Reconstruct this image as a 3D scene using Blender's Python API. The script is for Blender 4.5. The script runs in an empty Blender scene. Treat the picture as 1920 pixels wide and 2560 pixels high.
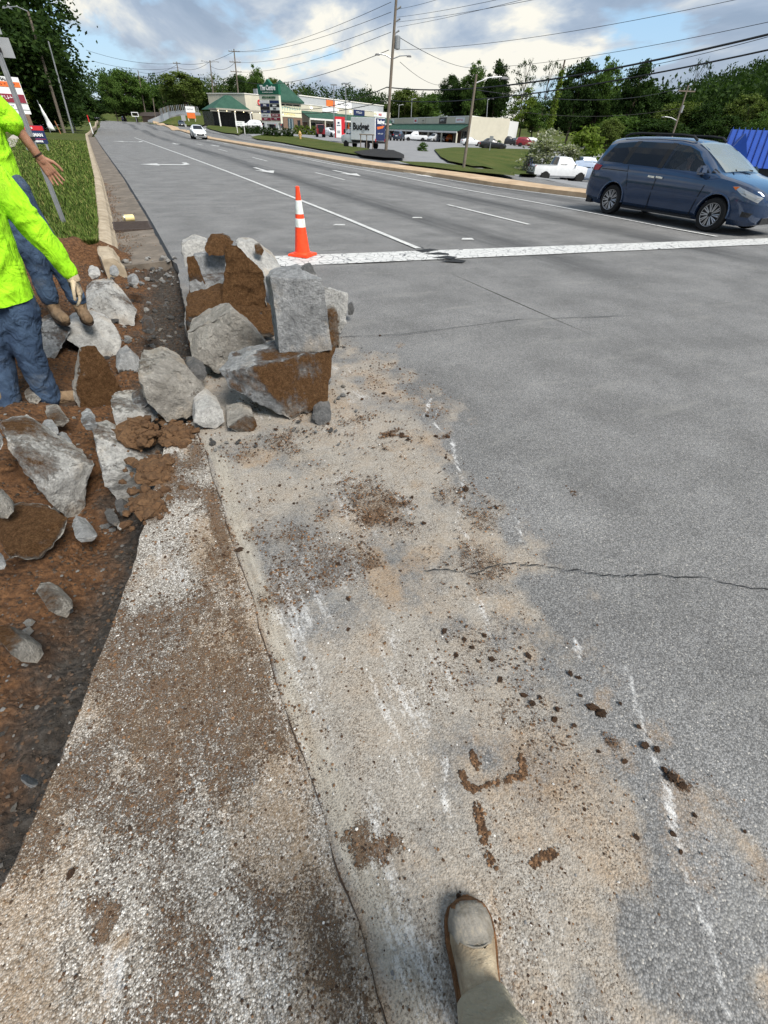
import bpy, bmesh, math, random
import numpy as np
from mathutils import Vector, Matrix, noise
random.seed(7); rng = np.random.default_rng(7)
R = math.radians
sc = bpy.context.scene
col = sc.collection
# ---------------------------------------------------------------- camera
CF, CP, CR, CY, CH = 1069.0, R(41.556), R(2.672), R(27.95), 1.577   # focal (px of 2560), pitch, roll, yaw, height
fw = Vector((math.sin(CY)*math.cos(CP), math.cos(CY)*math.cos(CP), -math.sin(CP)))
rt0 = Vector((math.cos(CY), -math.sin(CY), 0)); up0 = rt0.cross(fw)
crt = rt0*math.cos(CR) + up0*math.sin(CR); cup = -rt0*math.sin(CR) + up0*math.cos(CR)
cam_d = bpy.data.cameras.new('camera'); cam = bpy.data.objects.new('camera', cam_d); col.objects.link(cam)
cam_d.sensor_fit = 'VERTICAL'; cam_d.sensor_height = 24; cam_d.lens = 24*CF/2560
cam_d.clip_start = .02; cam_d.clip_end = 6000
M3 = Matrix((crt, cup, -fw)).transposed()
cam.matrix_world = Matrix.Translation((0, 0, CH)) @ M3.to_4x4()
sc.camera = cam
# ---------------------------------------------------------------- sky, sun, exposure
SUN_EL, SUN_AZ = 52, 165          # degrees; azimuth from +Y towards +X
w = bpy.data.worlds.new('World'); sc.world = w; w.use_nodes = True
nt = w.node_tree; N = nt.nodes; L = nt.links; N.clear()
def nd(t, **k):
    n = N.new(t)
    for a, b in k.items(): setattr(n, a, b)
    return n
out = nd('ShaderNodeOutputWorld'); bg = nd('ShaderNodeBackground'); bg.inputs[1].default_value = .088
sky = nd('ShaderNodeTexSky', sky_type='NISHITA', sun_disc=False, sun_elevation=R(SUN_EL), sun_rotation=R(SUN_AZ))
tc = nd('ShaderNodeTexCoord'); sp = nd('ShaderNodeSeparateXYZ'); L.new(tc.outputs['Generated'], sp.inputs[0])
def wm(op, a, b=None, clamp=False):
    n = nd('ShaderNodeMath', operation=op, use_clamp=clamp)
    for i, v in enumerate((a, b)):
        if v is None: continue
        if isinstance(v, (int, float)): n.inputs[i].default_value = v
        else: L.new(v, n.inputs[i])
    return n.outputs[0]
zz = wm('MAXIMUM', sp.outputs[2], 0.0); den = wm('ADD', zz, .22)
cx = wm('DIVIDE', sp.outputs[0], den); cy = wm('DIVIDE', sp.outputs[1], den)
cb = nd('ShaderNodeCombineXYZ'); L.new(cx, cb.inputs[0]); L.new(cy, cb.inputs[1]); cb.inputs[2].default_value = 3.7
def wnoise(scale, detail, rough, dist=0):
    n = nd('ShaderNodeTexNoise'); L.new(cb.outputs[0], n.inputs['Vector'])
    n.inputs['Scale'].default_value = scale; n.inputs['Detail'].default_value = detail
    n.inputs['Roughness'].default_value = rough; n.inputs['Distortion'].default_value = dist
    return n.outputs['Fac']
def wramp(f, pts):
    r = nd('ShaderNodeValToRGB'); L.new(f, r.inputs[0]); e = r.color_ramp.elements
    while len(e) < len(pts): e.new(.5)
    for q, (p_, c) in zip(e, pts): q.position = p_; q.color = (*c, 1) if len(c) == 3 else c
    return r.outputs[0]
def wmix(f, a, b):
    m = nd('ShaderNodeMix', data_type='RGBA')
    L.new(f, m.inputs[0])
    for i, v in ((6, a), (7, b)):
        if isinstance(v, tuple): m.inputs[i].default_value = (*v, 1)
        else: L.new(v, m.inputs[i])
    return m.outputs[2]
rotv = nd('ShaderNodeMapping'); L.new(cb.outputs[0], rotv.inputs[0]); rotv.inputs['Rotation'].default_value = (0, 0, R(-35)); rotv.inputs['Scale'].default_value = (1, .62, 1)
def wn2(scale, detail, rough, dist, off):
    n = nd('ShaderNodeTexNoise'); mp = nd('ShaderNodeMapping'); L.new(rotv.outputs[0], mp.inputs[0]); mp.inputs['Location'].default_value = off; L.new(mp.outputs[0], n.inputs['Vector'])
    for k_, q_ in (('Scale', scale), ('Detail', detail), ('Roughness', rough), ('Distortion', dist)): n.inputs[k_].default_value = q_
    return n.outputs['Fac']
cover = wramp(wn2(1.25, 8, .54, .25, (1.3, .4, 0)), [(.41, (0, 0, 0)), (.47, (1, 1, 1))])
tone = wramp(wn2(1.5, 9, .56, .35, (4.2, 7.7, 0)), [(.36, (1.3, 2.05, 3.2)), (.44, (2.0, 2.75, 3.9)), (.50, (3.7, 4.2, 4.8)), (.56, (6.6, 6.4, 5.7))])
hz = wramp(zz, [(0, (1, 1, 1)), (.26, (0, 0, 0))])
tone = wmix(wm('MULTIPLY', hz, .42), tone, (5.0, 5.0, 4.7))
clearsky = wmix(wm('MULTIPLY', hz, .3), wmix(wm('ADD', wm('MULTIPLY', zz, 0), .6), sky.outputs[0], (1.9, 3.9, 6.2)), (5.2, 5.7, 5.8))
L.new(wmix(cover, clearsky, tone), bg.inputs[0]); L.new(bg.outputs[0], out.inputs[0])
sl = bpy.data.lights.new('sun', 'SUN'); so = bpy.data.objects.new('sun', sl); col.objects.link(so)
sl.energy = 3.5; sl.angle = R(26); sl.color = (1, .95, .87)
sd = Vector((math.sin(R(SUN_AZ))*math.cos(R(SUN_EL)), math.cos(R(SUN_AZ))*math.cos(R(SUN_EL)), math.sin(R(SUN_EL))))
so.rotation_euler = (-sd).to_track_quat('-Z', 'Y').to_euler()
vs = sc.view_settings; vs.view_transform = 'Standard'; vs.look = 'None'; vs.exposure = .86; vs.gamma = 1; vs.use_curve_mapping = False
# ---------------------------------------------------------------- pixel -> place helpers (pixels of the 1920x2560 photograph)
def ray(px, py): return fw*CF + crt*(px-960) - cup*(py-1280)
def gp(px, py, z=0.0):
    d = ray(px, py); t = (z-CH)/d.z; return Vector((0, 0, CH)) + d*t
def at(px, py, zc): return Vector((0, 0, CH)) + ray(px, py)*(zc/CF)
CTL = [(x, y, 0.) for x in (-12, 1, 8, 14, 19) for y in (-20, 0, 12, 25, 40, 55, 70, 85)] + \
 [(-30, 20, .3), (-30, 60, .6), (-40, 120, 1.5), (-8, 130, .5), (5, 130, .2), (14, 130, .2), (8, 180, .6), (9, 265, 1.15), (9, 330, .3), (-40, 265, 3),
  (22, 49, 0), (41, 43, -1.5), (48, 47, -1.6), (30, 30, -1.0), (65, 93, .18), (60, 80, .05), (88, 133, .12), (75, 132, .1), (38, 107, .5), (33, 73, -.2),
  (31, 134, 1.1), (44, 150, 1.4), (25, 96, .5), (21, 132, 1.3), (20, 167, .7), (25, 215, 2.2), (60, 110, .3), (78, 112, .3), (109, 133, .4), (88, 176, .4),
  (26, 60, .0), (27, 15, -1.0), (46, 27, -1.6), (90, 67, -1), (120, 100, .5), (0, -60, 0), (60, -30, -1.6), (-60, -30, .4), (150, 60, 0), (150, 200, 4), (60, 260, 3), (21, 195, 3.5), (24, 192, 4.2), (29, 188, 4.1), (33, 185, 3.6), (14, 190, .65), (17, 195, .7), (10, 210, .8), (16, 225, .95), (18, 178, .8)]
CT = np.array(CTL)
def zt(x, y):
    w_ = 1/((CT[:, 0]-x)**2 + (CT[:, 1]-y)**2 + 4.)**1.7
    return float((w_*CT[:, 2]).sum()/w_.sum())
def gz(px, py, h=0.0):
    d = ray(px, py).normalized(); o = Vector((0, 0, CH)); t = 1.0; pt = 0
    for _ in range(4000):
        q = o + d*t
        if q.z < zt(q.x, q.y)+h: break
        pt = t; t *= 1.012
        if t > 900: break
    a, b = pt, t
    for _ in range(25):
        m = (a+b)/2; q = o+d*m
        if q.z < zt(q.x, q.y)+h: b = m
        else: a = m
    return o+d*b
# ---------------------------------------------------------------- object helpers
def link(o, parent=None):
    col.objects.link(o)
    if parent is not None: o.parent = parent
    return o
def tag(o, label=None, cat=None, group=None, kind=None):
    if label: o['label'] = label
    if cat: o['category'] = cat
    if group: o['group'] = group
    if kind: o['kind'] = kind
    return o
def empty(name, loc=(0, 0, 0), rz=0.0):
    o = bpy.data.objects.new(name, None); link(o); o.location = loc; o.rotation_euler = (0, 0, rz); o.empty_display_size = .1
    return o
def mesh_obj(name, me, mat=None, parent=None, smooth=False):
    o = bpy.data.objects.new(name, me); link(o, parent)
    if mat is not None:
        for m in (mat if isinstance(mat, (list, tuple)) else [mat]): me.materials.append(m)
    if smooth: me.polygons.foreach_set('use_smooth', [True]*len(me.polygons))
    return o
def pyd(name, v, f, mat=None, parent=None, smooth=False):
    me = bpy.data.meshes.new(name); me.from_pydata([tuple(q) for q in v], [], f); me.update()
    return mesh_obj(name, me, mat, parent, smooth)
class MB:
    """collects boxes, bars, tubes, prisms into one mesh"""
    def __init__(s): s.v = []; s.f = []
    def add(s, v, f):
        b = len(s.v); s.v += [tuple(q) for q in v]; s.f += [tuple(i+b for i in q) for q in f]; return s
    def box(s, c, d, rz=0.0, taper=1.0):
        cx_, cy_, cz_ = c; hx, hy, hz_ = d[0]/2, d[1]/2, d[2]/2; v = []
        ca, sa = math.cos(rz), math.sin(rz)
        for k, t in ((-1, 1), (1, taper)):
            for i, j in ((-1, -1), (1, -1), (1, 1), (-1, 1)):
                x, y = i*hx*t, j*hy*t; v.append((cx_+x*ca-y*sa, cy_+x*sa+y*ca, cz_+k*hz_))
        return s.add(v, [(0, 3, 2, 1), (4, 5, 6, 7), (0, 1, 5, 4), (1, 2, 6, 5), (2, 3, 7, 6), (3, 0, 4, 7)])
    def prism(s, poly, z0, z1):
        n = len(poly); v = [(q[0], q[1], z0) for q in poly] + [(q[0], q[1], z1) for q in poly]
        return s.add(v, [tuple(range(n-1, -1, -1)), tuple(range(n, 2*n))] + [(i, (i+1) % n, (i+1) % n+n, i+n) for i in range(n)])
    def tube(s, pts, rad, n=8, cap=True):
        pts = [Vector(q) for q in pts]; rad = [rad]*len(pts) if isinstance(rad, (int, float)) else rad
        v = []; f = []; t0 = None
        for i, q in enumerate(pts):
            t = (pts[min(i+1, len(pts)-1)]-pts[max(i-1, 0)]).normalized()
            if t0 is None:
                a = Vector((0, 0, 1)) if abs(t.z) < .9 else Vector((1, 0, 0)); u = t.cross(a).normalized()
            else: u = (u - t*u.dot(t)).normalized()
            b = t.cross(u); t0 = t
            for k in range(n):
                an = 2*math.pi*k/n; v.append(q + (u*math.cos(an)+b*math.sin(an))*rad[i])
        for i in range(len(pts)-1):
            for k in range(n): f.append((i*n+k, i*n+(k+1) % n, (i+1)*n+(k+1) % n, (i+1)*n+k))
        if cap: f += [tuple(range(n-1, -1, -1)), tuple(range((len(pts)-1)*n, len(pts)*n))]
        return s.add(v, f)
    def lathe(s, prof, c=(0, 0, 0), n=20, axis='z'):
        v = []; f = []
        for r_, h_ in prof:
            for k in range(n):
                a = 2*math.pi*k/n; x, y, z = r_*math.cos(a), r_*math.sin(a), h_
                if axis == 'y': x, y, z = x, z, y
                elif axis == 'x': x, y, z = z, x, y
                v.append((c[0]+x, c[1]+y, c[2]+z))
        for i in range(len(prof)-1):
            for k in range(n): f.append((i*n+k, i*n+(k+1) % n, (i+1)*n+(k+1) % n, (i+1)*n+k))
        f += [tuple(range(n-1, -1, -1)), tuple(range((len(prof)-1)*n, len(prof)*n))]
        return s.add(v, f)
    def quad(s, a, b, c, d): return s.add([a, b, c, d], [(0, 1, 2, 3)])
    def build(s, name, mat, parent=None, smooth=False, bevel=0):
        me = bpy.data.meshes.new(name); me.from_pydata(s.v, [], s.f); me.update()
        bm = bmesh.new(); bm.from_mesh(me); bmesh.ops.recalc_face_normals(bm, faces=bm.faces)
        if bevel:
            bmesh.ops.bevel(bm, geom=[e for e in bm.edges if len(e.link_faces) == 2 and e.calc_face_angle(0) > .5], offset=bevel, segments=2, affect='EDGES', clamp_overlap=True)
        bm.to_mesh(me); bm.free()
        o = mesh_obj(name, me, mat, parent, smooth)
        if smooth:
            try: me.shade_smooth(); me.set_sharp_from_angle(angle=R(35))
            except Exception: pass
        return o
TMP = bpy.data.scenes.new('workbench')
def baked(o, extra=()):
    """mesh of o with its modifiers applied, evaluated in a scene of its own (fast)"""
    for q in (o, *extra): TMP.collection.objects.link(q)
    vl = TMP.view_layers[0]; vl.update(); me = bpy.data.meshes.new_from_object(o.evaluated_get(vl.depsgraph))
    for q in (o, *extra): TMP.collection.objects.unlink(q)
    return me
def kids(o): return [c for c in bpy.data.objects if c.parent == o]
def copy_tree(o, parent=None):
    c = o.copy(); link(c)
    c.parent = parent
    for ch in list(o.children): copy_tree(ch, c)
    return c
# ---------------------------------------------------------------- material helpers
class NM:
    def __init__(s, name):
        s.m = bpy.data.materials.new(name); s.m.use_nodes = True; s.t = s.m.node_tree; s.n = s.t.nodes; s.l = s.t.links
        s.b = s.n['Principled BSDF']; s.b.inputs['Specular IOR Level'].default_value = .3
        s.tc = s.n.new('ShaderNodeTexCoord')
    def vec(s, kind='Object', scale=(1, 1, 1), loc=(0, 0, 0), rot=(0, 0, 0)):
        mp = s.n.new('ShaderNodeMapping'); s.l.new(s.tc.outputs[kind], mp.inputs[0])
        mp.inputs['Scale'].default_value = scale; mp.inputs['Location'].default_value = loc; mp.inputs['Rotation'].default_value = rot
        return mp.outputs[0]
    def noise(s, scale, detail=5, rough=.6, v=None, dist=0.0):
        n = s.n.new('ShaderNodeTexNoise'); s.l.new(v if v is not None else s.vec(), n.inputs['Vector'])
        for k, q in (('Scale', scale), ('Detail', detail), ('Roughness', rough), ('Distortion', dist)): n.inputs[k].default_value = q
        return n.outputs['Fac']
    def vor(s, scale, out='Distance', feature='F1', v=None, rnd=1.0):
        n = s.n.new('ShaderNodeTexVoronoi'); n.feature = feature; s.l.new(v if v is not None else s.vec(), n.inputs['Vector'])
        n.inputs['Scale'].default_value = scale; n.inputs['Randomness'].default_value = rnd
        return n.outputs[out]
    def ramp(s, f, pts):
        r = s.n.new('ShaderNodeValToRGB'); s.l.new(f, r.inputs[0]); e = r.color_ramp.elements
        while len(e) < len(pts): e.new(.5)
        for q, (p_, c) in zip(e, pts):
            q.position = p_
            if isinstance(c, (int, float)): c = (c, c, c)
            q.color = (*c, 1)
        return r.outputs[0]
    def mix(s, f, a, b, mode='MIX'):
        m = s.n.new('ShaderNodeMix'); m.data_type = 'RGBA'; m.blend_type = mode
        for i, v in ((0, f), (6, a), (7, b)):
            if isinstance(v, (int, float)): m.inputs[i].default_value = v if i == 0 else (v, v, v, 1)
            elif isinstance(v, tuple): m.inputs[i].default_value = (*v, 1)
            else: s.l.new(v, m.inputs[i])
        return m.outputs[2]
    def math(s, op, a, b=0.0, clamp=False):
        n = s.n.new('ShaderNodeMath'); n.operation = op; n.use_clamp = clamp
        for i, v in enumerate((a, b)):
            if isinstance(v, (int, float)): n.inputs[i].default_value = v
            else: s.l.new(v, n.inputs[i])
        return n.outputs[0]
    def attr(s, name, ch='Color'):
        n = s.n.new('ShaderNodeAttribute'); n.attribute_name = name
        if ch in 'RGB' and len(ch) == 1:
            q = s.n.new('ShaderNodeSeparateColor'); s.l.new(n.outputs['Color'], q.inputs[0]); return q.outputs['RGB'.index(ch)]
        return n.outputs[ch]
    def geo(s, o_): n = s.n.new('ShaderNodeNewGeometry'); return n.outputs[o_]
    def objrand(s): n = s.n.new('ShaderNodeObjectInfo'); return n.outputs['Random']
    def bump(s, h, dist=.01, strength=1.0):
        b = s.n.new('ShaderNodeBump'); s.l.new(h, b.inputs['Height']); b.inputs['Distance'].default_value = dist; b.inputs['Strength'].default_value = strength
        s.l.new(b.outputs[0], s.b.inputs['Normal']); return s
    def set(s, colr=None, rough=None, metal=None, **kw):
        for k, v in (('Base Color', colr), ('Roughness', rough), ('Metallic', metal)) + tuple((a.replace('_', ' '), b) for a, b in kw.items()):
            if v is None: continue
            i = s.b.inputs[k]
            if isinstance(v, tuple): i.default_value = (*v, 1) if len(v) == 3 else v
            elif isinstance(v, (int, float)): i.default_value = v
            else: s.l.new(v, i)
        return s
MC = {}
def flat(name, c, rough=.6, metal=0.0, var=.12, scale=6.0, **kw):
    """painted / plain surface with a little unevenness"""
    if name in MC: return MC[name]
    m = NM(name); f = m.noise(scale, 6, .65)
    a = tuple(x*(1-var) for x in c); b = tuple(min(1, x*(1+var)) for x in c)
    m.set(m.ramp(f, [(.3, a), (.7, b)]), m.ramp(m.noise(scale*2.3, 4), [(.3, max(.02, rough-.08)), (.7, min(1, rough+.08))]), metal, **kw)
    MC[name] = m.m; return m.m
def emis(name, c, s_):
    if name in MC: return MC[name]
    m = NM(name); m.set(c, .5); m.b.inputs['Emission Color'].default_value = (*c, 1); m.b.inputs['Emission Strength'].default_value = s_
    MC[name] = m.m; return m.m
# ================================================================ near ground: masks painted from stains seen on the place
def vnoise(x, y, s, seed=0):
    x = np.asarray(x)*s+seed*17.3; y = np.asarray(y)*s+seed*7.7
    xi = np.floor(x).astype(np.int64); yi = np.floor(y).astype(np.int64); fx = x-xi; fy = y-yi
    fx = fx*fx*(3-2*fx); fy = fy*fy*(3-2*fy)
    def h(i, j):
        n = (i*374761393 + j*668265263 + seed*1442695) & 0xffffffff
        n = ((n ^ (n >> 13))*1274126177) & 0xffffffff
        return ((n ^ (n >> 16)) & 0xffff)/65535.
    return (h(xi, yi)*(1-fx)+h(xi+1, yi)*fx)*(1-fy)+(h(xi, yi+1)*(1-fx)+h(xi+1, yi+1)*fx)*fy
def fbm(x, y, s, o=4, seed=0):
    r = 0; a = .5
    for i in range(o): r = r + a*vnoise(x, y, s*2**i, seed+i); a *= .5
    return r/(1-.5**o)
def sstep(a, b, x): t = np.clip((x-a)/(b-a), 0, 1); return t*t*(3-2*t)
def interp(y, pts):
    a = np.array(pts, float); return np.interp(y, a[:, 0], a[:, 1])
SEAM = [(-2, .03), (2.9, .03), (3.4, .10), (4.1, .17), (4.84, .22), (6, .32), (7.83, .47), (8.2, .42), (12, .40), (21, .27), (47, -.35), (82, -1.1), (130, -.3), (265, 1.0), (330, 1.5)]
def seam(y): return interp(y, SEAM)
CUT = [(-2, -1.65), (.62, -.81), (.9, -.69), (1.64, -.45), (2.67, -.2), (3.0, -.12)]
def cut(y): return interp(y, CUT) + 0.010*(vnoise(np.asarray(y), 0*np.asarray(y), 9, 3)-.5) + .012*(vnoise(np.asarray(y), 0*np.asarray(y), 31, 5)-.5)
BOUND = [(-2, .95), (-.31, .93), (.04, 1.14), (.54, 1.16), (1.4, 1.48), (2.54, 1.9), (3.42, 1.85), (4.63, 1.7), (6, 1.0), (7, .6)]
BL = []  # stains: (px, py, half width m, half length m, rotation deg, channel, strength)
def stain(px, py, a, b, rot, ch, s): q = gp(px, py); BL.append((q.x, q.y, a, b, R(rot), ch, s))
for q in [(930, 1290, .12, .10, 20, 'm', 1), (1000, 1260, .10, .07, -10, 'm', .9), (925, 1400, .09, .06, 0, 'm', .8), (1000, 1310, .12, .12, 0, 'm', .55),
          (960, 1440, .10, .28, -8, 't', 1), (1040, 1400, .22, .07, 10, 't', .8), (940, 1600, .06, .14, -8, 't', .7), (640, 1145, .20, .12, 0, 't', .9), (560, 1130, .1, .06, 0, 't', .6),
          (1045, 1205, .05, .07, 0, 't', .7), (935, 2130, .06, .045, 10, 'm', 1), (900, 2090, .05, .02, 20, 'm', .9), (975, 2090, .03, .05, 0, 'm', .9),
          (1180, 1650, .3, .16, 15, 'm', .5), (1300, 1690, .16, .1, 15, 'm', .45), (1240, 1910, .075, .035, 12, 'w', .5), (1340, 2000, .14, .12, 0, 't', .7), (1380, 1960, .022, .08, -35, 't', 1),
          (1500, 1740, .08, .05, 0, 't', .8), (1540, 1900, .14, .1, 0, 't', .6), (1700, 2010, .10, .11, 0, 't', .7), (1720, 2150, .10, .12, 0, 't', .6), (1500, 1850, .03, .02, 0, 'm', 1),
          (1525, 1865, .03, .03, 0, 'm', 1), (1680, 1950, .035, .045, 20, 'm', 1), (930, 2360, .05, .16, -5, 't', .9), (960, 2500, .05, .12, -3, 't', .9), (1240, 2290, .012, .10, -25, 't', 1),
          (390, 1720, .05, .05, 20, 'm', 1), (480, 1650, .14, .25, 0, 'm', .6), (420, 1550, .16, .2, 0, 'm', .45), (500, 1480, .1, .12, 0, 'm', .5), (270, 2260, .035, .09, 20, 'm', 1), (240, 2330, .04, .05, 20, 'm', 1),
          (180, 2180, .02, .02, 0, 'm', 1), (100, 2300, .12, .10, 20, 't', .8), (310, 2380, .02, .03, 0, 't', 1), (440, 1900, .12, .25, 5, 't', .5), (480, 2000, .08, .12, 0, 'm', .35),
          (560, 1500, .05, .18, 0, 'm', .6), (590, 1620, .04, .2, 0, 'm', .6), (640, 1800, .03, .12, 0, 'm', .5), (180, 2030, .03, .02, 0, 'w', .5), (400, 1190, .15, .2, 0, 'm', 1), (430, 1150, .1, .1, 0, 'm', .9),
          (470, 1230, .1, .15, 0, 'm', .8), (500, 1270, .05, .05, 0, 'm', .8), (380, 1290, .06, .12, 0, 'm', .9), (700, 1100, .5, .12, 0, 'm', .45), (900, 1050, .25, .06, 10, 'm', .6), (980, 1085, .12, .03, 5, 'm', 1), (1110, 1092, .07, .03, 0, 'm', 1),
          (860, 1090, .1, .03, 0, 'm', .6), (1000, 970, .35, .3, 0, 'm', .25), (940, 920, .2, .5, 0, 'm', .2), (1420, 1230, .05, .03, 30, 'm', .6), (1390, 1340, .06, .04, 0, 'm', .3),
          (640, 2230, .012, .35, -6, 'h', .5), (760, 1700, .10, .35, -4, 'h', .5), (720, 1500, .10, .3, -4, 'h', .7), (1000, 1600, .04, .5, -5, 'h', .4), (880, 1330, .3, .25, 0, 'h', .4), (1010, 2300, .05, .4, -4, 'h', .7), (1100, 2000, .03, .4, -6, 'h', .5),
          (1320, 2320, .15, .15, 0, 'h', .45), (1080, 1520, .25, .1, 0, 'h', .3), (560, 1250, .04, .2, 0, 'h', .5), (300, 2450, .03, .1, 20, 'h', .8), (200, 2280, .02, .15, 20, 'h', .7), (860, 1200, .2, .1, 0, 'h', .5),
          (850, 1420, .15, .2, -5, 'h', .5), (1150, 1180, .1, .2, -20, 'h', .35)]: stain(*q)
LINE = [gp(*q) for q in [(1100, 1010), (1085, 1060), (1130, 1100), (1160, 1210), (1145, 1300), (1200, 1400)]], [gp(*q) for q in [(1200, 1500), (1230, 1590)]], [gp(*q) for q in [(1560, 1650), (1590, 1740), (1612, 1830), (1660, 1960), (1700, 2120), (1735, 2250), (1790, 2420), (1830, 2560)]], [gp(*q) for q in [(1440, 1590), (1448, 1640)]], [gp(*q) for q in [(1290, 1290), (1305, 1350)]], [gp(*q) for q in [(1075, 1000), (1060, 1045)]], [gp(*q) for q in [(1120, 1900), (1105, 2030)]]
def dseg(x, y, a, b):
    dx, dy = b.x-a.x, b.y-a.y; t = np.clip(((x-a.x)*dx+(y-a.y)*dy)/(dx*dx+dy*dy+1e-9), 0, 1)
    return np.hypot(x-a.x-t*dx, y-a.y-t*dy)
def masks(x, y):
    """dust, tan, mud, chalk (0..1) at ground positions"""
    wob = (fbm(x, y, 2.2, 5, 11)-.5)+.45*(fbm(x, y, 9, 4, 13)-.5)
    d = interp(y, BOUND)-x + wob*1.35
    dust = sstep(-.12, .45, d)*(.45+.55*sstep(.3, .6, fbm(x, y, 2.2, 4, 5)))
    far = sstep(5.5, 7.2, y); dust = dust*(1-far)
    slab = sstep(-.05, .05, .03-x)*sstep(3.2, 2.8, y); dust = dust*(1-.72*slab)
    tan = .25*sstep(0, .4, d)*sstep(5.5, 4, y)+.5*sstep(.46, .66, fbm(x*1.7, y*.8, 2.6, 5, 21))*sstep(-.05, .3, d) + .24*slab*sstep(.35, .65, fbm(x, y, 3.5, 4, 23))
    mud = .66*sstep(.47, .68, fbm(x, y, 3.4, 5, 31))*sstep(.05, .4, d)*(1-far)*(1-slab)*(.3+.7*sstep(.0, .5, y)) + slab*(.40+.40*sstep(.40, .66, fbm(x*1.3, y*.8, 3.4, 5, 37)))
    ch = .6*sstep(.55, .75, fbm(x*3.0, y*.7, 3.0, 4, 41))*sstep(.1, .5, d)*(1-far)
    wx, wy = x+.10*(fbm(x, y, 9, 3, 51)-.5), y+.10*(fbm(x, y, 9, 3, 57)-.5)
    for (bx, by, a, b, r_, c, s_) in BL:
        cs, sn = math.cos(-r_), math.sin(-r_); u = ((wx-bx)*cs-(wy-by)*sn)/a; v = ((wx-bx)*sn+(wy-by)*cs)/b
        g = sstep(1.25, .45, np.sqrt(u*u+v*v))*s_
        if c == 'm': mud = np.maximum(mud, g)
        elif c == 't': tan = np.maximum(tan, g)
        elif c == 'h': ch = np.maximum(ch, g)
        else: mud = mud*(1-g); dust = dust*(1-g*.6)
    for pl in LINE:
        for a, b in zip(pl[:-1], pl[1:]):
            ch = np.maximum(ch, sstep(.022, .006, dseg(wx*.3+x*.7, wy*.3+y*.7, a, b))*(.55+.7*vnoise(x, y, 14, 61)))
    # soil crumbs swept along the concrete seam
    mud = np.maximum(mud, .95*sstep(.06+.08*vnoise(x, y, 1.7, 73), .01, np.abs(x+.012))*sstep(2.95, 2.6, y)*sstep(.15, .6, vnoise(x, y, 3.1, 71)))
    return [np.clip(q, 0, 1) for q in (dust, tan, mud, ch)]
def add_masks(me):
    n = len(me.vertices); co = np.empty(n*3); me.vertices.foreach_get('co', co); co = co.reshape(-1, 3)
    dust, tan, mud, ch = masks(co[:, 0], co[:, 1]); x_, y_ = co[:, 0], co[:, 1]; wv_ = .05*(vnoise(x_*0, y_, 3, 77)-.5)
    smo = sstep(.005, .03, x_+wv_-.02)*sstep(.17, .08, x_+wv_*2)*sstep(3.0, 2.4, y_)
    for nm, cols in (('ma', (dust, tan, mud)), ('mb', (ch, smo, 0*ch))):
        a = me.color_attributes.new(nm, 'FLOAT_COLOR', 'POINT'); arr = np.ones((n, 4)); arr[:, 0], arr[:, 1], arr[:, 2] = cols
        a.data.foreach_set('color', arr.ravel())
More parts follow.
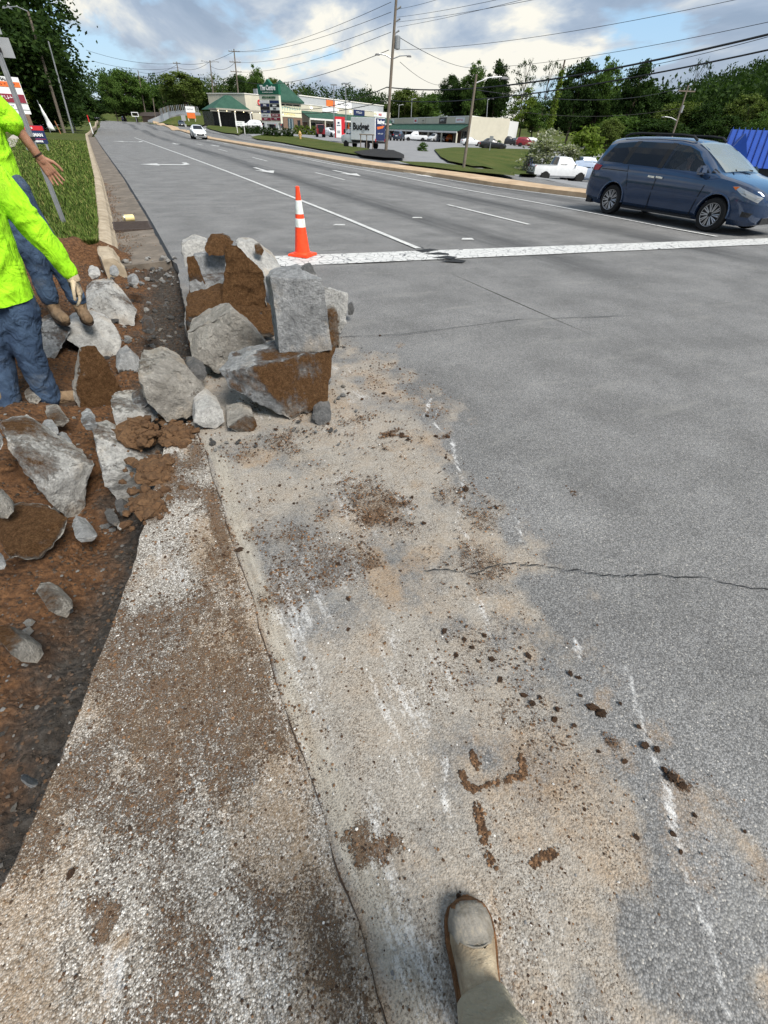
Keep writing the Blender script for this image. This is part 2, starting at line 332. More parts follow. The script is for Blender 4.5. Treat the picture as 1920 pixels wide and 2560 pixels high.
def soiled(m, base, rough_base, height):
    """shared layers of dust, tan clay, mud and chalk over a paving colour"""
    v = m.vec(); fine = m.noise(95, 4, .7, v); med = m.noise(24, 5, .7, v); gr = m.noise(320, 2, .6, v)
    def thr(a, lo=.25, wd=.35, mixn=fine, k=.55):
        return m.math('DIVIDE', m.math('SUBTRACT', m.math('ADD', a, m.math('MULTIPLY', m.math('SUBTRACT', mixn, .5), k*2)), lo), wd, True)
    dust, tan, mud, ch = m.attr('ma', 'R'), m.attr('ma', 'G'), m.attr('ma', 'B'), m.attr('mb', 'R')
    patch = m.noise(4.5, 6, .7, v); streak = m.noise(1.0, 5, .7, m.vec(scale=(34, 5, 1), rot=(0, 0, .12)))
    dcol = m.mix(m.ramp(patch, [(.46, 0.0), (.70, 1.0)]), m.ramp(fine, [(.25, (.17, .148, .122)), (.5, (.285, .256, .218)), (.75, (.43, .40, .355))]), m.ramp(fine, [(.25, (.19, .145, .10)), (.5, (.30, .245, .185)), (.75, (.42, .36, .295))]))
    c = m.mix(m.math('MULTIPLY', thr(dust, .30, .60, m.math('ADD', m.math('MULTIPLY', m.noise(9, 6, .75, v), .55), m.math('MULTIPLY', m.noise(60, 4, .75, v), .45)), 1.0), .76), base, dcol)
    c = m.mix(m.math('MULTIPLY', thr(tan, .46, .6, m.math('ADD', m.math('MULTIPLY', m.noise(12, 6, .75, v), .5), m.math('MULTIPLY', m.noise(70, 5, .75, v), .5)), 1.2), .60), c, m.ramp(fine, [(.25, (.165, .105, .056)), (.5, (.27, .185, .11)), (.75, (.38, .285, .19))]))
    smo = m.attr('mb', 'G'); c = m.mix(m.math('MULTIPLY', thr(smo, .35, .7, streak, .55), .72), c, m.ramp(streak, [(.3, (.22, .19, .145)), (.55, (.34, .31, .26)), (.75, (.45, .425, .375))]))
    hc = m.math('MULTIPLY', thr(m.math('MULTIPLY', ch, m.ramp(streak, [(.36, .25), (.62, 1.0)])), .34, .5, fine, .6), .72)
    c = m.mix(hc, c, (.56, .56, .555))
    # fine brown soil specks all over the dusty part
    spk = m.noise(150, 5, .72, v); spd = m.math('MULTIPLY', m.ramp(spk, [(.55, 0.0), (.61, 1.0)]), m.math('MULTIPLY', m.ramp(m.noise(7, 5, .7, v), [(.40, .12), (.62, 1.0)]), m.math('ADD', m.math('MULTIPLY', dust, .8), m.math('MULTIPLY', mud, 1.1), True)))
    gn = m.math('ADD', m.math('MULTIPLY', m.ramp(m.noise(170, 4, .7, v), [(.34, 0.0), (.66, 1.0)]), .62), m.math('MULTIPLY', m.ramp(m.noise(34, 6, .75, v), [(.34, 0.0), (.66, 1.0)]), .38))
    mm = m.math('DIVIDE', m.math('SUBTRACT', m.math('ADD', m.math('MULTIPLY', mud, 1.05), m.math('SUBTRACT', gn, .5)), .72), .16, True); mm = m.math('MAXIMUM', mm, spd)
    c = m.mix(m.math('MULTIPLY', mm, .88), c, m.ramp(gr, [(.25, (.050, .028, .014)), (.55, (.115, .066, .034)), (.8, (.19, .115, .062))]))
    m.set(c, rough_base)
    h = m.math('ADD', height, m.math('MULTIPLY', mm, m.math('ADD', .8, m.math('MULTIPLY', gr, 1.2))))
    return h
# asphalt ---------------------------------------------------------------
def asphalt_base(m, dark=1.0):
    v = m.vec(); cell = m.vor(185, 'Color', v=v); dist = m.vor(185, 'Distance', v=v); big = m.noise(1.3, 6, .6, v)
    sepc = m.n.new('ShaderNodeSeparateColor'); m.l.new(cell, sepc.inputs[0])
    st = m.ramp(sepc.outputs[0], [(0, (.040*dark, .040*dark, .040*dark)), (.45, (.067*dark, .066*dark, .065*dark)), (.80, (.10*dark, .10*dark, .10*dark)), (.94, (.18, .176, .17)), (1, (.36, .345, .32))])
    gap = m.ramp(dist, [(.35, 1.0), (.75, .6)])
    c = m.mix(1.0, st, gap, 'MULTIPLY')
    c = m.mix(1.0, c, m.ramp(big, [(.3, .76), (.7, 1.22)]), 'MULTIPLY')
    c = m.mix(m.math('MULTIPLY', m.ramp(m.noise(3.1, 7, .72, v), [(.60, 0.0), (.74, 1.0)]), .45), c, (.05, .05, .05))
    c = m.mix(m.math('MULTIPLY', m.ramp(m.noise(1.0, 6, .7, m.vec(scale=(.8, 3.5, 1), rot=(0, 0, .5))), [(.56, 0.0), (.70, 1.0)]), .35), c, (.24, .235, .22))
    # long tyre-polished and oil-darkened bands run with the lanes
    sx = m.n.new('ShaderNodeSeparateXYZ'); m.l.new(m.tc.outputs['Object'], sx.inputs[0])
    lane = m.math('ADD', m.math('MULTIPLY', m.math('SINE', m.math('MULTIPLY', m.math('ADD', sx.outputs[0], -5.75), 2*math.pi/3.85)), .5), .5)
    st_n = m.noise(1.0, 5, .65, m.vec(scale=(2.2, .10, 1)))
    band = m.math('MULTIPLY', m.ramp(lane, [(.62, 0.0), (.97, 1.0)]), m.ramp(st_n, [(.32, 0.15), (.62, 1.0)]))
    onroad = m.math('MULTIPLY', m.ramp(m.math('MULTIPLY', sx.outputs[0], .1), [(.42, 0.0), (.55, 1.0)]), m.ramp(m.math('MULTIPLY', sx.outputs[1], .1), [(.40, 0.0), (.60, 1.0)]))
    c = m.mix(m.math('MULTIPLY', m.math('MULTIPLY', band, onroad), .82), c, (.034, .034, .035))
    hgt = m.math('SUBTRACT', 1.0, dist)
    return c, hgt
m = NM('asphalt'); c0, h0 = asphalt_base(m, 2.25)
h1 = soiled(m, c0, .82, h0); m.bump(h1, .0035, .8); M_ASPH = m.m
m = NM('lot_asphalt'); f = m.noise(.9, 7, .7); m.set(m.ramp(f, [(.3, (.15, .152, .158)), (.7, (.215, .215, .218))]), .85).bump(m.noise(60, 3), .004, .6); M_LOT = m.m
m = NM('worn_concrete_slab'); v = m.vec(); cell = m.vor(215, 'Color', v=v); dd = m.vor(215, 'Distance', v=v)
sp_ = m.n.new('ShaderNodeSeparateColor'); m.l.new(cell, sp_.inputs[0])
st = m.ramp(sp_.outputs[0], [(0, (.10, .085, .07)), (.25, (.23, .205, .175)), (.55, (.36, .33, .29)), (.85, (.49, .46, .42)), (1, (.72, .70, .66))])
c = m.mix(1.0, st, m.ramp(dd, [(.3, 1.0), (.8, .5)]), 'MULTIPLY'); c = m.mix(1.0, c, m.ramp(m.noise(3.5, 6, .65, v), [(.3, .75), (.7, 1.2)]), 'MULTIPLY')
h1 = soiled(m, c, .88, m.math('SUBTRACT', 1.0, dd)); m.bump(h1, .0035, .9); M_SLAB = m.m
# soil ------------------------------------------------------------------
m = NM('red_clay_soil'); v = m.vec(); n1 = m.noise(3.2, 8, .68, v); n2 = m.noise(26, 6, .7, v); gmask = m.attr('ma', 'R')
brown = m.ramp(n2, [(.25, (.040, .020, .010)), (.5, (.125, .060, .026)), (.75, (.25, .125, .055))])
grey = m.ramp(n2, [(.25, (.018, .015, .012)), (.5, (.050, .043, .037)), (.78, (.11, .10, .09))])
gm = m.math('DIVIDE', m.math('SUBTRACT', m.math('ADD', gmask, m.math('MULTIPLY', m.math('SUBTRACT', n1, .5), 1.2)), .3), .35, True)
m.set(m.mix(gm, brown, grey), .95); cl = m.vor(34, 'Distance', v=m.vec()); m.bump(m.math('SUBTRACT', m.math('ADD', n2, m.math('MULTIPLY', m.noise(110, 4, .7, v), .5)), m.math('MULTIPLY', cl, .9)), .04, 1.0); M_SOIL = m.m
m = NM('soil_crumb'); m.set(m.ramp(m.geo('Random Per Island'), [(0, (.030, .017, .010)), (.5, (.072, .040, .021)), (.85, (.125, .070, .036)), (1, (.21, .12, .065))]), .95).bump(m.noise(160, 4), .004, .8); M_CRUMB = m.m
m = NM('stone_chip'); m.set(m.ramp(m.geo('Random Per Island'), [(0, (.10, .10, .105)), (.45, (.28, .275, .265)), (1, (.60, .58, .55))]), .85).bump(m.noise(200, 3), .003, .6); M_CHIP = m.m
m = NM('grass_ground'); m.b.inputs['Specular IOR Level'].default_value = .05; v = m.vec(); n1 = m.noise(.35, 7, .7, v); n2 = m.noise(30, 4, .7, v)
m.set(m.mix(m.ramp(n1, [(.35, 0.0), (.65, 1.0)]), m.ramp(n2, [(.25, (.022, .036, .009)), (.75, (.062, .092, .022))]), m.ramp(n2, [(.25, (.045, .052, .014)), (.75, (.115, .12, .04))])), .9).bump(n2, .05, 1.0); M_GRASS = m.m
m = NM('grass_blade'); m.b.inputs['Specular IOR Level'].default_value = .1; m.set(m.ramp(m.geo('Random Per Island'), [(0, (.026, .048, .008)), (.55, (.072, .118, .02)), (.86, (.125, .16, .036)), (1, (.24, .21, .08))]), .7); M_BLADE = m.m
m = NM('kerb_concrete'); v = m.vec(); n1 = m.noise(5, 7, .7, v); m.set(m.ramp(n1, [(.25, (.15, .115, .075)), (.5, (.30, .245, .175)), (.75, (.43, .365, .275))]), .9).bump(m.noise(90, 4, .7, v), .004, .8); M_KERB = m.m
m = NM('gutter_concrete'); v = m.vec(); n1 = m.noise(2.1, 7, .72, v); m.set(m.ramp(n1, [(.25, (.05, .042, .034)), (.5, (.12, .10, .08)), (.75, (.21, .175, .14))]), .9).bump(m.noise(110, 4, .7, v), .004, .8); M_GUT = m.m
m = NM('median_concrete'); v = m.vec(); n1 = m.noise(1.4, 7, .7, v); m.set(m.ramp(n1, [(.25, (.24, .165, .10)), (.5, (.36, .26, .165)), (.75, (.47, .37, .26))]), .9).bump(m.noise(40, 4, .7, v), .006, .8); M_MED = m.m
def paint(name, crack, thr0=.035):
    m = NM(name); v = m.vec(); e = m.vor(crack, 'Distance', 'DISTANCE_TO_EDGE', v); wear = m.noise(2.6, 7, .75, v)
    k = m.math('MULTIPLY', m.ramp(e, [(thr0*.5, 0.0), (thr0*1.3, 1.0)]), m.ramp(wear, [(.30, 0.0), (.40, 1.0)]))
    c = m.mix(k, (.085, .086, .09), m.ramp(m.noise(18, 5, .7, v), [(.3, (.36, .36, .35)), (.7, (.56, .56, .545))]))
    m.set(c, .6).bump(k, .002, .6); return m.m
M_STOP = paint('cracked_white_paint', 7.0, .03); M_LINE = paint('worn_white_paint', 5.0, .012)
M_TAR = flat('tar', (.012, .012, .012), .7)
# ---------------------------------------------------------------- road (near part fine enough to carry the stains)
def lay(me, nm=None): add_masks(me)
V = []; F = []
ys = np.concatenate([np.arange(-1.6, 8.2, .028)]); nx = 150
xs_t = np.linspace(0, 1, nx)**1.25
for y in ys:
    s0 = float(seam(y)) + .012*(float(vnoise(np.array(y), np.array(0.), 12, 2))-.5)
    if y > 3: s0 += .05*(float(vnoise(np.array(y), np.array(0.), 4, 8))-.5)
    for t in xs_t:
        x = s0 + (4.2-s0)*t; V.append((x, y, 0.006*math.sin(x*3+y)*min(1, max(0, (x-s0)*4))))
ny = len(ys)
for j in range(ny-1):
    for i in range(nx-1): F.append((j*nx+i, j*nx+i+1, (j+1)*nx+i+1, (j+1)*nx+i))
# broken edge wall of the asphalt towards the trench
b0 = len(V)
for j in range(ny): V.append((V[j*nx][0]-.01, ys[j], -.11)); 
for j in range(ny): V.append((V[j*nx][0]+.05, ys[j], -.5))
for j in range(ny-1): F += [(b0+j, j*nx, (j+1)*nx, b0+j+1), (b0+ny+j, b0+j, b0+j+1, b0+ny+j+1)]
MEDN = [(-40, 17), (8, 16.6), (15, 15.8), (19, 15), (23, 14.5), (27, 13.9), (34, 13.4), (57, 13.0), (81, 12.8), (130, 13.5), (265, 17), (330, 18)]
FARK = [(-40, 24), (15, 22.5), (25, 20.6), (30, 19.3), (40, 18.4), (50, 18.3), (75, 20), (100, 22.5), (140, 26), (265, 32), (330, 34)]
def strip(y0, y1, n, xa, xb, m_=6, z=0.0, pw=1.0):
    global V, F
    b = len(V); yy = y0+(y1-y0)*(np.linspace(0, 1, n)**pw)
    for y in yy:
        a, c_ = float(xa(y)), float(xb(y))
        for k in range(m_): x = a+(c_-a)*k/(m_-1); V.append((x, y, zt(x, y)+z if y > 8.0 else z))
    for j in range(n-1):
        for i in range(m_-1): F.append((b+j*m_+i, b+j*m_+i+1, b+(j+1)*m_+i+1, b+(j+1)*m_+i))
strip(-40, 8.172, 30, lambda y: 4.2, lambda y: 40, 10)
strip(-40, -1.6, 6, lambda y: seam(y), lambda y: 4.2, 4)
strip(8.172, 330, 90, seam, lambda y: interp(y, FARK), 12, 0, 1.6)
road = pyd('road', V, F, M_ASPH); add_masks(road.data); tag(road, kind='structure')
# markings, each a sheet 4 mm above the asphalt
def sheet(name, pts, mat, parent, h=.004, sub=0):
    """polygon given in world xy laid on the terrain"""
    bm = bmesh.new(); vs_ = [bm.verts.new((q[0], q[1], 0)) for q in pts]; bm.faces.new(vs_)
    if sub:
        bmesh.ops.triangulate(bm, faces=bm.faces)
        for _ in range(sub): bmesh.ops.subdivide_edges(bm, edges=bm.edges, cuts=1, use_grid_fill=True)
    for q in bm.verts: q.co.z = zt(q.co.x, q.co.y)*(1 if q.co.y > 8.2 else sstep(20, 30, q.co.x)) + h
    bmesh.ops.recalc_face_normals(bm, faces=bm.faces)
    if bm.faces and sum(f_.normal.z for f_ in bm.faces) < 0: bmesh.ops.reverse_faces(bm, faces=bm.faces)
    me = bpy.data.meshes.new(name); bm.to_mesh(me); bm.free(); return mesh_obj(name, me, mat, parent)
def line(name, xf, y0, y1, wd, n=14, h=.012, mat=None):
    v = []; f = []
    for k in range(n):
        y = y0+(y1-y0)*k/(n-1); x = float(xf(y))
        for s_ in (-1, 1): xx = x+s_*wd/2; v.append((xx, y, (zt(xx, y) if y > 8 else 0)+h))
    for k in range(n-1): f.append((2*k, 2*k+1, 2*k+3, 2*k+2))
    return pyd(name, v, f, mat or M_LINE, road)
L1 = [(7.5, 4.62), (12, 4.68), (20, 4.66), (32, 4.5), (78, 3.4), (95, 3.2)]
line('lane_line', lambda y: interp(y, L1), 7.85, 78, .12, 40)
for y0 in (9.7, 21.5, 34, 46, 58): line('lane_line', lambda y: 8.82-.006*(y-10), y0, y0+3.7, .12, 5)
line('lane_line', lambda y: 12.40-.004*(y-10), 7.2, 40, .13, 24)
for y0 in (52, 64, 76): line('lane_line', lambda y: 12.2, y0, y0+3, .12, 4)
sa, sb, sc_, sd_ = gp(660, 643), gp(1920, 597), gp(1920, 612), gp(700, 668)
n = 26; v = []; f = []
for k in range(n):
    t = k/(n-1)*1.35; p1 = sa.lerp(sb, t); p2 = sd_.lerp(sc_, t)
    for q in (p1, p2): v.append((q.x+.012*(random.random()-.5), q.y+.012*(random.random()-.5), .0125))
for k in range(n-1): f.append((2*k, 2*k+1, 2*k+3, 2*k+2))
pyd('stop_line', v, f, M_STOP, road)
def arrow(x, y, s=1.0, turn=0):
    pts = [(-.09, 1.6), (.09, 1.6), (.09, -.2), (.42, -.1), (0, -1.5), (-.42, -.1), (-.09, -.2)]
    if turn: pts = [(-1.2, -.1), (-.35, .75), (-.35, .25), (.7, .25), (.93, .6), (.93, 1.8), (1.18, 1.8), (1.18, .4), (.8, -.3), (-.35, -.3), (-.35, -.9)]
    sheet('lane_arrow', [(x+a*s*(turn or 1), y+b*s) for a, b in pts], M_LINE, road, .013)
arrow(2.4, 29.4, 1.0, 1); arrow(6.5, 26.3, 1.15); arrow(10.3, 25.0, 1.15); arrow(12.9+1.2, 24.5, 1.0)
arrow(2.0, 62, 1.2, 1); arrow(6.2, 60, 1.2); arrow(9.7, 58, 1.2)
for q in ((1040, 545), (845, 563), (1165, 598)):   # stray flecks of old paint
    g = gp(*q); sheet('paint_fleck', [(g.x-.15, g.y-.05), (g.x+.12, g.y-.12), (g.x+.18, g.y+.05), (g.x-.02, g.y+.1)], M_LINE, road, .012)
# crack across the asphalt and a patch of broken stop line
def crack(pts, wd):
    v = []; f = []; P = []
    for a, b in zip(pts[:-1], pts[1:]):
        for k in range(14): P.append(a.lerp(b, k/14))
    for i, q in enumerate(P):
        j = .014*(noise.noise((q.x*9, q.y*9, 0)))+.01*(random.random()-.5); w_ = wd*(.35+random.random())
        v += [(q.x+j, q.y+j-w_, .0095), (q.x+j, q.y+j+w_, .0095)]
    for i in range(len(P)-1): f.append((2*i, 2*i+2, 2*i+3, 2*i+1))
    return pyd('pavement_crack', v, f, M_TAR, road)
crack([gp(1060, 1430), gp(1180, 1432), gp(1290, 1408), gp(1400, 1425), gp(1560, 1445), gp(1700, 1440), gp(1920, 1478), gp(2100, 1500)], .0035)
crack([gp(1050, 615), gp(1090, 650), gp(1150, 655), gp(1240, 690)], .02)
crack([gp(830, 845), gp(1000, 838), gp(1300, 800), gp(1600, 790)], .004)
for i in range(4):
    g = gp(1070+i*22, 628+i*9); sheet('paint_gap', [(g.x+random.uniform(-.25, .25), g.y-.14), (g.x+.22, g.y-.03), (g.x+.1, g.y+.12), (g.x-.25, g.y+.05)], M_TAR, road, .0165)
# ---------------------------------------------------------------- remaining concrete slab beside the cut
V = []; F = []; ys = np.arange(-1.6, 2.98, .026); nx = 56; ny = len(ys)
for y in ys:
    a = float(cut(y)); b = .036 + .02*(float(vnoise(np.array(y), np.array(0.), 7, 4))-.5)
    for i in range(nx):
        t = i/(nx-1); x = a+(b-a)*t; V.append((x, y, .012*math.exp(-((t-1)*(b-a))**2/.004)*0 + .004 + .005*noise.noise((x*14, y*14, 0)) - (.018 if i == 0 else 0)))
for j in range(ny-1):
    for i in range(nx-1): F.append((j*nx+i, j*nx+i+1, (j+1)*nx+i+1, (j+1)*nx+i))
nl = 12; b0 = len(V)
for l in range(1, nl):
    for j, y in enumerate(ys):
        V.append((V[j*nx][0]-.012+.03*noise.noise((y*11, l*.9, 4))+.03*l/nl, y, -.018-.05*l))
rows = [[j*nx for j in range(ny)]] + [[b0+(l-1)*ny+j for j in range(ny)] for l in range(1, nl)]
for l in range(nl-1):
    for j in range(ny-1): F.append((rows[l][j], rows[l][j+1], rows[l+1][j+1], rows[l+1][j]))
# end wall at y max
ei = (ny-1)*nx; b1 = len(V)
for i in range(nx): V.append((V[ei+i][0], ys[-1]-.02+.02*noise.noise((i*.4, 3, 1)), -.34))
for i in range(nx-1): F.append((ei+i, ei+i+1, b1+i+1, b1+i))
M_SEAMD = flat('seam_soil', (.035, .022, .014), .95, 0, .4, 30)
yj = np.arange(-1.5, 2.9, .02); sv = []; sf = []
for k, y in enumerate(yj):
    b_ = .036+.02*(float(vnoise(np.array(y), np.array(0.), 7, 4))-.5)+.003*noise.noise((y*30, 0, 0)); w_ = .0004+.0038*max(0, .25+noise.noise((y*7, 2, 0)))
    sv += [(b_-w_, y, .0105), (b_+w_, y, .0100)]
for k in range(len(yj)-1): sf.append((2*k, 2*k+1, 2*k+3, 2*k+2))
slab = pyd('gutter_slab', V, F, M_SLAB); add_masks(slab.data); tag(slab, kind='structure'); pyd('seam_joint', sv, sf, M_SEAMD, slab)
# ---------------------------------------------------------------- excavation: rough soil bed
def soil_z(x, y):
    e = float(cut(y)) if y < 2.98 else float(seam(y)); d = e-x       # distance left of the paved edge
    base = -.33 if y < 3 else -.28
    z = base + .10*fbm(x, y, 1.1, 4, 81) + .09*(fbm(x, y, 4.5, 4, 83)-.5) + .05*(fbm(x, y, 15, 3, 85)-.5)
    z = z + sstep(.55, 1.5, d)*(.16+.12*fbm(x, y, 2.0, 3, 87)) + sstep(1.6, 3.2, d)*.26
    z = z + sstep(.35, .0, np.abs(y-3.15))*.16*sstep(-.1, .25, d)*sstep(1.2, .6, d)
    z = np.where(d < 0, np.minimum(z, -.2), z)
    return z
V = []; F = []
xs = np.concatenate([np.arange(-5.5, -2.2, .12), np.arange(-2.2, .62, .024)]); ys = np.concatenate([np.arange(-1.6, .3, .06), np.arange(.3, 8.9, .03)])
X, Y = np.meshgrid(xs, ys); E_ = np.where(Y < 2.98, cut(Y), seam(Y)); 
def soil_zv(X, Y):
    e = np.where(Y < 2.98, cut(Y), seam(Y)); d = e-X
    z = np.where(Y < 3, -.33-.13*sstep(2.9, 2.2, Y)*sstep(.75, .3, d), -.28-.06*sstep(.6, .2, d)) + .10*fbm(X, Y, 1.1, 4, 81) + .11*(fbm(X, Y, 4.5, 4, 83)-.5) + .07*(fbm(X, Y, 13, 3, 85)-.5)
    z = z + sstep(.55, 1.5, d)*(.12+.16*fbm(X, Y, 2.0, 3, 87)) + sstep(1.6, 3.2, d)*.24
    z = z + sstep(.35, .0, np.abs(Y-3.2))*.10*sstep(-.1, .25, d)*sstep(1.2, .6, d)
    z = z + sstep(8.3, 8.75, Y)*sstep(.0, -.6, X)*.28
    z = z + sstep(7.0, 8.1, Y)*sstep(-.7, -.2, X)*.14
    return np.where(d < .02, np.minimum(z, -.22), z)
Z = soil_zv(X, Y); nxs = len(xs)
def soil_at(x, y): return float(soil_zv(np.array([[x]]), np.array([[y]]))[0, 0])
V = np.stack([X.ravel(), Y.ravel(), Z.ravel()], 1).tolist()
for j in range(len(ys)-1):
    for i in range(nxs-1): F.append((j*nxs+i, j*nxs+i+1, (j+1)*nxs+i+1, (j+1)*nxs+i))
soil = pyd('excavated_soil', V, F, M_SOIL, smooth=True); tag(soil, kind='structure')
g = np.zeros((len(V), 4)); g[:, 3] = 1
d = (E_-X).ravel(); g[:, 0] = np.clip(1.25-d/.62 + .5*(fbm(X, Y, 2, 3, 91).ravel()-.5), 0, 1)*np.where(Y.ravel() > 2.9, 1, .85)
a = soil.data.color_attributes.new('ma', 'FLOAT_COLOR', 'POINT'); a.data.foreach_set('color', g.ravel())
# ---------------------------------------------------------------- grass verge, kerb, gutter beyond the trench
def kerbx(y): return seam(y)-.78
V = []; F = []
yy = np.concatenate([np.arange(8.72, 20, .25), np.arange(20, 84, 1.6)]); tt = np.linspace(0, 1, 26)**2
for y in yy:
    for t in tt:
        x = float(kerbx(y))-.16-t*45; h = .12+.02*float(vnoise(np.array(x), np.array(y), 1.2, 5)) + (.03*noise.noise((x*3, 0, 9)) if y < 8.8 else 0)
        V.append((x, y+(.12*noise.noise((x*2.5, 1, 3)) if y < 8.8 else 0), zt(x, y)*min(1, max(0, (y-8.7)/6))+h-.0))
n = len(tt)
for j in range(len(yy)-1):
    for i in range(n-1): F.append((j*n+i, (j+1)*n+i, (j+1)*n+i+1, j*n+i+1))
b = len(V); V += [(V[i][0], V[i][1]+.06, -.4) for i in range(n)]; 
for i in range(n-1): F.append((i, i+1, b+i+1, b+i))
verge = pyd('grass_verge', V, F, [M_GRASS, M_SOIL], smooth=True); tag(verge, kind='structure')
for q in verge.data.polygons[-(n-1):]: q.material_index = 1
def sweep(name, prof, y0, y1, n, xf, mat, parent=None, pw=1.0, cap=True, jit=0.0):
    """profile (dx, dz) swept along the road line xf(y)"""
    v = []; f = []; k = len(prof)
    for j in range(n):
        y = y0+(y1-y0)*(j/(n-1))**pw; x0 = float(xf(y))
        for dx, dz in prof: v.append((x0+dx+jit*noise.noise((dx*9, y*5, dz*9)), y+jit*noise.noise((dx*7, dz*9, 2)), (zt(x0, y) if y > 8.6 else 0)+dz+jit*noise.noise((dz*5, y*6, dx*8))))
    for j in range(n-1):
        for i in range(k-1): f.append((j*k+i, j*k+i+1, (j+1)*k+i+1, (j+1)*k+i))
    if cap: f += [tuple(range(k)), tuple(range((n-1)*k, n*k))[::-1]]
    me = bpy.data.meshes.new(name); me.from_pydata(v, [], f); me.update()
    bm = bmesh.new(); bm.from_mesh(me); bmesh.ops.recalc_face_normals(bm, faces=bm.faces); bm.to_mesh(me); bm.free()
    return mesh_obj(name, me, mat, parent)
KP = [(-.18, -.38), (-.18, .125), (-.15, .14), (-.03, .135), (.02, .10), (.045, .04), (.075, .004), (.09, -.38)]
kerb = empty('kerb', (0, 0, 0)); tag(kerb, kind='structure')
yk = [7.75, 9.55, 11.0, 11.75, 14.2, 17, 20, 24, 29, 35, 42, 50, 60, 70, 80, 95, 120, 160, 220]
for i in range(len(yk)-1):
    s_ = sweep('kerb_stone', KP, yk[i]+.012, yk[i+1]-.012, 14, kerbx, M_KERB, kerb, 1, True, .012)
gut = empty('gutter', (0, 0, 0)); tag(gut, kind='structure')
yg = [8.05, 10.2, 12.9, 14.3, 16.2, 19.5, 24, 30, 38, 48, 60, 75]
for i in range(len(yg)-1):
    sweep('gutter_panel', [(.065, -.2), (.065, -.028), (.40, -.012), (.745, .006), (.745, -.2)], yg[i]+.012, yg[i+1]-.012, 10, kerbx, M_GUT, gut, 1, True, .006)
sweep('tar_joint', [(.735, -.05), (.735, .0045), (.80, .0075), (.80, -.05)], 8.1, 75, 60, kerbx, M_TAR, gut, 1.5, False, .008)
# drain grate set in the gutter
gr = empty('drain_grate', (.02, 11.35, .0)); tag(gr, 'rusty slotted drain grate set in the gutter by the kerb', 'grate')
M_RUST = flat('rusty_iron', (.06, .045, .038), .8, .3, .3, 30)
mb = MB(); [mb.box((s_*.33, 0, 0), (.04, .95, .045)) for s_ in (-1, 1)]; [mb.box((0, s_*.46, 0), (.66, .04, .043)) for s_ in (-1, 1)]; mb.build('grate_frame', M_RUST, gr)
for k in range(13): MB().box((0, -.42+k*.07, .002), (.64, .026, .04)).build('grate_bar', M_RUST, gr)
MB().box((0, 0, -.016), (.62, .9, .006)).build('pit', flat('pit_dark', (.008, .008, .008), .9), gr)
# big ground beyond everything
V = []; F = []; rr = [0, 10, 20, 32, 46, 62, 80, 100, 125, 155, 190, 240, 320, 450, 700, 1200, 2500]; na = 96
for r_ in rr:
    for k in range(na):
        a = 2*math.pi*k/na; x, y = 10+r_*math.sin(a), 60+r_*math.cos(a)
        z = zt(x, y) if r_ < 400 else 1.0
        V.append((x, y, z-.06-(.6 if (-14 < x < 45 and -60 < y < 340) or (-20 < x < 120 and -40 < y < 180) else 0)))
for j in range(len(rr)-1):
    for k in range(na): F.append((j*na+k, j*na+(k+1) % na, (j+1)*na+(k+1) % na, (j+1)*na+k))
ground = pyd('ground', V, F, M_GRASS, smooth=True); tag(ground, kind='structure')
# ================================================================ broken concrete, soil, cone
def concrete_mat(name, c_lo, c_mid, c_hi, tint=(.34, .27, .19)):
    m = NM(name); v = m.vec(); n1 = m.noise(5.5, 7, .7, v); n2 = m.noise(38, 5, .7, v); n3 = m.noise(130, 3, .7, v)
    c = m.ramp(m.math('ADD', m.math('MULTIPLY', n1, .55), m.math('MULTIPLY', n2, .45)), [(.32, c_lo), (.5, c_mid), (.68, c_hi)])
    c = m.mix(m.ramp(m.noise(2.3, 6, .7, v), [(.52, 0.0), (.68, .6)]), c, tint)
    ag = m.vor(55, 'Distance', v=v); c = m.mix(m.ramp(ag, [(.12, .55), (.28, 0.0)]), c, (.16, .155, .15))
    s_ = m.attr('soil', 'R'); k = m.math('DIVIDE', m.math('SUBTRACT', m.math('ADD', s_, m.math('MULTIPLY', m.math('SUBTRACT', m.noise(24, 7, .8, v), .5), 1.5)), .36), .42, True)
    sc2 = m.ramp(m.math('ADD', m.math('MULTIPLY', n3, .5), m.math('MULTIPLY', n2, .5)), [(.3, (.042, .022, .010)), (.5, (.15, .078, .034)), (.68, (.29, .165, .08))])
    cv = m.noise(85, 6, .8, v, 1.2); c = m.mix(k, c, sc2); m.set(c, .93); m.b.inputs['Specular IOR Level'].default_value = .12
    h = m.math('ADD', m.math('ADD', m.math('MULTIPLY', n2, .9), m.math('MULTIPLY', n3, .5)), m.math('MULTIPLY', k, m.math('ADD', .2, m.math('MULTIPLY', cv, 2.4))))
    m.bump(h, .028, 1.0); return m.m
M_CON = [concrete_mat('broken_concrete_pale', (.17, .165, .155), (.37, .365, .35), (.58, .57, .545)),
         concrete_mat('broken_concrete_grey', (.10, .103, .106), (.245, .25, .253), (.45, .455, .455)),
         concrete_mat('broken_concrete_weathered', (.13, .12, .105), (.255, .24, .215), (.41, .39, .355)),
         concrete_mat('broken_concrete_dark', (.05, .05, .05), (.105, .105, .105), (.19, .185, .18))]
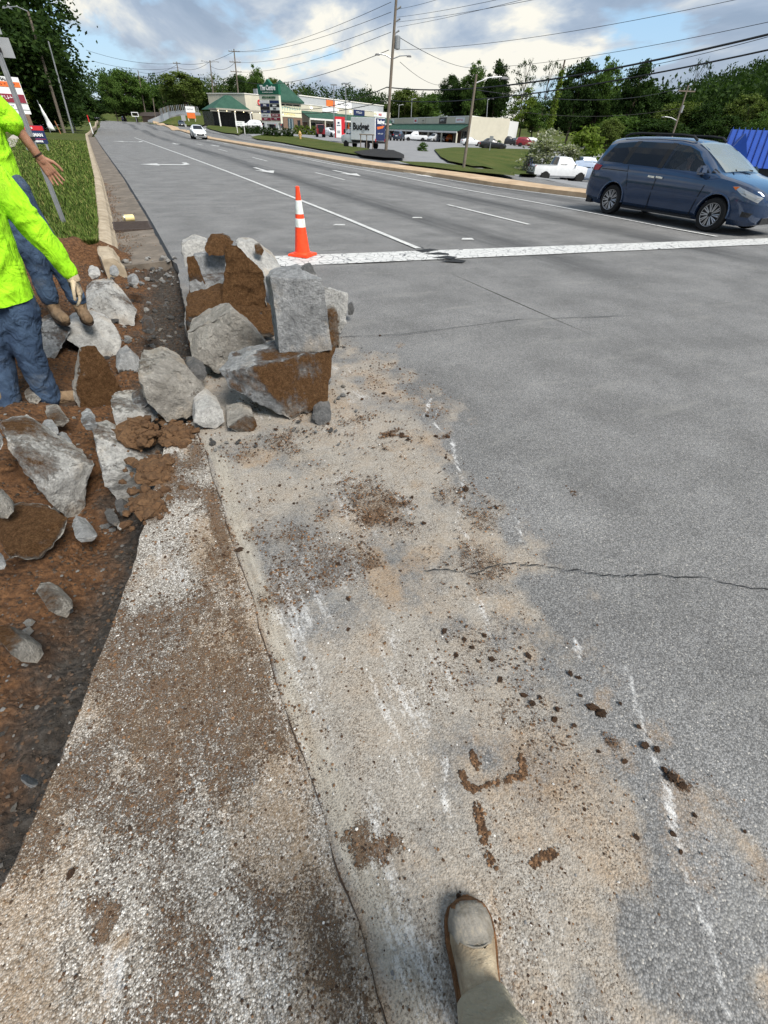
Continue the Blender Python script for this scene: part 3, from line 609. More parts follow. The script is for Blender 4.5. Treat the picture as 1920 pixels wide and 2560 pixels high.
def roughen(bm, edge, amp, seed, lo=.0):
    bmesh.ops.triangulate(bm, faces=bm.faces)
    for _ in range(7):
        es = [e for e in bm.edges if e.calc_length() > edge]
        if not es: break
        bmesh.ops.subdivide_edges(bm, edges=es, cuts=1); bmesh.ops.triangulate(bm, faces=[f for f in bm.faces if len(f.verts) > 3])
    bm.normal_update(); so_ = Vector((seed*3.1, seed*1.7, seed*.9))
    nrm = {q: q.normal.copy() for q in bm.verts}; edgy = {}
    for e_ in bm.edges:
        if len(e_.link_faces) == 2 and e_.calc_face_angle(0) > .45:
            for q in e_.verts: edgy[q] = 1.0
    for q in bm.verts:
        c = q.co+so_
        d_ = amp*(noise.noise(c*5)*1.0+noise.noise(c*13)*.8+noise.noise(c*31)*.55) - amp*.6*abs(noise.noise(c*8)) - edgy.get(q, 0)*amp*max(0, .15+1.9*noise.noise(c*14))
        q.co += nrm[q]*d_
def soil_attr(me, fn):
    n = len(me.vertices); a = me.color_attributes.new('soil', 'FLOAT_COLOR', 'POINT'); arr = np.zeros((n, 4)); arr[:, 3] = 1
    for i, q in enumerate(me.vertices): arr[i, 0] = fn(q.co, q.normal)
    a.data.foreach_set('color', arr.ravel())
NCH = [0]
def chunk(label, pts, dist, thick=.3, mat=0, soil=None, amp=.0145, edge=.031, drop=0.0, back=.85, group='pieces of broken concrete in the rubble', name='concrete_chunk', cat='concrete chunk'):
    """pts: (px, py, depth offset m) of the corners one can see; hidden back corners follow at `thick` behind"""
    NCH[0] += 1; seed = NCH[0]; rs = random.Random(seed)
    cxp = sum(q[0] for q in pts)/len(pts); cyp = sum(q[1] for q in pts)/len(pts)
    d0 = ray(cxp, cyp); n = Vector((d0.x, d0.y, 0)).normalized(); P = []
    for px, py, dd in pts:
        r_ = ray(px, py); t = (dist+dd)/r_.dot(n); P.append(Vector((0, 0, CH))+r_*t)
    ctr = sum(P, Vector())/len(P); allp = list(P)
    for q in P:
        b_ = ctr+(q-ctr)*back+n*(thick*rs.uniform(.8, 1.15)); b_.z = min(b_.z, q.z+.02)-drop*rs.random(); allp.append(b_)
    bm = bmesh.new(); [bm.verts.new(q) for q in allp]
    r = bmesh.ops.convex_hull(bm, input=bm.verts)
    bmesh.ops.delete(bm, geom=list({g for g in r['geom_interior']+r['geom_unused'] if isinstance(g, bmesh.types.BMVert)}), context='VERTS')
    base = Vector((ctr.x, ctr.y, min(q.co.z for q in bm.verts)))
    for q in bm.verts: q.co -= base
    roughen(bm, edge, amp, seed); bmesh.ops.recalc_face_normals(bm, faces=bm.faces)
    me = bpy.data.meshes.new(name); bm.to_mesh(me); bm.free()
    sdir, amt = soil if soil else ((0, 0, 1), .05)
    sv = Vector(sdir).normalized(); sr = n; rr_ = Vector((n.y, -n.x, 0))
    sv = rr_*sv.x + (-n)*sv.y + Vector((0, 0, sv.z))            # given as right, towards camera, up
    soil_attr(me, lambda c, nn: max(0, min(1, amt*(.30+.75*nn.dot(sv)) + .9*min(amt, .8)*noise.noise(c*5+Vector((seed, 0, 0))))))
    o = mesh_obj(name, me, M_CON[mat], None); o.location = base
    me.shade_smooth(); me.set_sharp_from_angle(angle=R(26))
    tag(o, label, cat, group); return o
F_, U_, RT = (0, 1, .2), (0, 0, 1), (1, .6, .2)
chunk('large wedge of concrete with brown soil on its right face, lowest in the rubble heap', [(548, 926, .15), (631, 918, .02), (726, 1050, 0), (640, 1012, .05), (575, 972, .12), (822, 1012, .12), (838, 870, .32), (700, 885, .3)], 2.83, .4, 1, (RT, 1.1))
chunk('upright rectangular grey block standing on top of the rubble heap', [(677, 692, .05), (806, 697, 0), (830, 876, 0), (700, 891, 0), (664, 692, .28), (690, 868, .2), (745, 670, .25), (792, 690, .2)], 3.12, .3, 1, (U_, .12), .009)
chunk('pointed block leaning at the left of the upright grey block', [(467, 831, .25), (583, 775, .05), (640, 828, .2), (691, 885, .12), (547, 934, 0), (480, 896, .08), (520, 806, .15)], 3.6, .4, 2, (U_, .2))
chunk('triangular upright slab thickly coated in brown soil behind the leaning block', [(565, 606, .1), (592, 612, .05), (664, 687, 0), (674, 790, 0), (553, 790, 0), (556, 725, .05), (563, 660, .1)], 4.5, .16, 2, (F_, 2.2), .02)
chunk('flat grey slab with soil on its upper side under the soil-coated slab', [(465, 745, .35), (553, 722, .35), (556, 782, .02), (467, 787, 0), (470, 872, 0), (690, 840, 0), (690, 775, .1)], 4.35, .5, 3, (U_, 1.6), .016)
chunk('dark soil-crusted lump at the very top of the rubble heap', [(510, 620, .05), (528, 592, .1), (560, 586, .1), (585, 602, .05), (579, 634, 0), (522, 641, 0)], 5.15, .2, 2, (F_, 1.8), .016)
chunk('pale rounded chunk at the upper left of the rubble heap', [(453, 608, .1), (490, 594, .15), (522, 606, .1), (517, 662, 0), (462, 668, 0)], 5.5, .3, 0, (U_, .1))
chunk('narrow dark piece tilted upright at the left end of the rubble heap', [(465, 640, .05), (486, 636, .05), (512, 708, 0), (510, 732, 0), (472, 734, 0)], 4.95, .12, 3, (F_, 1.0))
chunk('blue-grey chunk below the dark top lump', [(483, 640, .1), (520, 634, .1), (566, 645, .05), (560, 692, 0), (500, 698, 0)], 5.25, .3, 1)
chunk('pale sloping slab at the back of the heap toward the cone', [(589, 602, .3), (630, 604, .4), (690, 650, .4), (716, 690, .2), (660, 692, 0), (600, 640, .1)], 5.2, .35, 0, (U_, .15))
chunk('small brown peg-like lump on the pale sloping slab', [(634, 609, 0), (648, 606, .03), (661, 626, .02), (655, 640, 0), (638, 636, 0)], 5.35, .08, 2, (F_, .7), .008, .03)
chunk('pale slab standing on edge behind the upright grey block at right', [(806, 716, .1), (873, 733, .05), (866, 800, 0), (853, 836, 0), (812, 815, .02)], 4.5, .14, 0, (U_, .15))
chunk('weathered block squeezed behind the right edge of the upright block', [(815, 775, .1), (835, 768, .1), (850, 800, .03), (849, 868, 0), (826, 872, 0)], 4.15, .22, 2, (F_, .6))
chunk('small dark stone at the right tip of the rubble heap', [(869, 762, .03), (880, 757, .03), (887, 772, 0), (882, 789, 0), (870, 788, 0)], 4.95, .1, 3, None, .008, .03)
chunk('dark gritty crust piece on top of the upright grey block', [(742, 690, 0), (762, 668, .05), (778, 664, .05), (790, 690, 0), (765, 696, -.02)], 3.3, .12, 3, None, .012, .03)
chunk('flat-topped pale block in front of the leaning block, beside the trench', [(345, 932, .08), (362, 905, .25), (420, 892, .35), (468, 918, .28), (520, 985, .12), (505, 1032, .05), (425, 1060, 0), (362, 1000, .02), (395, 955, .02)], 3.02, .32, 2, (U_, .3))
chunk('grey slab deep inside the rubble heap between the other blocks', [(475, 705, .1), (640, 692, .1), (660, 800, 0), (475, 830, 0)], 4.85, .9, 1, (U_, .3))
chunk('big block with a sawn face lying in the trench beyond the gloved hand', [(213, 732, .3), (232, 712, .4), (290, 707, .45), (345, 778, .2), (335, 814, 0), (262, 816, 0), (215, 778, .05), (242, 738, .08)], 5.95, .4, 0, (U_, .35))
chunk('block under the far worker\'s right boot', [(157, 830, .15), (182, 800, .4), (240, 783, .5), (276, 800, .4), (305, 842, .2), (300, 882, .1), (285, 916, 0), (200, 872, 0), (165, 850, .05)], 4.95, .35, 0, (U_, .75))
chunk('grey block behind the near worker\'s thigh', [(90, 825, .2), (145, 796, .3), (178, 820, .2), (155, 872, 0), (125, 913, 0), (95, 908, 0)], 4.9, .3, 1, (U_, .4))
chunk('small rounded grey block right of the soil-coated standing slab', [(300, 885, .15), (325, 875, .15), (354, 905, .08), (345, 947, 0), (305, 954, 0), (289, 920, .03)], 4.55, .22, 1, (U_, .15))
chunk('standing slab coated in brown soil with a pale edge at its left', [(200, 872, .1), (236, 865, .1), (268, 905, .05), (318, 1002, .06), (300, 1038, 0), (213, 1076, -.02), (190, 960, 0), (181, 978, .04)], 3.9, .14, 2, ((1, .8, 0), 2.0), .016)
chunk('pale chunk half hidden under a soil heap by the trench corner', [(281, 1030, .05), (300, 1010, .2), (370, 1003, .25), (402, 1040, .1), (340, 1092, 0), (300, 1092, 0)], 3.05, .25, 0, (U_, .35))
chunk('largest pale block at left with muddy spots on its flat top', [(9, 1091, .25), (85, 1060, .45), (163, 1119, .3), (238, 1155, .17), (113, 1200, 0), (168, 1298, .02), (205, 1285, .06), (216, 1205, .1), (115, 1250, 0), (16, 1122, .22)], 2.72, .32, 0, (U_, .62))
chunk('cracked pale block wedged against the cut slab edge', [(232, 1085, .3), (275, 1078, .35), (332, 1110, .3), (412, 1125, .25), (408, 1182, .05), (300, 1185, 0), (250, 1165, .05), (310, 1262, .06), (370, 1242, .08), (395, 1212, .1), (262, 1217, .03)], 2.64, .25, 0, (U_, .4))
chunk('half-buried block below the largest pale block', [(5, 1335, .15), (90, 1288, .2), (168, 1295, .1), (152, 1345, .03), (100, 1400, 0), (20, 1400, 0)], 2.38, .25, 2, (U_, .9))
def small_chunk(label, x0, y0, x1, y1, dist, mat=1, soil=None, thick=None, **k):
    rs = random.Random(int(x0*7+y0)); pts = []; cx_, cy_ = (x0+x1)/2, (y0+y1)/2
    for i in range(7):
        a = 2*math.pi*(i+.4*rs.random())/7; pts.append((cx_+(x1-x0)/2*math.cos(a)*rs.uniform(.85, 1.05), cy_+(y1-y0)/2*math.sin(a)*rs.uniform(.85, 1.05), .03*rs.random()+(.06 if math.sin(a) < -.3 else 0)))
    return chunk(label, pts, dist, thick or (x1-x0)/CF*dist*1.2, mat, soil, .006, .025, **k)
small_chunk('pale flat stone in front of the flat-topped block', 474, 1012, 568, 1075, 2.80, 0, (F_, .15))
small_chunk('tan-brown stone on the road edge in front of the big wedge', 562, 1036, 650, 1088, 2.72, 2, (RT, .75))
small_chunk('dark angular stone right of the big wedge on the asphalt', 776, 1022, 834, 1067, 2.72, 3)
small_chunk('small pale chunk by the sawn kerb end', 220, 672, 254, 700, 6.9, 0)
small_chunk('flat pale shard lying in the dark trench mud', 185, 1318, 246, 1358, 2.36, 1)
small_chunk('grey stone at the left picture edge below the half-buried block', -20, 1385, 20, 1428, 2.22, 1)
small_chunk('pale stone beside the rear corner of the largest pale block', 112, 1064, 152, 1096, 3.25, 1)
small_chunk('flat grey stone just behind the largest pale block', 150, 1096, 184, 1116, 3.15, 1)
small_chunk('dark lump under the cracked pale block, left one', 268, 1282, 300, 1318, 2.5, 3)
small_chunk('dark lump under the cracked pale block, right one', 290, 1258, 332, 1294, 2.55, 3)
small_chunk('white stone chip standing below the dark lumps', 293, 1306, 308, 1328, 2.45, 0)
small_chunk('pale shard at the foot of the flat-topped block', 808, 935, 830, 966, 3.2, 1)
small_chunk('pale lump beside the sawn kerb end stone', 272, 668, 300, 694, 6.7, 1)
small_chunk('grey stone in the mud near the left edge, half covered', 25, 1600, 118, 1660, 1.75, 2, (U_, .9))
small_chunk('small bluish chip lying on the dark mud', 68, 1944, 98, 1972, 1.2, 1)
for lb, x0, y0, x1, y1, ds, mt in [('rough grey chunk in the mud right of the sawn block', 318, 690, 352, 716, 6.6, 1), ('pale chunk below the sawn block', 262, 822, 300, 852, 5.4, 0), ('mid-sized grey chunk at the trench wall foot', 352, 800, 392, 838, 5.0, 3),
    ('brown-stained chunk beside the near worker boot', 120, 1030, 176, 1070, 3.5, 2), ('tan chunk between the near worker feet', 66, 980, 104, 1012, 3.9, 2), ('grey chunk leaning on the flat-topped block', 330, 985, 372, 1025, 3.2, 1), ('dark chunk under the pointed block', 462, 905, 520, 960, 3.45, 3),
    ('grey chunk on the mud above the cracked pale block', 205, 1040, 250, 1078, 3.0, 1), ('pale chunk at the left picture edge', -25, 1080, 14, 1130, 2.9, 0), ('grey chunk low in the trench near the slab edge', 120, 1490, 190, 1545, 1.95, 2), ('tan chunk half sunk at the left picture edge', -20, 1240, 40, 1300, 2.55, 2)]:
    small_chunk(lb, x0, y0, x1, y1, ds, mt, (U_, .5))
# pieces scattered in the excavation, alike
PROT = []
for k in range(6):
    bm = bmesh.new(); bmesh.ops.create_icosphere(bm, subdivisions=1, radius=1)
    rs = random.Random(90+k); a_, b_, c_ = rs.uniform(.7, 1.1), rs.uniform(.5, .9), rs.uniform(.4, .75)
    for q in bm.verts: q.co = Vector((q.co.x*a_, q.co.y*b_, q.co.z*c_))*rs.uniform(.78, 1.15)
    roughen(bm, .5, .10, 50+k); me = bpy.data.meshes.new('concrete_fragment'); bm.to_mesh(me); bm.free()
    soil_attr(me, lambda c, n: .25*(noise.noise(c*2)+.4)); me.materials.append(M_CON[(1, 0, 3, 1, 2, 3)[k]]); me.shade_smooth(); me.set_sharp_from_angle(angle=R(35)); PROT.append(me)
def scatter(name, me, x, y, z, s, label, cat, group):
    o = bpy.data.objects.new(name, me); link(o); o.location = (x, y, z); o.scale = (s, s, s*random.uniform(.7, 1)); o.rotation_euler = (random.uniform(-.5, .5), random.uniform(-.5, .5), random.uniform(0, 6.28))
    return tag(o, label, cat, group)
for k in range(150):
    for _ in range(50):
        y = random.uniform(1.0, 8.2); e = float(cut(y)) if y < 2.98 else float(seam(y)); x = e-random.uniform(.05, 1.0 if y > 3 else .9)
        if random.random() < (1.0 if y > 4.5 else .45): break
    s = random.choice((.015, .02, .025, .03, .04, .05))*(1.35 if y > 4.5 else 1)
    scatter('concrete_fragment', PROT[k % 6], x, y, soil_at(x, y)+s*.25, s, 'small grey concrete fragment lying loose in the dug soil', 'fragment', 'small fragments in the trench')
for k in range(46):   # rubble of the broken gutter end by the kerb
    x = random.uniform(-.35, .5); y = random.uniform(7.55, 8.35); s = random.choice((.02, .03, .04, .06))
    scatter('concrete_fragment', PROT[k % 6 if k % 3 else 1], x, y, max(soil_at(x, y), -.2 if y < 8.05 else -.01)+s*.3, s, 'whitish concrete crumb at the broken end of the gutter', 'fragment', 'crumbs at the gutter end')
for k in range(70):   # spall lying round the foot of the heap
    px, py = random.choice(((700, 1075), (840, 1010), (880, 930), (760, 1070), (620, 1100), (860, 880), (800, 1060), (560, 1100), (500, 1085), (430, 1085))); g = gp(px+random.gauss(0, 45), py+random.gauss(0, 22)); s = random.choice((.008, .012, .016, .022, .03))
    if g.x < float(seam(g.y))-.2: continue
    scatter('concrete_fragment', PROT[k % 6], g.x, g.y, .006+s*.25, s, 'small stone fragment fallen on the pavement round the rubble heap', 'fragment', 'fragments round the heap')
# soil clods
CL = []
for k in range(5):
    bm = bmesh.new(); bmesh.ops.create_icosphere(bm, subdivisions=2, radius=1); roughen(bm, 9, .62, 200+k)
    for q in bm.verts: q.co = Vector((q.co.x*(1.25 if k % 2 else .9), q.co.y*.85, q.co.z*.55))
    me = bpy.data.meshes.new('soil_clod'); bm.to_mesh(me); bm.free(); CL.append(me)
m = NM('clod_soil'); n2 = m.noise(2.5, 6, .75); m.set(m.mix(m.math('MULTIPLY', m.objrand(), .8), m.ramp(n2, [(.3, (.05, .028, .015)), (.7, (.13, .072, .037))]), m.ramp(n2, [(.3, (.10, .05, .025)), (.7, (.22, .115, .058))])), .95).bump(m.noise(9, 5, .75), .12, 1.0); M_CLOD = m.m
for me in CL: me.materials.append(M_CLOD)
clods = [(1068, 1042, .03), (1005, 1090, .035), (975, 1088, .03), (1020, 1100, .025), (1090, 1092, .03), (1120, 1094, .03), (1165, 1225, .03), (1500, 1785, .035), (1480, 1770, .025), (1385, 1800, .022), (1392, 1775, .02), (1320, 1640, .02), (1425, 1685, .02),
         (1445, 1695, .014), (1550, 1760, .014), (1595, 1818, .016), (1612, 1865, .022), (1640, 1875, .02), (1680, 1945, .028), (1660, 1925, .02), (1705, 1965, .022), (1435, 1815, .014), (1330, 1760, .022), (1310, 1740, .018), (1350, 1745, .016),
         (1145, 2240, .012), (600, 1376, .03), (845, 1412, .02), (870, 1500, .016), (1300, 1620, .012), (1680, 2085, .016), (1590, 2095, .014), (1460, 2025, .01), (1110, 1580, .02), (870, 1575, .02), (1060, 1310, .025), (1240, 1270, .02), (1010, 1260, .02), (960, 985, .03), (905, 1000, .03),
         (870, 985, .022), (1000, 925, .02), (950, 840, .022), (1115, 1145, .016), (820, 1060, .022), (760, 1080, .02), (690, 1075, .022), (640, 1110, .016), (1230, 1650, .02), (1180, 1620, .022), (1140, 1640, .02), (1250, 1700, .018), (1160, 1600, .018), (1210, 1590, .015), (1450, 1740, .016),
         (180, 2185, .02), (990, 1300, .022), (1030, 1245, .018), (700, 1215, .014), (735, 1260, .014), (560, 1390, .02), (1560, 1905, .014), (1495, 1880, .012), (1735, 2040, .012), (1860, 2080, .01), (1700, 2130, .012)]
for i, (px, py, s) in enumerate(clods):
    g = gp(px, py); s *= .62; scatter('soil_clod', CL[i % 5], g.x, g.y, s*.2+.004, s, 'brown clod of soil lying on the dusty pavement', 'soil clod', 'soil clods on the pavement')
# heaps of loose soil
m = NM('heap_soil'); n2 = m.noise(60, 5, .75); m.set(m.mix(m.math('MULTIPLY', m.geo('Random Per Island'), .7), m.ramp(n2, [(.3, (.035, .018, .009)), (.7, (.11, .058, .027))]), m.ramp(n2, [(.3, (.065, .036, .018)), (.7, (.17, .095, .045))])), .95).bump(m.noise(170, 4, .75), .006, 1.0); M_HEAP = m.m
for i, (px, py, a, h, lb) in enumerate([(345, 1085, .15, .12, 'mound of loose brown soil beside the half-hidden pale chunk'), (385, 1180, .12, .05, 'flat heap of crumbled brown soil on the slab corner'), (370, 1270, .09, .05, 'small heap of brown soil hanging over the cut slab edge'), (440, 1090, .13, .05, 'spread of brown soil between the slab and the stones')]):
    g = gp(px, py); bm = bmesh.new(); rs = random.Random(40+i)
    for k in range(230):
        r_ = abs(rs.gauss(0, .55)); an = rs.uniform(0, 6.28); s_ = rs.choice((.006, .008, .010, .013, .017, .024, .034)); zz_ = max(0, h*(1-r_*.8))*rs.uniform(.5, 1)
        mt = Matrix.Translation((a*r_*math.cos(an)*1.1, a*r_*math.sin(an)*1.35, zz_*.75+s_*.2)) @ Matrix.Rotation(rs.uniform(0, 6), 4, 'Z') @ Matrix.Diagonal((s_*rs.uniform(.8, 1.4), s_, s_*.7, 1))
        q0 = len(bm.verts); r2_ = bmesh.ops.create_icosphere(bm, subdivisions=1, radius=1, matrix=mt)
        for q in r2_['verts']: q.co += Vector((rs.uniform(-1, 1), rs.uniform(-1, 1), rs.uniform(-1, 1)))*s_*.28
    mt = Matrix.Diagonal((a*.85, a*1.05, h*.62, 1)); r2_ = bmesh.ops.create_icosphere(bm, subdivisions=3, radius=1, matrix=mt)
    for q in r2_['verts']: q.co *= 1+.35*noise.noise((q.co+Vector((i*3, 0, 0)))*11)+.2*noise.noise(q.co*40)
    me = bpy.data.meshes.new('soil_heap'); bm.to_mesh(me); bm.free(); o = mesh_obj('soil_heap', me, M_HEAP, None); o.location = (g.x, g.y, .0); tag(o, lb, 'soil heap')
# uncountable crumbs and chips: one mesh each
def crumbs(name, P, S, mat, label, cat):
    ico = [(0, 0, .8), (.9, 0, 0), (.28, .86, .05), (-.73, .53, -.05), (-.73, -.53, .08), (.28, -.86, 0)]
    fc = [(0, 1, 2), (0, 2, 3), (0, 3, 4), (0, 4, 5), (0, 5, 1), (1, 5, 4, 3, 2)]
    n = len(P); B = np.array(ico); an = rng.uniform(0, 6.28, n); ca, sa = np.cos(an), np.sin(an)
    jit = rng.uniform(.65, 1.3, (n, 6, 3)); Q = B[None]*jit
    x = Q[:, :, 0]*ca[:, None]-Q[:, :, 1]*sa[:, None]; y = Q[:, :, 0]*sa[:, None]+Q[:, :, 1]*ca[:, None]
    W = np.stack([x, y, Q[:, :, 2]+.1], 2)*S[:, None, None]+P[:, None, :]
    me = bpy.data.meshes.new(name); f = []
    off = (np.arange(n)*6)[:, None]
    tri = np.concatenate([off+np.array(q) for q in fc[:5]], 0).reshape(5, n, 3).transpose(1, 0, 2).reshape(-1, 3)
    me.vertices.add(n*6); me.vertices.foreach_set('co', W.ravel()); nt_ = len(tri)
    me.loops.add(nt_*3); me.loops.foreach_set('vertex_index', tri.ravel().astype(np.int32)); me.polygons.add(nt_)
    me.polygons.foreach_set('loop_start', np.arange(nt_, dtype=np.int32)*3); me.update(calc_edges=True); me.validate()
    o = mesh_obj(name, me, mat); return tag(o, label, cat, None, 'stuff')
def sample(n, x0, x1, y0, y1, fn, pw=1.0):
    out_ = []; tot = 0
    while tot < n:
        x = rng.uniform(x0, x1, 60000); y = y0+(y1-y0)*rng.uniform(0, 1, 60000)**pw
        k = rng.uniform(0, 1, 60000) < fn(x, y); out_.append(np.stack([x[k], y[k]], 1)); tot += int(k.sum())
    return np.concatenate(out_)[:n]
def dens_mud(x, y):
    d_, t_, m_, c_ = masks(x, y); e = cut(y); ok = (x > e+.01) & (y < 3.1) | (x > seam(y))
    return np.where(ok, (.03*d_+.9*m_**1.5+.05*t_)*np.where(x < .02, .38, 1), 0)
P = sample(52000, -1.3, 2.2, -.6, 5.2, dens_mud, 1.5); S = .0010+.0085*rng.uniform(0, 1, len(P))**6.5
S = S*(.45+.55*np.clip((P[:, 1]+.3)/1.9, 0, 1)); crumbs('soil_crumbs', np.c_[P, np.full(len(P), .006)], S, M_CRUMB, 'loose crumbs of brown soil strewn over the pavement', 'soil crumbs')
def dens_chip(x, y):
    d_, t_, m_, c_ = masks(x, y); ok = (x > cut(y)+.01) & (y < 3.1) | (x > seam(y)); return np.where(ok, .08*d_+.3*c_+.2*m_, 0)
P = sample(4200, -1.3, 2.2, -.6, 5.5, dens_chip, 1.5); S = .0010+.005*rng.uniform(0, 1, len(P))**5
crumbs('stone_chips', np.c_[P, np.full(len(P), .006)], S, M_CHIP, 'pale stone chips scattered over the dusty pavement', 'stone chips')
P = sample(24000, -2.0, .5, .4, 8.3, lambda x, y: np.where(x < np.where(y < 2.98, cut(y), seam(y))-.03, .3+.7*sstep(1.0, .2, np.where(y < 2.98, cut(y), seam(y))-x), 0)*np.where(y > 4, 1, .6))
zs = soil_zv(P[:, 0], P[:, 1]); S = .003+.011*rng.uniform(0, 1, len(P))**2.5
crumbs('trench_gravel', np.c_[P, zs+.002], S[:], M_CHIP if False else None, 'grey and brown gravel and crumbs covering the trench floor', 'gravel')
m = NM('trench_crumb'); m.set(m.ramp(m.geo('Random Per Island'), [(0, (.018, .014, .010)), (.4, (.045, .034, .026)), (.62, (.085, .048, .026)), (.93, (.06, .056, .052)), (1, (.15, .148, .142))]), .95).bump(m.noise(90, 4), .006, .8)
bpy.data.objects['trench_gravel'].data.materials.append(m.m)
# scrape ridge marks of the bucket: rectangles of pushed-up soil
ridge = [gp(*q) for q in [(1155, 1935), (1165, 1965), (1185, 1975), (1310, 1940), (1302, 1895)]]; P = []
for a, b in zip(ridge[:-1], ridge[1:]):
    for k in range(130): q = a.lerp(b, random.random()); P.append((q.x+random.gauss(0, .005), q.y+random.gauss(0, .005), .008))
for a, b in ((gp(1185, 2020), gp(1230, 2170)), (gp(1330, 2160), gp(1385, 2130)), (gp(1190, 1920), gp(1180, 1880)), (gp(950, 1085), gp(1030, 1095)), (gp(1190, 2010), gp(1215, 2100))):
    for k in range(110): q = a.lerp(b, random.random()); P.append((q.x+random.gauss(0, .006), q.y+random.gauss(0, .006), .008))
P = np.array(P); crumbs('scrape_ridge', P, .002+.006*rng.uniform(0, 1, len(P))**1.5, M_CRUMB, 'ridges of soil crumbs pushed up by scraping on the road', 'soil ridge')
n = 1600; y = 8.3+rng.uniform(0, 1, n)**1.6*12; x = kerbx(y)+.09+np.abs(rng.normal(0, .13, n))*(1+.6*np.sin(y*2.1)); P = np.c_[x, y, -.02+.03*(x-kerbx(y))]
crumbs('gutter_litter', P, .004+.016*rng.uniform(0, 1, n)**3, M_CRUMB, 'dark leaf litter and grit gathered along the gutter', 'litter')
# ---------------------------------------------------------------- traffic cone
g = gp(757, 641); cone = empty('traffic_cone', (g.x, g.y, .013), R(42)); tag(cone, 'tall orange traffic cone with two white reflective bands on the stop line', 'traffic cone')
m = NM('cone_orange'); m.set(m.ramp(m.noise(14, 6, .7), [(.3, (.75, .045, .012)), (.7, (.9, .075, .02))]), .45); m.b.inputs['Emission Color'].default_value = (1, .06, .015, 1); m.b.inputs['Emission Strength'].default_value = .0; M_CONE = m.m
m = NM('cone_white_band'); m.set(m.ramp(m.noise(16, 7, .75, m.vec(scale=(1, 1, .4))), [(.35, (.42, .45, .38)), (.6, (.74, .76, .74))]), .35); M_BAND = m.m
def crad(h): return .125+(.032-.125)*h/.86
MB().box((0, 0, .018), (.36, .36, .036), 0, .96).build('base', M_CONE, cone, False, .01)
prof = [(.145, .036), (.14, .05), (crad(.05), .06)] + [(crad(h), h) for h in (.2, .4, .6, .8, .87)] + [(.030, .905), (.02, .915)]
MB().lathe(prof, n=32).build('cone_body', M_CONE, cone, True)
for h0, h1 in ((.40, .51), (.57, .74)): MB().lathe([(crad(h0)+.0005, h0-.001), (crad(h0)+.003, h0), (crad(h1)+.003, h1), (crad(h1)+.0005, h1+.001)], n=32).build('reflective_band', M_BAND, cone, True)
# can dropped in the gutter
g = gp(300, 548); can = empty('drink_can', (.0, 12.0, .055), R(15)); tag(can, 'yellowish drink can lying on the gutter beside the drain grate', 'can')
MB().lathe([(.045, -.11), (.06, -.10), (.06, .10), (.045, .11)], axis='x', n=18).build('can_body', flat('can_paint', (.62, .52, .25), .4), can, True)
MB().lathe([(.05, -.106), (.061, -.104), (.061, -.08), (.05, -.078)], axis='x', n=18).build('can_rim', flat('can_metal', (.35, .35, .36), .35, .8), can, True)
# ---------------------------------------------------------------- grass blades on the near verge (uncountable)
n = 70000; y = 8.75+46*rng.uniform(0, 1, n)**2.4; x = kerbx(y)-.17-rng.uniform(0, 1, n)**1.4*(1.4+y*.22)
x0 = x; ln = rng.uniform(.03, .085, n)*(1+.5*vnoise(x, y, 1.5, 6)); an = rng.uniform(0, 6.28, n); wd = rng.uniform(.004, .009, n)*(1+y*.06)
bz = np.array([zt(a_, b_)*min(1, max(0, (b_-8.7)/6)) for a_, b_ in zip(x, y)])+.115+.02*vnoise(x, y, 1.2, 5); lean = rng.uniform(.2, .9, n)*ln
ux, uy = np.cos(an), np.sin(an); A = np.stack([x-uy*wd, y+ux*wd, bz], 1); B = np.stack([x+uy*wd, y-ux*wd, bz], 1); C = np.stack([x+ux*lean, y+uy*lean, bz+ln], 1)
W = np.stack([A, B, C], 1).reshape(-1, 3); me = bpy.data.meshes.new('grass_blades'); me.vertices.add(n*3); me.vertices.foreach_set('co', W.ravel()); me.loops.add(n*3)
me.loops.foreach_set('vertex_index', np.arange(n*3, dtype=np.int32)); me.polygons.add(n); me.polygons.foreach_set('loop_start', np.arange(n, dtype=np.int32)*3); me.update(calc_edges=True)
tag(mesh_obj('grass_blades', me, M_BLADE), 'mown green grass growing on the verge beside the kerb', 'grass', None, 'stuff')
# ================================================================ far setting
def hgt(B, py):
    """height above point B whose picture row is py"""
    d_ = Vector(B)-Vector((0, 0, CH)); k = (py-1280)/CF
    return -(d_.dot(cup)+k*d_.dot(fw))/(cup.z+k*fw.z)
def foot(px, zc, py=330):
    q = at(px, py, zc); return Vector((q.x, q.y, zt(q.x, q.y)))
def pxpoly(name, pts, mat, h=.05, sub=2, world=False):
    P = [gz(px, py) for px, py in pts]
    o = sheet(name, [(q.x, q.y) for q in P], mat, None, h, sub); return tag(o, kind='structure')
# median with kerb faces, the roadway behind it is part of the road sheet
def MN(y): return interp(y, MEDN)
mw = [(0, 2.2), (30, 2.2), (60, 1.9), (120, 1.7), (265, 3)]
prof_n = lambda y: MN(y)
V = []; F = []; yy = 12+(300-12)*np.linspace(0, 1, 70)**1.6
for y in yy:
    a = float(MN(y)); b_ = a+float(interp(y, mw))
    for x, z in ((a, -.05), (a+.03, .14), (a+.15, .16), ((a+b_)/2, .20), (b_-.15, .16), (b_-.03, .14), (b_, -.05)): V.append((x+.02*noise.noise((x, y*2, z)), y, zt(x, y)+z+.02*noise.noise((x*2, y, 3))))
for j in range(len(yy)-1):
    for i in range(6): F.append((j*7+i, (j+1)*7+i, (j+1)*7+i+1, j*7+i+1))
F.append(tuple(range(7)))
med = pyd('median', V, F, M_MED); tag(med, kind='structure')
line('lane_line', lambda y: MN(y)-.45, 10, 110, .11, 40)
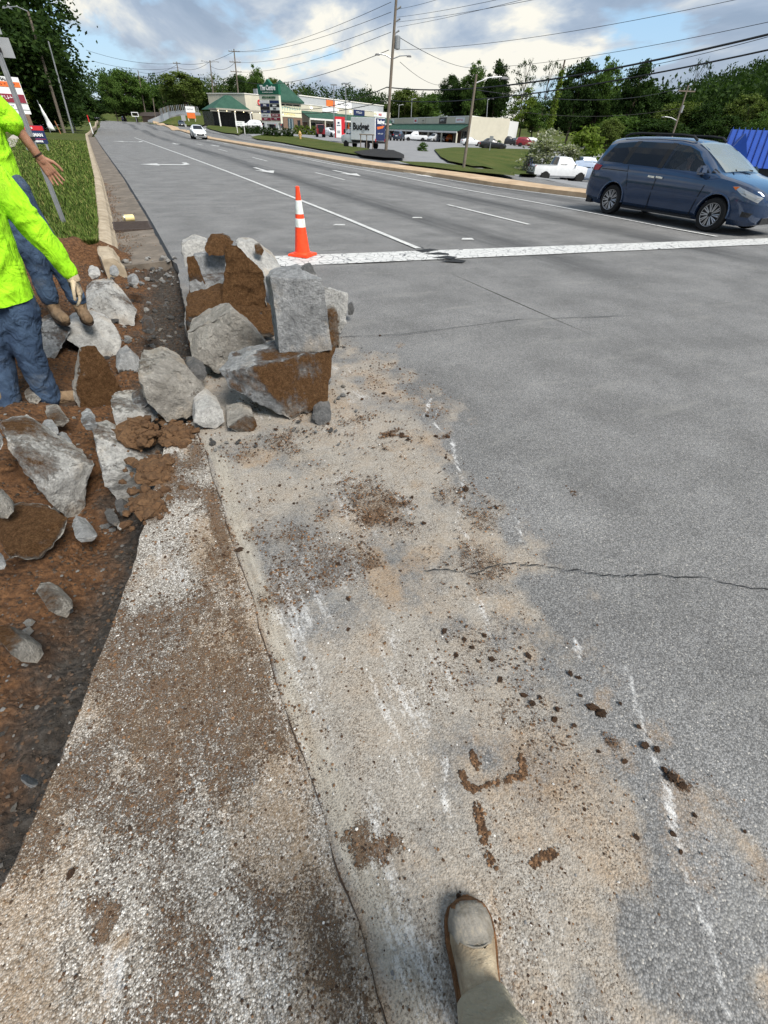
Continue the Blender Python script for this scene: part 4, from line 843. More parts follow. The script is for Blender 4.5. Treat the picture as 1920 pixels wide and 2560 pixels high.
# parking lot and drives
def grid_sheet(name, xs, ys, mat, h):
    V = [(x, y, zt(x, y)+h) for y in ys for x in xs]; n = len(xs)
    F = [(j*n+i, j*n+i+1, (j+1)*n+i+1, (j+1)*n+i) for j in range(len(ys)-1) for i in range(n-1)]
    return tag(pyd(name, V, F, mat), kind='structure')
V = []; F = []; ys_ = np.linspace(14, 178, 60); n = 26
for y in ys_:
    a = float(interp(y, FARK))-.1
    for i in range(n): x = a+(135-a)*(i/(n-1))**1.3; V.append((x, y, zt(x, y)+.012))
for j in range(len(ys_)-1):
    for i in range(n-1): F.append((j*n+i, j*n+i+1, (j+1)*n+i+1, (j+1)*n+i))
tag(pyd('parking_lot', V, F, M_LOT), kind='structure')
M_MULCH = flat('dark_mulch', (.012, .010, .009), .95, 0, .4, 30)
g1 = pxpoly('grass_island', [(628, 345), (700, 340), (790, 350), (860, 362), (960, 385), (985, 394), (900, 392), (800, 377), (700, 358)], M_GRASS, .14, 3)
g2 = pxpoly('mulch_bed', [(885, 386), (935, 377), (985, 381), (1010, 394), (1010, 404), (960, 402), (905, 396)], M_MULCH, .20, 3)
g3 = pxpoly('grass_slope', [(1085, 376), (1135, 371), (1260, 374), (1330, 376), (1345, 400), (1330, 421), (1180, 421), (1120, 408)], M_GRASS, .16, 3)
g4 = pxpoly('grass_strip', [(995, 410), (1060, 412), (1180, 425), (1285, 444), (1285, 449), (1150, 436), (1040, 421)], M_GRASS, .16, 3)
g5 = pxpoly('grass_slope', [(1275, 430), (1310, 425), (1340, 428), (1340, 445), (1300, 443)], M_GRASS, .16, 2)
g6 = pxpoly('grass_slope', [(360, 307), (430, 297), (520, 293), (530, 303), (508, 318), (450, 316)], M_GRASS, .3, 3)
g7 = pxpoly('grass_island', [(515, 320), (560, 316), (640, 322), (610, 332), (598, 340), (545, 330)], M_GRASS, .16, 3)
M_WALK = flat('pale_concrete', (.34, .31, .27), .9, 0, .15, 3)
pxpoly('sidewalk', [(30, 345), (60, 326), (110, 314), (160, 312), (150, 318), (90, 330), (50, 352), (40, 375), (0, 380)], M_WALK, .16, 2)
# ---------------------------------------------------------------- leaves and trees
def leafmat(name, lo, mid, hi):
    m = NM(name); v = m.geo('Random Per Island'); big = m.noise(.5, 3, .6)
    c = m.ramp(m.math('ADD', m.math('MULTIPLY', v, .6), m.math('MULTIPLY', big, .4)), [(.15, lo), (.5, mid), (.85, hi)])
    c = m.mix(m.math('MULTIPLY', m.objrand(), .35), c, mid); m.set(c, .85); m.b.inputs['Specular IOR Level'].default_value = .08
    tr = m.n.new('ShaderNodeBsdfTranslucent'); m.l.new(m.mix(1.0, c, (1.3, 1.5, .6), 'MULTIPLY'), tr.inputs[0]); ad = m.n.new('ShaderNodeMixShader'); ad.inputs[0].default_value = .28
    m.l.new(m.b.outputs[0], ad.inputs[1]); m.l.new(tr.outputs[0], ad.inputs[2]); m.l.new(ad.outputs[0], m.n['Material Output'].inputs[0]); return m.m
LEAF = {'green': leafmat('leaf_green', (.026, .052, .012), (.060, .105, .024), (.11, .17, .042)), 'dark': leafmat('leaf_dark', (.009, .019, .006), (.021, .042, .011), (.048, .080, .02)),
        'yellow': leafmat('leaf_yellow_green', (.05, .08, .012), (.10, .145, .025), (.17, .21, .045)), 'white': leafmat('leaf_pale_blossom', (.05, .075, .03), (.22, .23, .16), (.46, .46, .38)), 'olive': leafmat('leaf_olive', (.035, .05, .012), (.08, .11, .028), (.14, .175, .05))}
M_BARK = flat('bark', (.075, .058, .042), .95, 0, .35, 4)
def leaves(P, size, seed, flatten=.0):
    r_ = np.random.default_rng(seed); n = len(P); nn = r_.normal(size=(n, 3)); nn[:, 2] = np.abs(nn[:, 2])+flatten; nn /= np.linalg.norm(nn, axis=1)[:, None]
    a = np.cross(nn, r_.normal(size=(n, 3))); a /= np.linalg.norm(a, axis=1)[:, None]; b_ = np.cross(nn, a); s = size*r_.uniform(.6, 1.4, n)[:, None]
    W = np.stack([P+a*s, P+b_*s*.55, P-a*s, P-b_*s*.55], 1).reshape(-1, 3); me = bpy.data.meshes.new('leaves'); me.vertices.add(n*4); me.vertices.foreach_set('co', W.ravel())
    me.loops.add(n*4); me.loops.foreach_set('vertex_index', np.arange(n*4, dtype=np.int32)); me.polygons.add(n); me.polygons.foreach_set('loop_start', np.arange(n, dtype=np.int32)*4); me.update(calc_edges=True); return me
def crown_pts(kind, nc, nl, seed):
    """points of a unit crown: x,y within +-.5, z 0..1"""
    r_ = np.random.default_rng(seed); C = []
    while len(C) < nc:
        z = r_.uniform(.0, 1); x, y = r_.uniform(-.5, .5, 2); rad = math.hypot(x, y)
        lim = {'round': .5*math.sqrt(max(0, 1-((z-.48)/.53)**2)), 'tall': .5*min(1, (1-z)*2.2)**.55*min(1, z*4+.35), 'cone': .5*(1-z)**.85, 'sparse': .5*math.sqrt(max(0, 1-((z-.6)/.42)**2)), 'bush': .5*math.sqrt(max(0, 1-(z/1.02)**2))}[kind]
        lim *= .8+.35*math.sin(3*math.atan2(y, x)+seed)*math.sin(7*z+seed)
        if rad < lim and (rad > lim*.45 or r_.uniform() < .35 or z > .8): C.append((x, y, z))
    C = np.array(C); sg = {'round': .055, 'tall': .05, 'cone': .04, 'sparse': .045, 'bush': .07}[kind]
    P = (C[:, None, :]+r_.normal(size=(nc, nl, 3))*sg*r_.uniform(.6, 1.3, (nc, 1, 1))*np.array([1, 1, .6])).reshape(-1, 3); return P, C
TP = {}
def tree_proto(key, kind, nc, nl, leaf, seed, mat):
    P, C = crown_pts(kind, nc, nl, seed); me = leaves(P, leaf, seed); me.materials.append(LEAF[mat]); mb = MB(); rs = random.Random(seed)
    mb.tube([(0, 0, -.35), (.01, 0, 0), (.015, .01, .35), (0, 0, .8)], [.035, .028, .02, .006], 7)
    for k in rs.sample(range(len(C)), min(16, len(C))):
        q = C[k]; z0 = max(.02, q[2]-.32); mb.tube([(0, 0, z0), (q[0]*.5, q[1]*.5, (z0+q[2])/2), tuple(q)], [.013, .008, .003], 5)
    tm = bpy.data.meshes.new('trunk'); tm.from_pydata(mb.v, [], mb.f); tm.materials.append(M_BARK); TP[key] = (me, tm)
tree_proto('r1', 'round', 120, 120, .022, 1, 'green'); tree_proto('r2', 'round', 110, 120, .023, 2, 'olive'); tree_proto('r3', 'round', 140, 110, .022, 3, 'dark')
tree_proto('t1', 'tall', 130, 110, .021, 4, 'green'); tree_proto('t2', 'tall', 120, 115, .022, 5, 'dark'); tree_proto('c1', 'cone', 80, 60, .02, 6, 'dark'); tree_proto('s1', 'sparse', 46, 46, .017, 7, 'olive'); tree_proto('s2', 'sparse', 30, 30, .02, 8, 'dark')
tree_proto('b1', 'bush', 60, 80, .035, 9, 'green'); tree_proto('b2', 'bush', 60, 80, .035, 10, 'yellow'); tree_proto('b3', 'bush', 70, 80, .028, 11, 'white'); tree_proto('y1', 'tall', 60, 80, .026, 12, 'yellow'); tree_proto('b4', 'bush', 60, 70, .035, 13, 'dark')
def tree(key, px, top, hw, zc, label, cat='tree', name='tree', group=None, trunk=.22, base=None, rz=None):
    """hw: half width of the crown in photo pixels"""
    B = foot(px, zc) if base is None else Vector(base); H = hgt(B, top); wd = 2*hw*zc/CF*1.12
    e = empty(name, B, rz if rz is not None else random.uniform(0, 6.28)); me, tm = TP[key]; c = bpy.data.objects.new('crown', me); link(c, e); c.location = (0, 0, H*trunk); c.scale = (wd, wd, H*(1-trunk))
    if trunk > .02: t = bpy.data.objects.new('trunk', tm); link(t, e); t.location = (0, 0, H*trunk); t.scale = (wd*.8, wd*.8, H*(1-trunk))
    return tag(e, label, cat, group)
G1 = 'trees along the far road'; G2 = 'trees behind the shops'; G3 = 'trees at the right'
for a in [('r3', 215, 225, 45, 150, 'low dark tree beside the road crest at far left', G1), ('t2', 250, 245, 30, 190, 'hazy small tree beyond the road crest', G1), ('r1', 303, 182, 24, 150, 'narrow leafy tree left of the twin-crowned far tree', G1), ('r1', 350, 174, 48, 155, 'broad airy tree behind the leaning utility pole', G1), ('r3', 320, 240, 50, 170, 'dark low tree filling in behind the basketball-like frame', G1),
          ('c1', 425, 182, 20, 160, 'pointed evergreen between two broad far trees', G1), ('r2', 480, 180, 50, 140, 'broad round green tree behind the roadside billboards', G1), ('r1', 440, 215, 38, 165, 'green tree left of the broad round one', G1), ('r3', 525, 215, 32, 150, 'dark tree behind the double utility pole', G1), ('s1', 556, 183, 25, 150, 'thin see-through tree left of the restaurant', G1), ('r3', 395, 250, 60, 180, 'dark thicket behind the low shed', G1),
          ('t2', 605, 185, 26, 165, 'tall tree rising over the restaurant roof', G2), ('t1', 655, 160, 24, 165, 'tallest tree behind the pyramid roof', G2), ('r1', 632, 190, 32, 170, 'round tree behind the restaurant sign letters', G2), ('r2', 690, 195, 26, 170, 'tree showing left of the pyramid roof', G2), ('s1', 757, 212, 20, 160, 'slight tree right of the pyramid roof', G2),
          ('c1', 924, 212, 22, 190, 'dark spruce left of the tall utility pole', G2), ('c1', 952, 222, 15, 190, 'smaller spruce beside the tall utility pole', G2), ('r2', 1010, 222, 38, 200, 'round green tree right of the tall utility pole', G2), ('r1', 1065, 235, 30, 200, 'green tree behind the white shop sign', G2), ('r3', 985, 262, 40, 205, 'low dark tree behind the inner shop corner', G2), ('r2', 1045, 262, 60, 215, 'low wide tree above the right shop roof', G2),
          ('r3', 1120, 190, 30, 175, 'dark rounded tree at the left of the tall grove', G2), ('t1', 1175, 148, 30, 170, 'tall leafy tree behind the street lamp pole', G2), ('t2', 1225, 148, 30, 172, 'tall dark tree right of the street lamp pole', G2), ('r3', 1170, 220, 70, 180, 'dense dark tree mass low in the grove', G2),
          ('s2', 1292, 150, 32, 165, 'see-through tree with bare-looking boughs, left of two', G2), ('s2', 1345, 152, 28, 165, 'see-through tree with bare-looking boughs, right of two', G2), ('y1', 1300, 215, 34, 155, 'bright green tree under the see-through pair', G2), ('t1', 1330, 250, 30, 155, 'green tree behind the white end wall', G2),
          ('t2', 1420, 145, 48, 110, 'large dark tree left of the vine-covered pole', G3), ('t1', 1480, 138, 40, 112, 'tallest tree right of the vine-covered pole', G3), ('t2', 1560, 148, 44, 105, 'dark tree above the minivan roof rack', G3), ('r3', 1450, 230, 90, 118, 'wide dense tree low behind the flowering shrub', G3), ('r2', 1525, 296, 32, 75, 'round light green tree behind the minivan rear', G3), ('r3', 1610, 225, 60, 110, 'dark tree left of the leaning lamp pole', G3), ('s2', 1690, 148, 30, 130, 'wispy pine standing out above the wooded hill', G3),
          ('r2', 1680, 255, 55, 100, 'green tree behind the leaning lamp pole', G3), ('r3', 1760, 260, 50, 95, 'tree right of the leaning lamp pole', G3), ('r2', 1850, 236, 50, 90, 'light green tree above the blue roof', G3), ('r1', 1915, 262, 46, 85, 'green tree cut by the right picture edge', G3), ('r3', 1800, 290, 50, 80, 'low dark tree just behind the blue roof', G3), ('r1', 1560, 290, 60, 95, 'green tree low over the minivan roof', G3), ('r3', 1640, 300, 70, 90, 'dark low tree beside the blue roof', G3)]:
    tree(a[0], a[1], a[2], a[3], a[4], a[5], group=a[6])
tree('b3', 1392, 322, 72, 50, 'large shrub in white blossom behind the white pickup', 'shrub', 'flowering_shrub', trunk=0.0); tree('b2', 1475, 322, 60, 52, 'rounded yellow-green shrub right of the white-blossomed one', 'shrub', 'shrub', trunk=0.0)
tree('b1', 1345, 372, 18, 52, 'small shrub left of the white-blossomed one', 'shrub', 'shrub', trunk=0.0)
# the big dark tree over the verge
P, C = crown_pts('round', 520, 130, 21); me = leaves(P, .0135, 21, -.2); me.materials.append(LEAF['dark'])
B = foot(30, 62, 305); e = empty('big_tree', B); H = hgt(B, -150); wd = 440*62/CF; c = mesh_obj('crown', me, None, e); c.location = (0, 0, H*.05); c.scale = (wd, wd, H*.95)
t = bpy.data.objects.new('trunk', TP['r1'][1]); link(t, e); t.location = (0, 0, H*.2); t.scale = (wd*.8, wd*.8, H*.7); tag(e, 'huge dark leafy tree overhanging the left verge', 'tree')
tree('y1', 22, 120, 75, 58, 'yellow-green young tree in front of the huge dark tree', group='trees along the left verge')
tree('r3', 190, 205, 38, 85, 'dark tree at the road-side edge of the huge tree', group='trees along the left verge', trunk=.05); tree('b4', 240, 280, 26, 130, 'low bushes where the verge meets the crest', 'shrub', 'shrub', trunk=0); tree('b4', 120, 262, 70, 80, 'dark undergrowth beneath the huge tree', 'shrub', 'shrub', trunk=0)
# wooded hill: reads as one mass
V = []; F = []; nx_, ny_ = 40, 16
def hill_z(x, y):
    p_ = Vector((x, y)); d_ = p_.length; a = math.degrees(math.atan2(x, y)); return 15*sstep(130, 330, d_)*sstep(44, 62, a)*(1+.25*math.sin(a*.35)) + 11*sstep(250, 420, d_)
for j in range(ny_):
    d_ = 110+j*26
    for i in range(nx_): a = R(-30+i*4.0); x, y = d_*math.sin(a), d_*math.cos(a); V.append((x, y, float(hill_z(x, y))-1.2))
for j in range(ny_-1):
    for i in range(nx_-1): F.append((j*nx_+i, j*nx_+i+1, (j+1)*nx_+i+1, (j+1)*nx_+i))
tag(pyd('hill', V, F, M_GRASS, smooth=True), kind='structure')
Cs = []; rs = random.Random(5)
while len(Cs) < 620:
    a = R(rs.uniform(47, 90)); d_ = rs.uniform(165, 330); x, y = d_*math.sin(a), d_*math.cos(a); Cs.append((x, y, float(hill_z(x, y)), rs.uniform(4, 7)))
for k in range(260):
    a = R(rs.uniform(-25, 47)); d_ = rs.uniform(290, 400); x, y = d_*math.sin(a), d_*math.cos(a); Cs.append((x, y, float(hill_z(x, y)), rs.uniform(4, 7)))
Cs = np.array(Cs); r_ = np.random.default_rng(3); nl = 260; dv = r_.normal(size=(len(Cs), nl, 3)); dv /= np.linalg.norm(dv, axis=2)[:, :, None]; dv[:, :, 2] = np.abs(dv[:, :, 2])
P = (Cs[:, None, :3]+dv*Cs[:, None, 3:4]*r_.uniform(.75, 1.08, (len(Cs), nl, 1))*np.array([1, 1, 1.5])+np.array([0, 0, 4.])).reshape(-1, 3); me = leaves(P, .5, 77); tag(mesh_obj('wooded_hillside', me, LEAF['dark']), 'dark green wooded hillside rising behind the shops and minivan', 'woodland', None, 'stuff')
# round clipped shrubs and hedges
def shrub(px, py, wpx, hpx, zc, label, key='b4', group=None, name='shrub', sy=1.0):
    B = gz(px, py); zc2 = (B-Vector((0, 0, CH))).dot(fw); k = zc2/CF; e = empty(name, B); c = bpy.data.objects.new('foliage', TP[key][0]); link(c, e); c.scale = (wpx*k, wpx*k*sy, hpx*k/1.335); return tag(e, label, 'shrub', group)
for i, (px, py, w_) in enumerate([(664, 341, 20), (676, 342, 20), (692, 343, 26), (713, 343, 22), (726, 344, 20)]): shrub(px, py, w_, 24, 0, 'round clipped shrub at the foot of the pylon sign, number %s from left' % ('one', 'two', 'three', 'four', 'five')[i], 'b4', 'clipped shrubs under the pylon sign')
for i, px in enumerate((612, 624, 637, 648)): shrub(px, 335, 20, 22, 0, 'low hedge shrub beside the white car, %s from left' % ('first', 'second', 'third', 'fourth')[i], 'b4', 'hedge left of the pylon sign')
for i, px in enumerate((742, 755, 770, 785)): shrub(px, 335+i, 20, 22, 0, 'yellow-green hedge shrub in front of the shop door, %s from left' % ('first', 'second', 'third', 'fourth')[i], 'b2', 'hedge by the shop door')
for px, py, w_, lb in ((1056, 378, 26, 'small dark shrub on the mulch at the driveway corner'), (1215, 373, 18, 'small round shrub left of the grey post'), (1244, 373, 20, 'small round shrub right of the grey post')): shrub(px, py, w_, 22, 0, lb, 'b1')
for i, px in enumerate((530, 541, 552, 563)): shrub(px, 315, 15, 38, 0, 'tall planter shrub along the restaurant terrace, %s from left' % ('first', 'second', 'third', 'fourth')[i], 'b4', 'terrace shrubs')
# ================================================================ shops, signs, poles, wires
M_CREAM = flat('cream_stucco', (.50, .47, .38), .9, 0, .06, 1); M_WHITEW = flat('white_painted_block', (.62, .63, .62), .8, 0, .05, 1); M_DARKG = flat('dark_storefront', (.02, .022, .024), .25, 0, .4, .6); M_BRICK = flat('brown_brick', (.16, .105, .075), .9, 0, .25, 4)
m = NM('green_metal_roof'); wv = m.n.new('ShaderNodeTexWave'); wv.wave_type = 'BANDS'; wv.bands_direction = 'X'; wv.inputs['Scale'].default_value = .75; m.l.new(m.vec(), wv.inputs[0])
m.set(m.ramp(m.noise(.8, 5), [(.3, (.022, .062, .045)), (.7, (.036, .088, .064))]), .45); m.b.inputs['Specular IOR Level'].default_value = .12; m.b.inputs['Roughness'].default_value = .75; m.bump(m.ramp(wv.outputs['Fac'], [(.86, 0.0), (.96, 1.0)]), .08, 1.0); M_GROOF = m.m
m = NM('window_glass'); m.set((.016, .019, .023), .06, 0, Specular_IOR_Level=.6); M_GLASS = m.m
M_TRIM = flat('white_trim', (.62, .61, .58), .6); M_METAL = flat('galvanised_steel', (.30, .31, .32), .45, .6, .15, 8); M_WOODP = flat('weathered_pole_wood', (.15, .125, .10), .95, 0, .25, 3); M_BLACK = flat('black_paint', (.014, .014, .015), .5); M_RED = flat('sign_red', (.50, .02, .03), .5); M_WHITE = flat('sign_white', (.68, .69, .69), .5, 0, .06); M_NAVY = flat('sign_navy', (.018, .028, .085), .5); M_GREENS = flat('sign_green', (.012, .10, .06), .5); M_YEL = flat('sign_yellow', (.66, .56, .16), .6); M_ORNG = flat('sign_orange', (.62, .14, .03), .6); M_MAROON = flat('sign_maroon', (.20, .022, .04), .6); M_STEELB = flat('sign_back_aluminium', (.36, .37, .38), .5, .5, .08, 3); M_GREYB = flat('grey_siding', (.33, .35, .37), .8, 0, .06, 1)
FC = {}
UNREAD = {'OFFICE', 'FOR LEASE', '828 5550', 'FITNESS', 'LOANS', 'Jewelry', 'Salon', 'GEAR TRADING', 'MUSIC', 'CAFE', 'METRO', 'OPEN DOOR', 'Laser Spa', 'SPA', 'PETS & MORE', 'Flowers', '1-800 rent', 'LIBERTY TAX', 'Barber', 'Restaurant', 'Catering', 'AT BILTMORE VILLAGE'}
def text(s, size, loc, mat, parent, name='lettering', bold=0.0, align='CENTER', rz=0.0, rx=math.pi/2, depth=.02, sx=1.0, shear=0.0):
    if s in UNREAD:      # lettering too small to read in the photograph: strokes only
        rs = random.Random(len(s)*7+int(size*100)); mb = MB(); x = -size*.29*len(s)
        for ch_ in s:
            if ch_ != ' ': h_ = size*rs.uniform(.42, .68); mb.box((x, -h_/2+size*.36, 0), (size*.11, h_, depth)); mb.box((x+size*.2, rs.uniform(-.2, .25)*size, .001), (size*.3, size*.12, depth))
            x += size*.58
        o = mb.build(name, mat, parent); o.location = loc; o.rotation_euler = (rx, 0, rz); o.scale = (sx, 1, 1); return o
    cu = bpy.data.curves.new(name, 'FONT'); cu.body = s; cu.size = size; cu.align_x = align; cu.align_y = 'CENTER'; cu.extrude = depth; cu.offset = bold; cu.resolution_u = 2; cu.shear = shear
    tmp = bpy.data.objects.new('tmp', cu); me = baked(tmp); bpy.data.objects.remove(tmp)
    me.materials.clear(); me.materials.append(mat); o = bpy.data.objects.new(name, me); link(o, parent); o.location = loc; o.rotation_euler = (rx, 0, rz); o.scale = (sx, 1, 1); return o
def fr(pxL, zcL, pxR, zcR, py=335):
    """frame facing the viewer between two picture columns: origin, heading, width"""
    a, b = at(pxL, py, zcL), at(pxR, py, zcR); rz = math.atan2(b.y-a.y, b.x-a.x); return Vector((a.x, a.y, zt(a.x, a.y))), rz, math.hypot(b.x-a.x, b.y-a.y)
# --- right wing of the shops (P1 -> P2), with the white end wall (P2 -> P3)
P0, P1, P2, P3 = Vector((48.8, 151, 0)), Vector((88.3, 175.7, 0)), Vector((77.8, 112.2, 0)), Vector((109, 133.4, 0))
def wing(A, Bp, name, label, signs, z0, H, depth, endwall=None, n_post=7):
    d_ = Bp-A; W = d_.length; e = empty(name, (A.x, A.y, z0), math.atan2(d_.y, d_.x)); hb = H-1.45
    MB().prism([(0, 0.0), (W, 0), (W, depth), (0, depth)], -.8, H-.02).build('wall', M_CREAM, e)
    MB().box((W/2, -.12, H-.62), (W+.1, .22, 1.3)).build('fascia', M_CREAM, e); MB().box((W/2, -.14, H+.04), (W+.2, .34, .14)).build('coping', M_TRIM, e)
    rf = MB().add([(-.1, -.25, hb+.15), (W+.1, -.25, hb+.15), (W+.1, -3.4, hb-1.15), (-.1, -3.4, hb-1.15), (-.1, -.25, hb), (W+.1, -.25, hb), (W+.1, -3.4, hb-1.3), (-.1, -3.4, hb-1.3)], [(0, 3, 2, 1), (4, 5, 6, 7), (0, 1, 5, 4), (1, 2, 6, 5), (2, 3, 7, 6), (3, 0, 4, 7)]).build('awning_roof', M_GROOF, e)
    MB().box((W/2, -3.4, hb-1.4), (W, .14, .34)).build('awning_beam', M_TRIM, e)
    for k in range(n_post+1): MB().box((W*k/n_post, -3.35, (hb-1.6-.8)/2), (.3, .3, hb-1.6+.8)).build('post', M_CREAM, e)
    nb = n_post*2
    for k in range(nb):
        x = W*(k+.5)/nb; f_ = MB().box((x, -.03, 1.25), (W/nb*.86, .05, 2.5)).build('shop_window', M_DARKG if k % 3 else M_BRICK, e)
        MB().box((x, -.07, 2.45), (W/nb*.86, .05, .12)).build('mullion', M_TRIM, f_); MB().box((x-W/nb*.2, -.07, 1.2), (.08, .05, 2.38)).build('mullion', M_TRIM, f_)
    for (fx, wd, hh, mt, s, tm) in signs:
        pn = MB().box((W*fx, -.29, H-.62), (wd, .12, hh)).build('shop_sign', mt, e)
        if s: text(s, hh*.62, (W*fx, -.37, H-.62), tm, pn, bold=.02)
    return tag(e, label, 'building'), W
rw, W = wing(P1, P2, 'shop_wing', 'right shop wing with green metal awning and white block end wall', [(.06, 5, 1.0, M_WHITE, 'LOANS', M_NAVY), (.42, 3.2, 1.1, M_WHITEW, 'NAILS', M_RED), (.52, 3.0, .9, M_CREAM, 'Salon', M_BLACK), (.74, 4.6, 1.15, M_BLACK, 'Jewelry', M_WHITE), (.91, 5.2, .95, M_WHITE, 'LIBERTY TAX', M_RED)], .1, 5.0, 10)
d_ = P3-P2; wl = d_.length; iv = Matrix.Rotation(-rw.rotation_euler.z, 3, 'Z')
ewv = []
for q, k in ((P2, 0), (P3, 0), (P3, 1), (P2, 1)):
    t_ = iv@(Vector((q.x, q.y, 0))-Vector((P1.x, P1.y, 0))+Vector((-d_.y, d_.x, 0)).normalized()*.5*k-d_.normalized()*(.3 if q is P2 else 0)); ewv.append((t_.x, t_.y))
MB().prism(ewv, -.8, 5.12).build('end_wall', M_WHITEW, rw)
lw, W = wing(P0, P1, 'shop_wing', 'left shop wing with green awning running from the pyramid roof', [(.28, 7, 1.0, M_WHITE, None, None), (.60, 6, 1.3, M_NAVY, 'FITNESS', M_WHITE), (.86, 7.5, 1.15, M_WHITE, 'NAILS', M_RED)], .6, 5.9, 14)
text('SPA', 1.0, (W*.80, -.37, 5.28), M_YEL, lw, bold=.02)
for fx in (.1, .36, .5): MB().lathe([(.02, -.1), (.16, -.1), (.16, .1), (.02, .1)], c=(W*fx, -.5, 5.3), n=10, axis='y').build('wall_lamp', emis('lamp_glow', (1, .95, .8), 5), lw)
ub = empty('upper_building', (P0.x+3, P0.y+6, .6), math.atan2((P1-P0).y, (P1-P0).x)); MB().box((22, 8, 3.9), (44, 14, 7.8)).build('wall', M_GREYB, ub); MB().box((22, .95, 7.85), (44.3, .2, .2)).build('coping', M_TRIM, ub)
MB().box((14, .9, 6.9), (4, .15, 1.3)).build('sign_panel', M_ORNG, ub); sp2 = MB().box((20.5, .9, 6.9), (8.5, .14, 1.3)).build('sign_panel', M_WHITE, ub); text('GEAR TRADING', .85, (20.5, .8, 6.9), M_NAVY, sp2); tag(ub, 'grey upper storey building rising behind the left shop wing', 'building')
# --- tower with the pyramid roof
o_, rz_, wd_ = fr(699, 110, 757, 114); o_.z = 1.0; tw = empty('tower_building', o_, rz_); H1 = hgt(at(752, 323, 113), 251)-0.0
tagl = tag(tw, 'entrance tower with green pyramid roof and banner over the door', 'building'); H1 = 5.7
MB().prism([(0, 0), (wd_, 0), (wd_, 6), (0, 6)], -1, H1).build('wall', M_CREAM, tw); wdp = wd_+1.0
ap = (wd_/2, 3.0, H1+3.9); MB().add([(-.6, -.7, H1), (wd_+.6, -.7, H1), (wd_+.6, 6, H1), (-.6, 6, H1), ap, (-.6, -.7, H1-.35), (wd_+.6, -.7, H1-.35), (wd_+.6, 6, H1-.35), (-.6, 6, H1-.35)], [(0, 1, 4), (1, 2, 4), (2, 3, 4), (3, 0, 4), (5, 6, 1, 0), (6, 7, 2, 1), (7, 8, 3, 2), (8, 5, 0, 3), (8, 7, 6, 5)]).build('pyramid_roof', M_GROOF, tw)
for k in range(3):
    x = wd_*(.2+.3*k); f_ = MB().box((x, -.03, H1-1.3), (wd_*.25, .06, 1.3)).build('window', M_GLASS, tw); MB().box((x, -.06, H1-2.0), (wd_*.28, .12, .1)).build('sill', M_TRIM, f_)
MB().prism([(0, -.02), (wd_, -.02), (wd_, -.1), (0, -.1)], -.5, 2.6).build('brick_base', M_BRICK, tw)
for x in (.44, .56): f_ = MB().box((wd_*x, -.14, 1.2), (wd_*.11, .06, 2.5)).build('door', flat('door_glass', (.05, .085, .10), .1), tw); MB().box((wd_*x, -.19, 1.2), (.06, .03, 2.4)).build('handle', M_TRIM, f_)
for x in (.12, .85): f_ = MB().box((wd_*x, -.14, 1.4), (wd_*.12, .06, 1.6)).build('window', M_DARKG, tw)
bn = MB().box((wd_*.5, -.12, 3.75), (wd_*.98, .06, 2.1)).build('banner', flat('banner_cream', (.60, .58, .42), .8), tw); text('Restaurant', 1.15, (wd_*.5, -.17, 4.2), flat('banner_teal', (.20, .36, .33), .7), bn, bold=.03, sx=1.15); text('Catering', .75, (wd_*.5, -.17, 3.2), M_YEL, bn, bold=.04)
# --- restaurant with canopy and string lights
o_, rz_, wd_ = fr(624, 103, 690, 106); o_.z = 1.1; rs_ = empty('restaurant', o_, rz_); tag(rs_, 'cream restaurant with red letters, green hip roof and lit canopy', 'building')
MB().prism([(0, 0), (wd_+1, 0), (wd_+1, 9), (-4.5, 12)], -1, 6.0).build('wall', M_CREAM, rs_); MB().prism([(-.1, -.1), (wd_+1, -.1), (wd_+1, 9.1), (-4.7, 12.1)], 6.0, 6.15).build('coping', M_TRIM, rs_)
MB().box((wd_*.8, 4, 6.7), (2.2, 2, 1.0)).build('roof_unit', M_METAL, rs_)
text('OSSI', 1.3, (4.2, -.12, 4.7), M_RED, rs_, bold=.06)
MB().add([(-9, -2.5, 3.0), (.5, -2.5, 3.0), (.5, 5, 3.0), (-9, 5, 3.0), (-4.2, 1.5, 5.6), (-2.8, 1.5, 5.6)], [(0, 1, 5, 4), (1, 2, 5), (2, 3, 4, 5), (3, 0, 4), (3, 2, 1, 0)]).build('hip_roof', M_GROOF, rs_)
MB().prism([(-9, -2.4), (.3, -2.4), (.3, 4.5), (-9, 4.5)], -1, 2.7).build('terrace_wall', M_DARKG, rs_)
cp = MB().box((-2.0, -4.8, 3.05), (15.5, 5, .28)).build('canopy', flat('canopy_grey', (.30, .28, .24), .8), rs_)
for k in range(9): MB().lathe([(.02, -.09), (.09, 0), (.02, .09)], c=(-9.4+k*1.9, -7.25, 2.78), n=6).build('string_lamp', emis('string_light', (1, .82, .5), 2.5), cp)
for k in range(5): MB().box((-9.3+k*3.6, -7.0, 1.0), (.24, .24, 3.9)).build('post', M_TRIM, rs_)
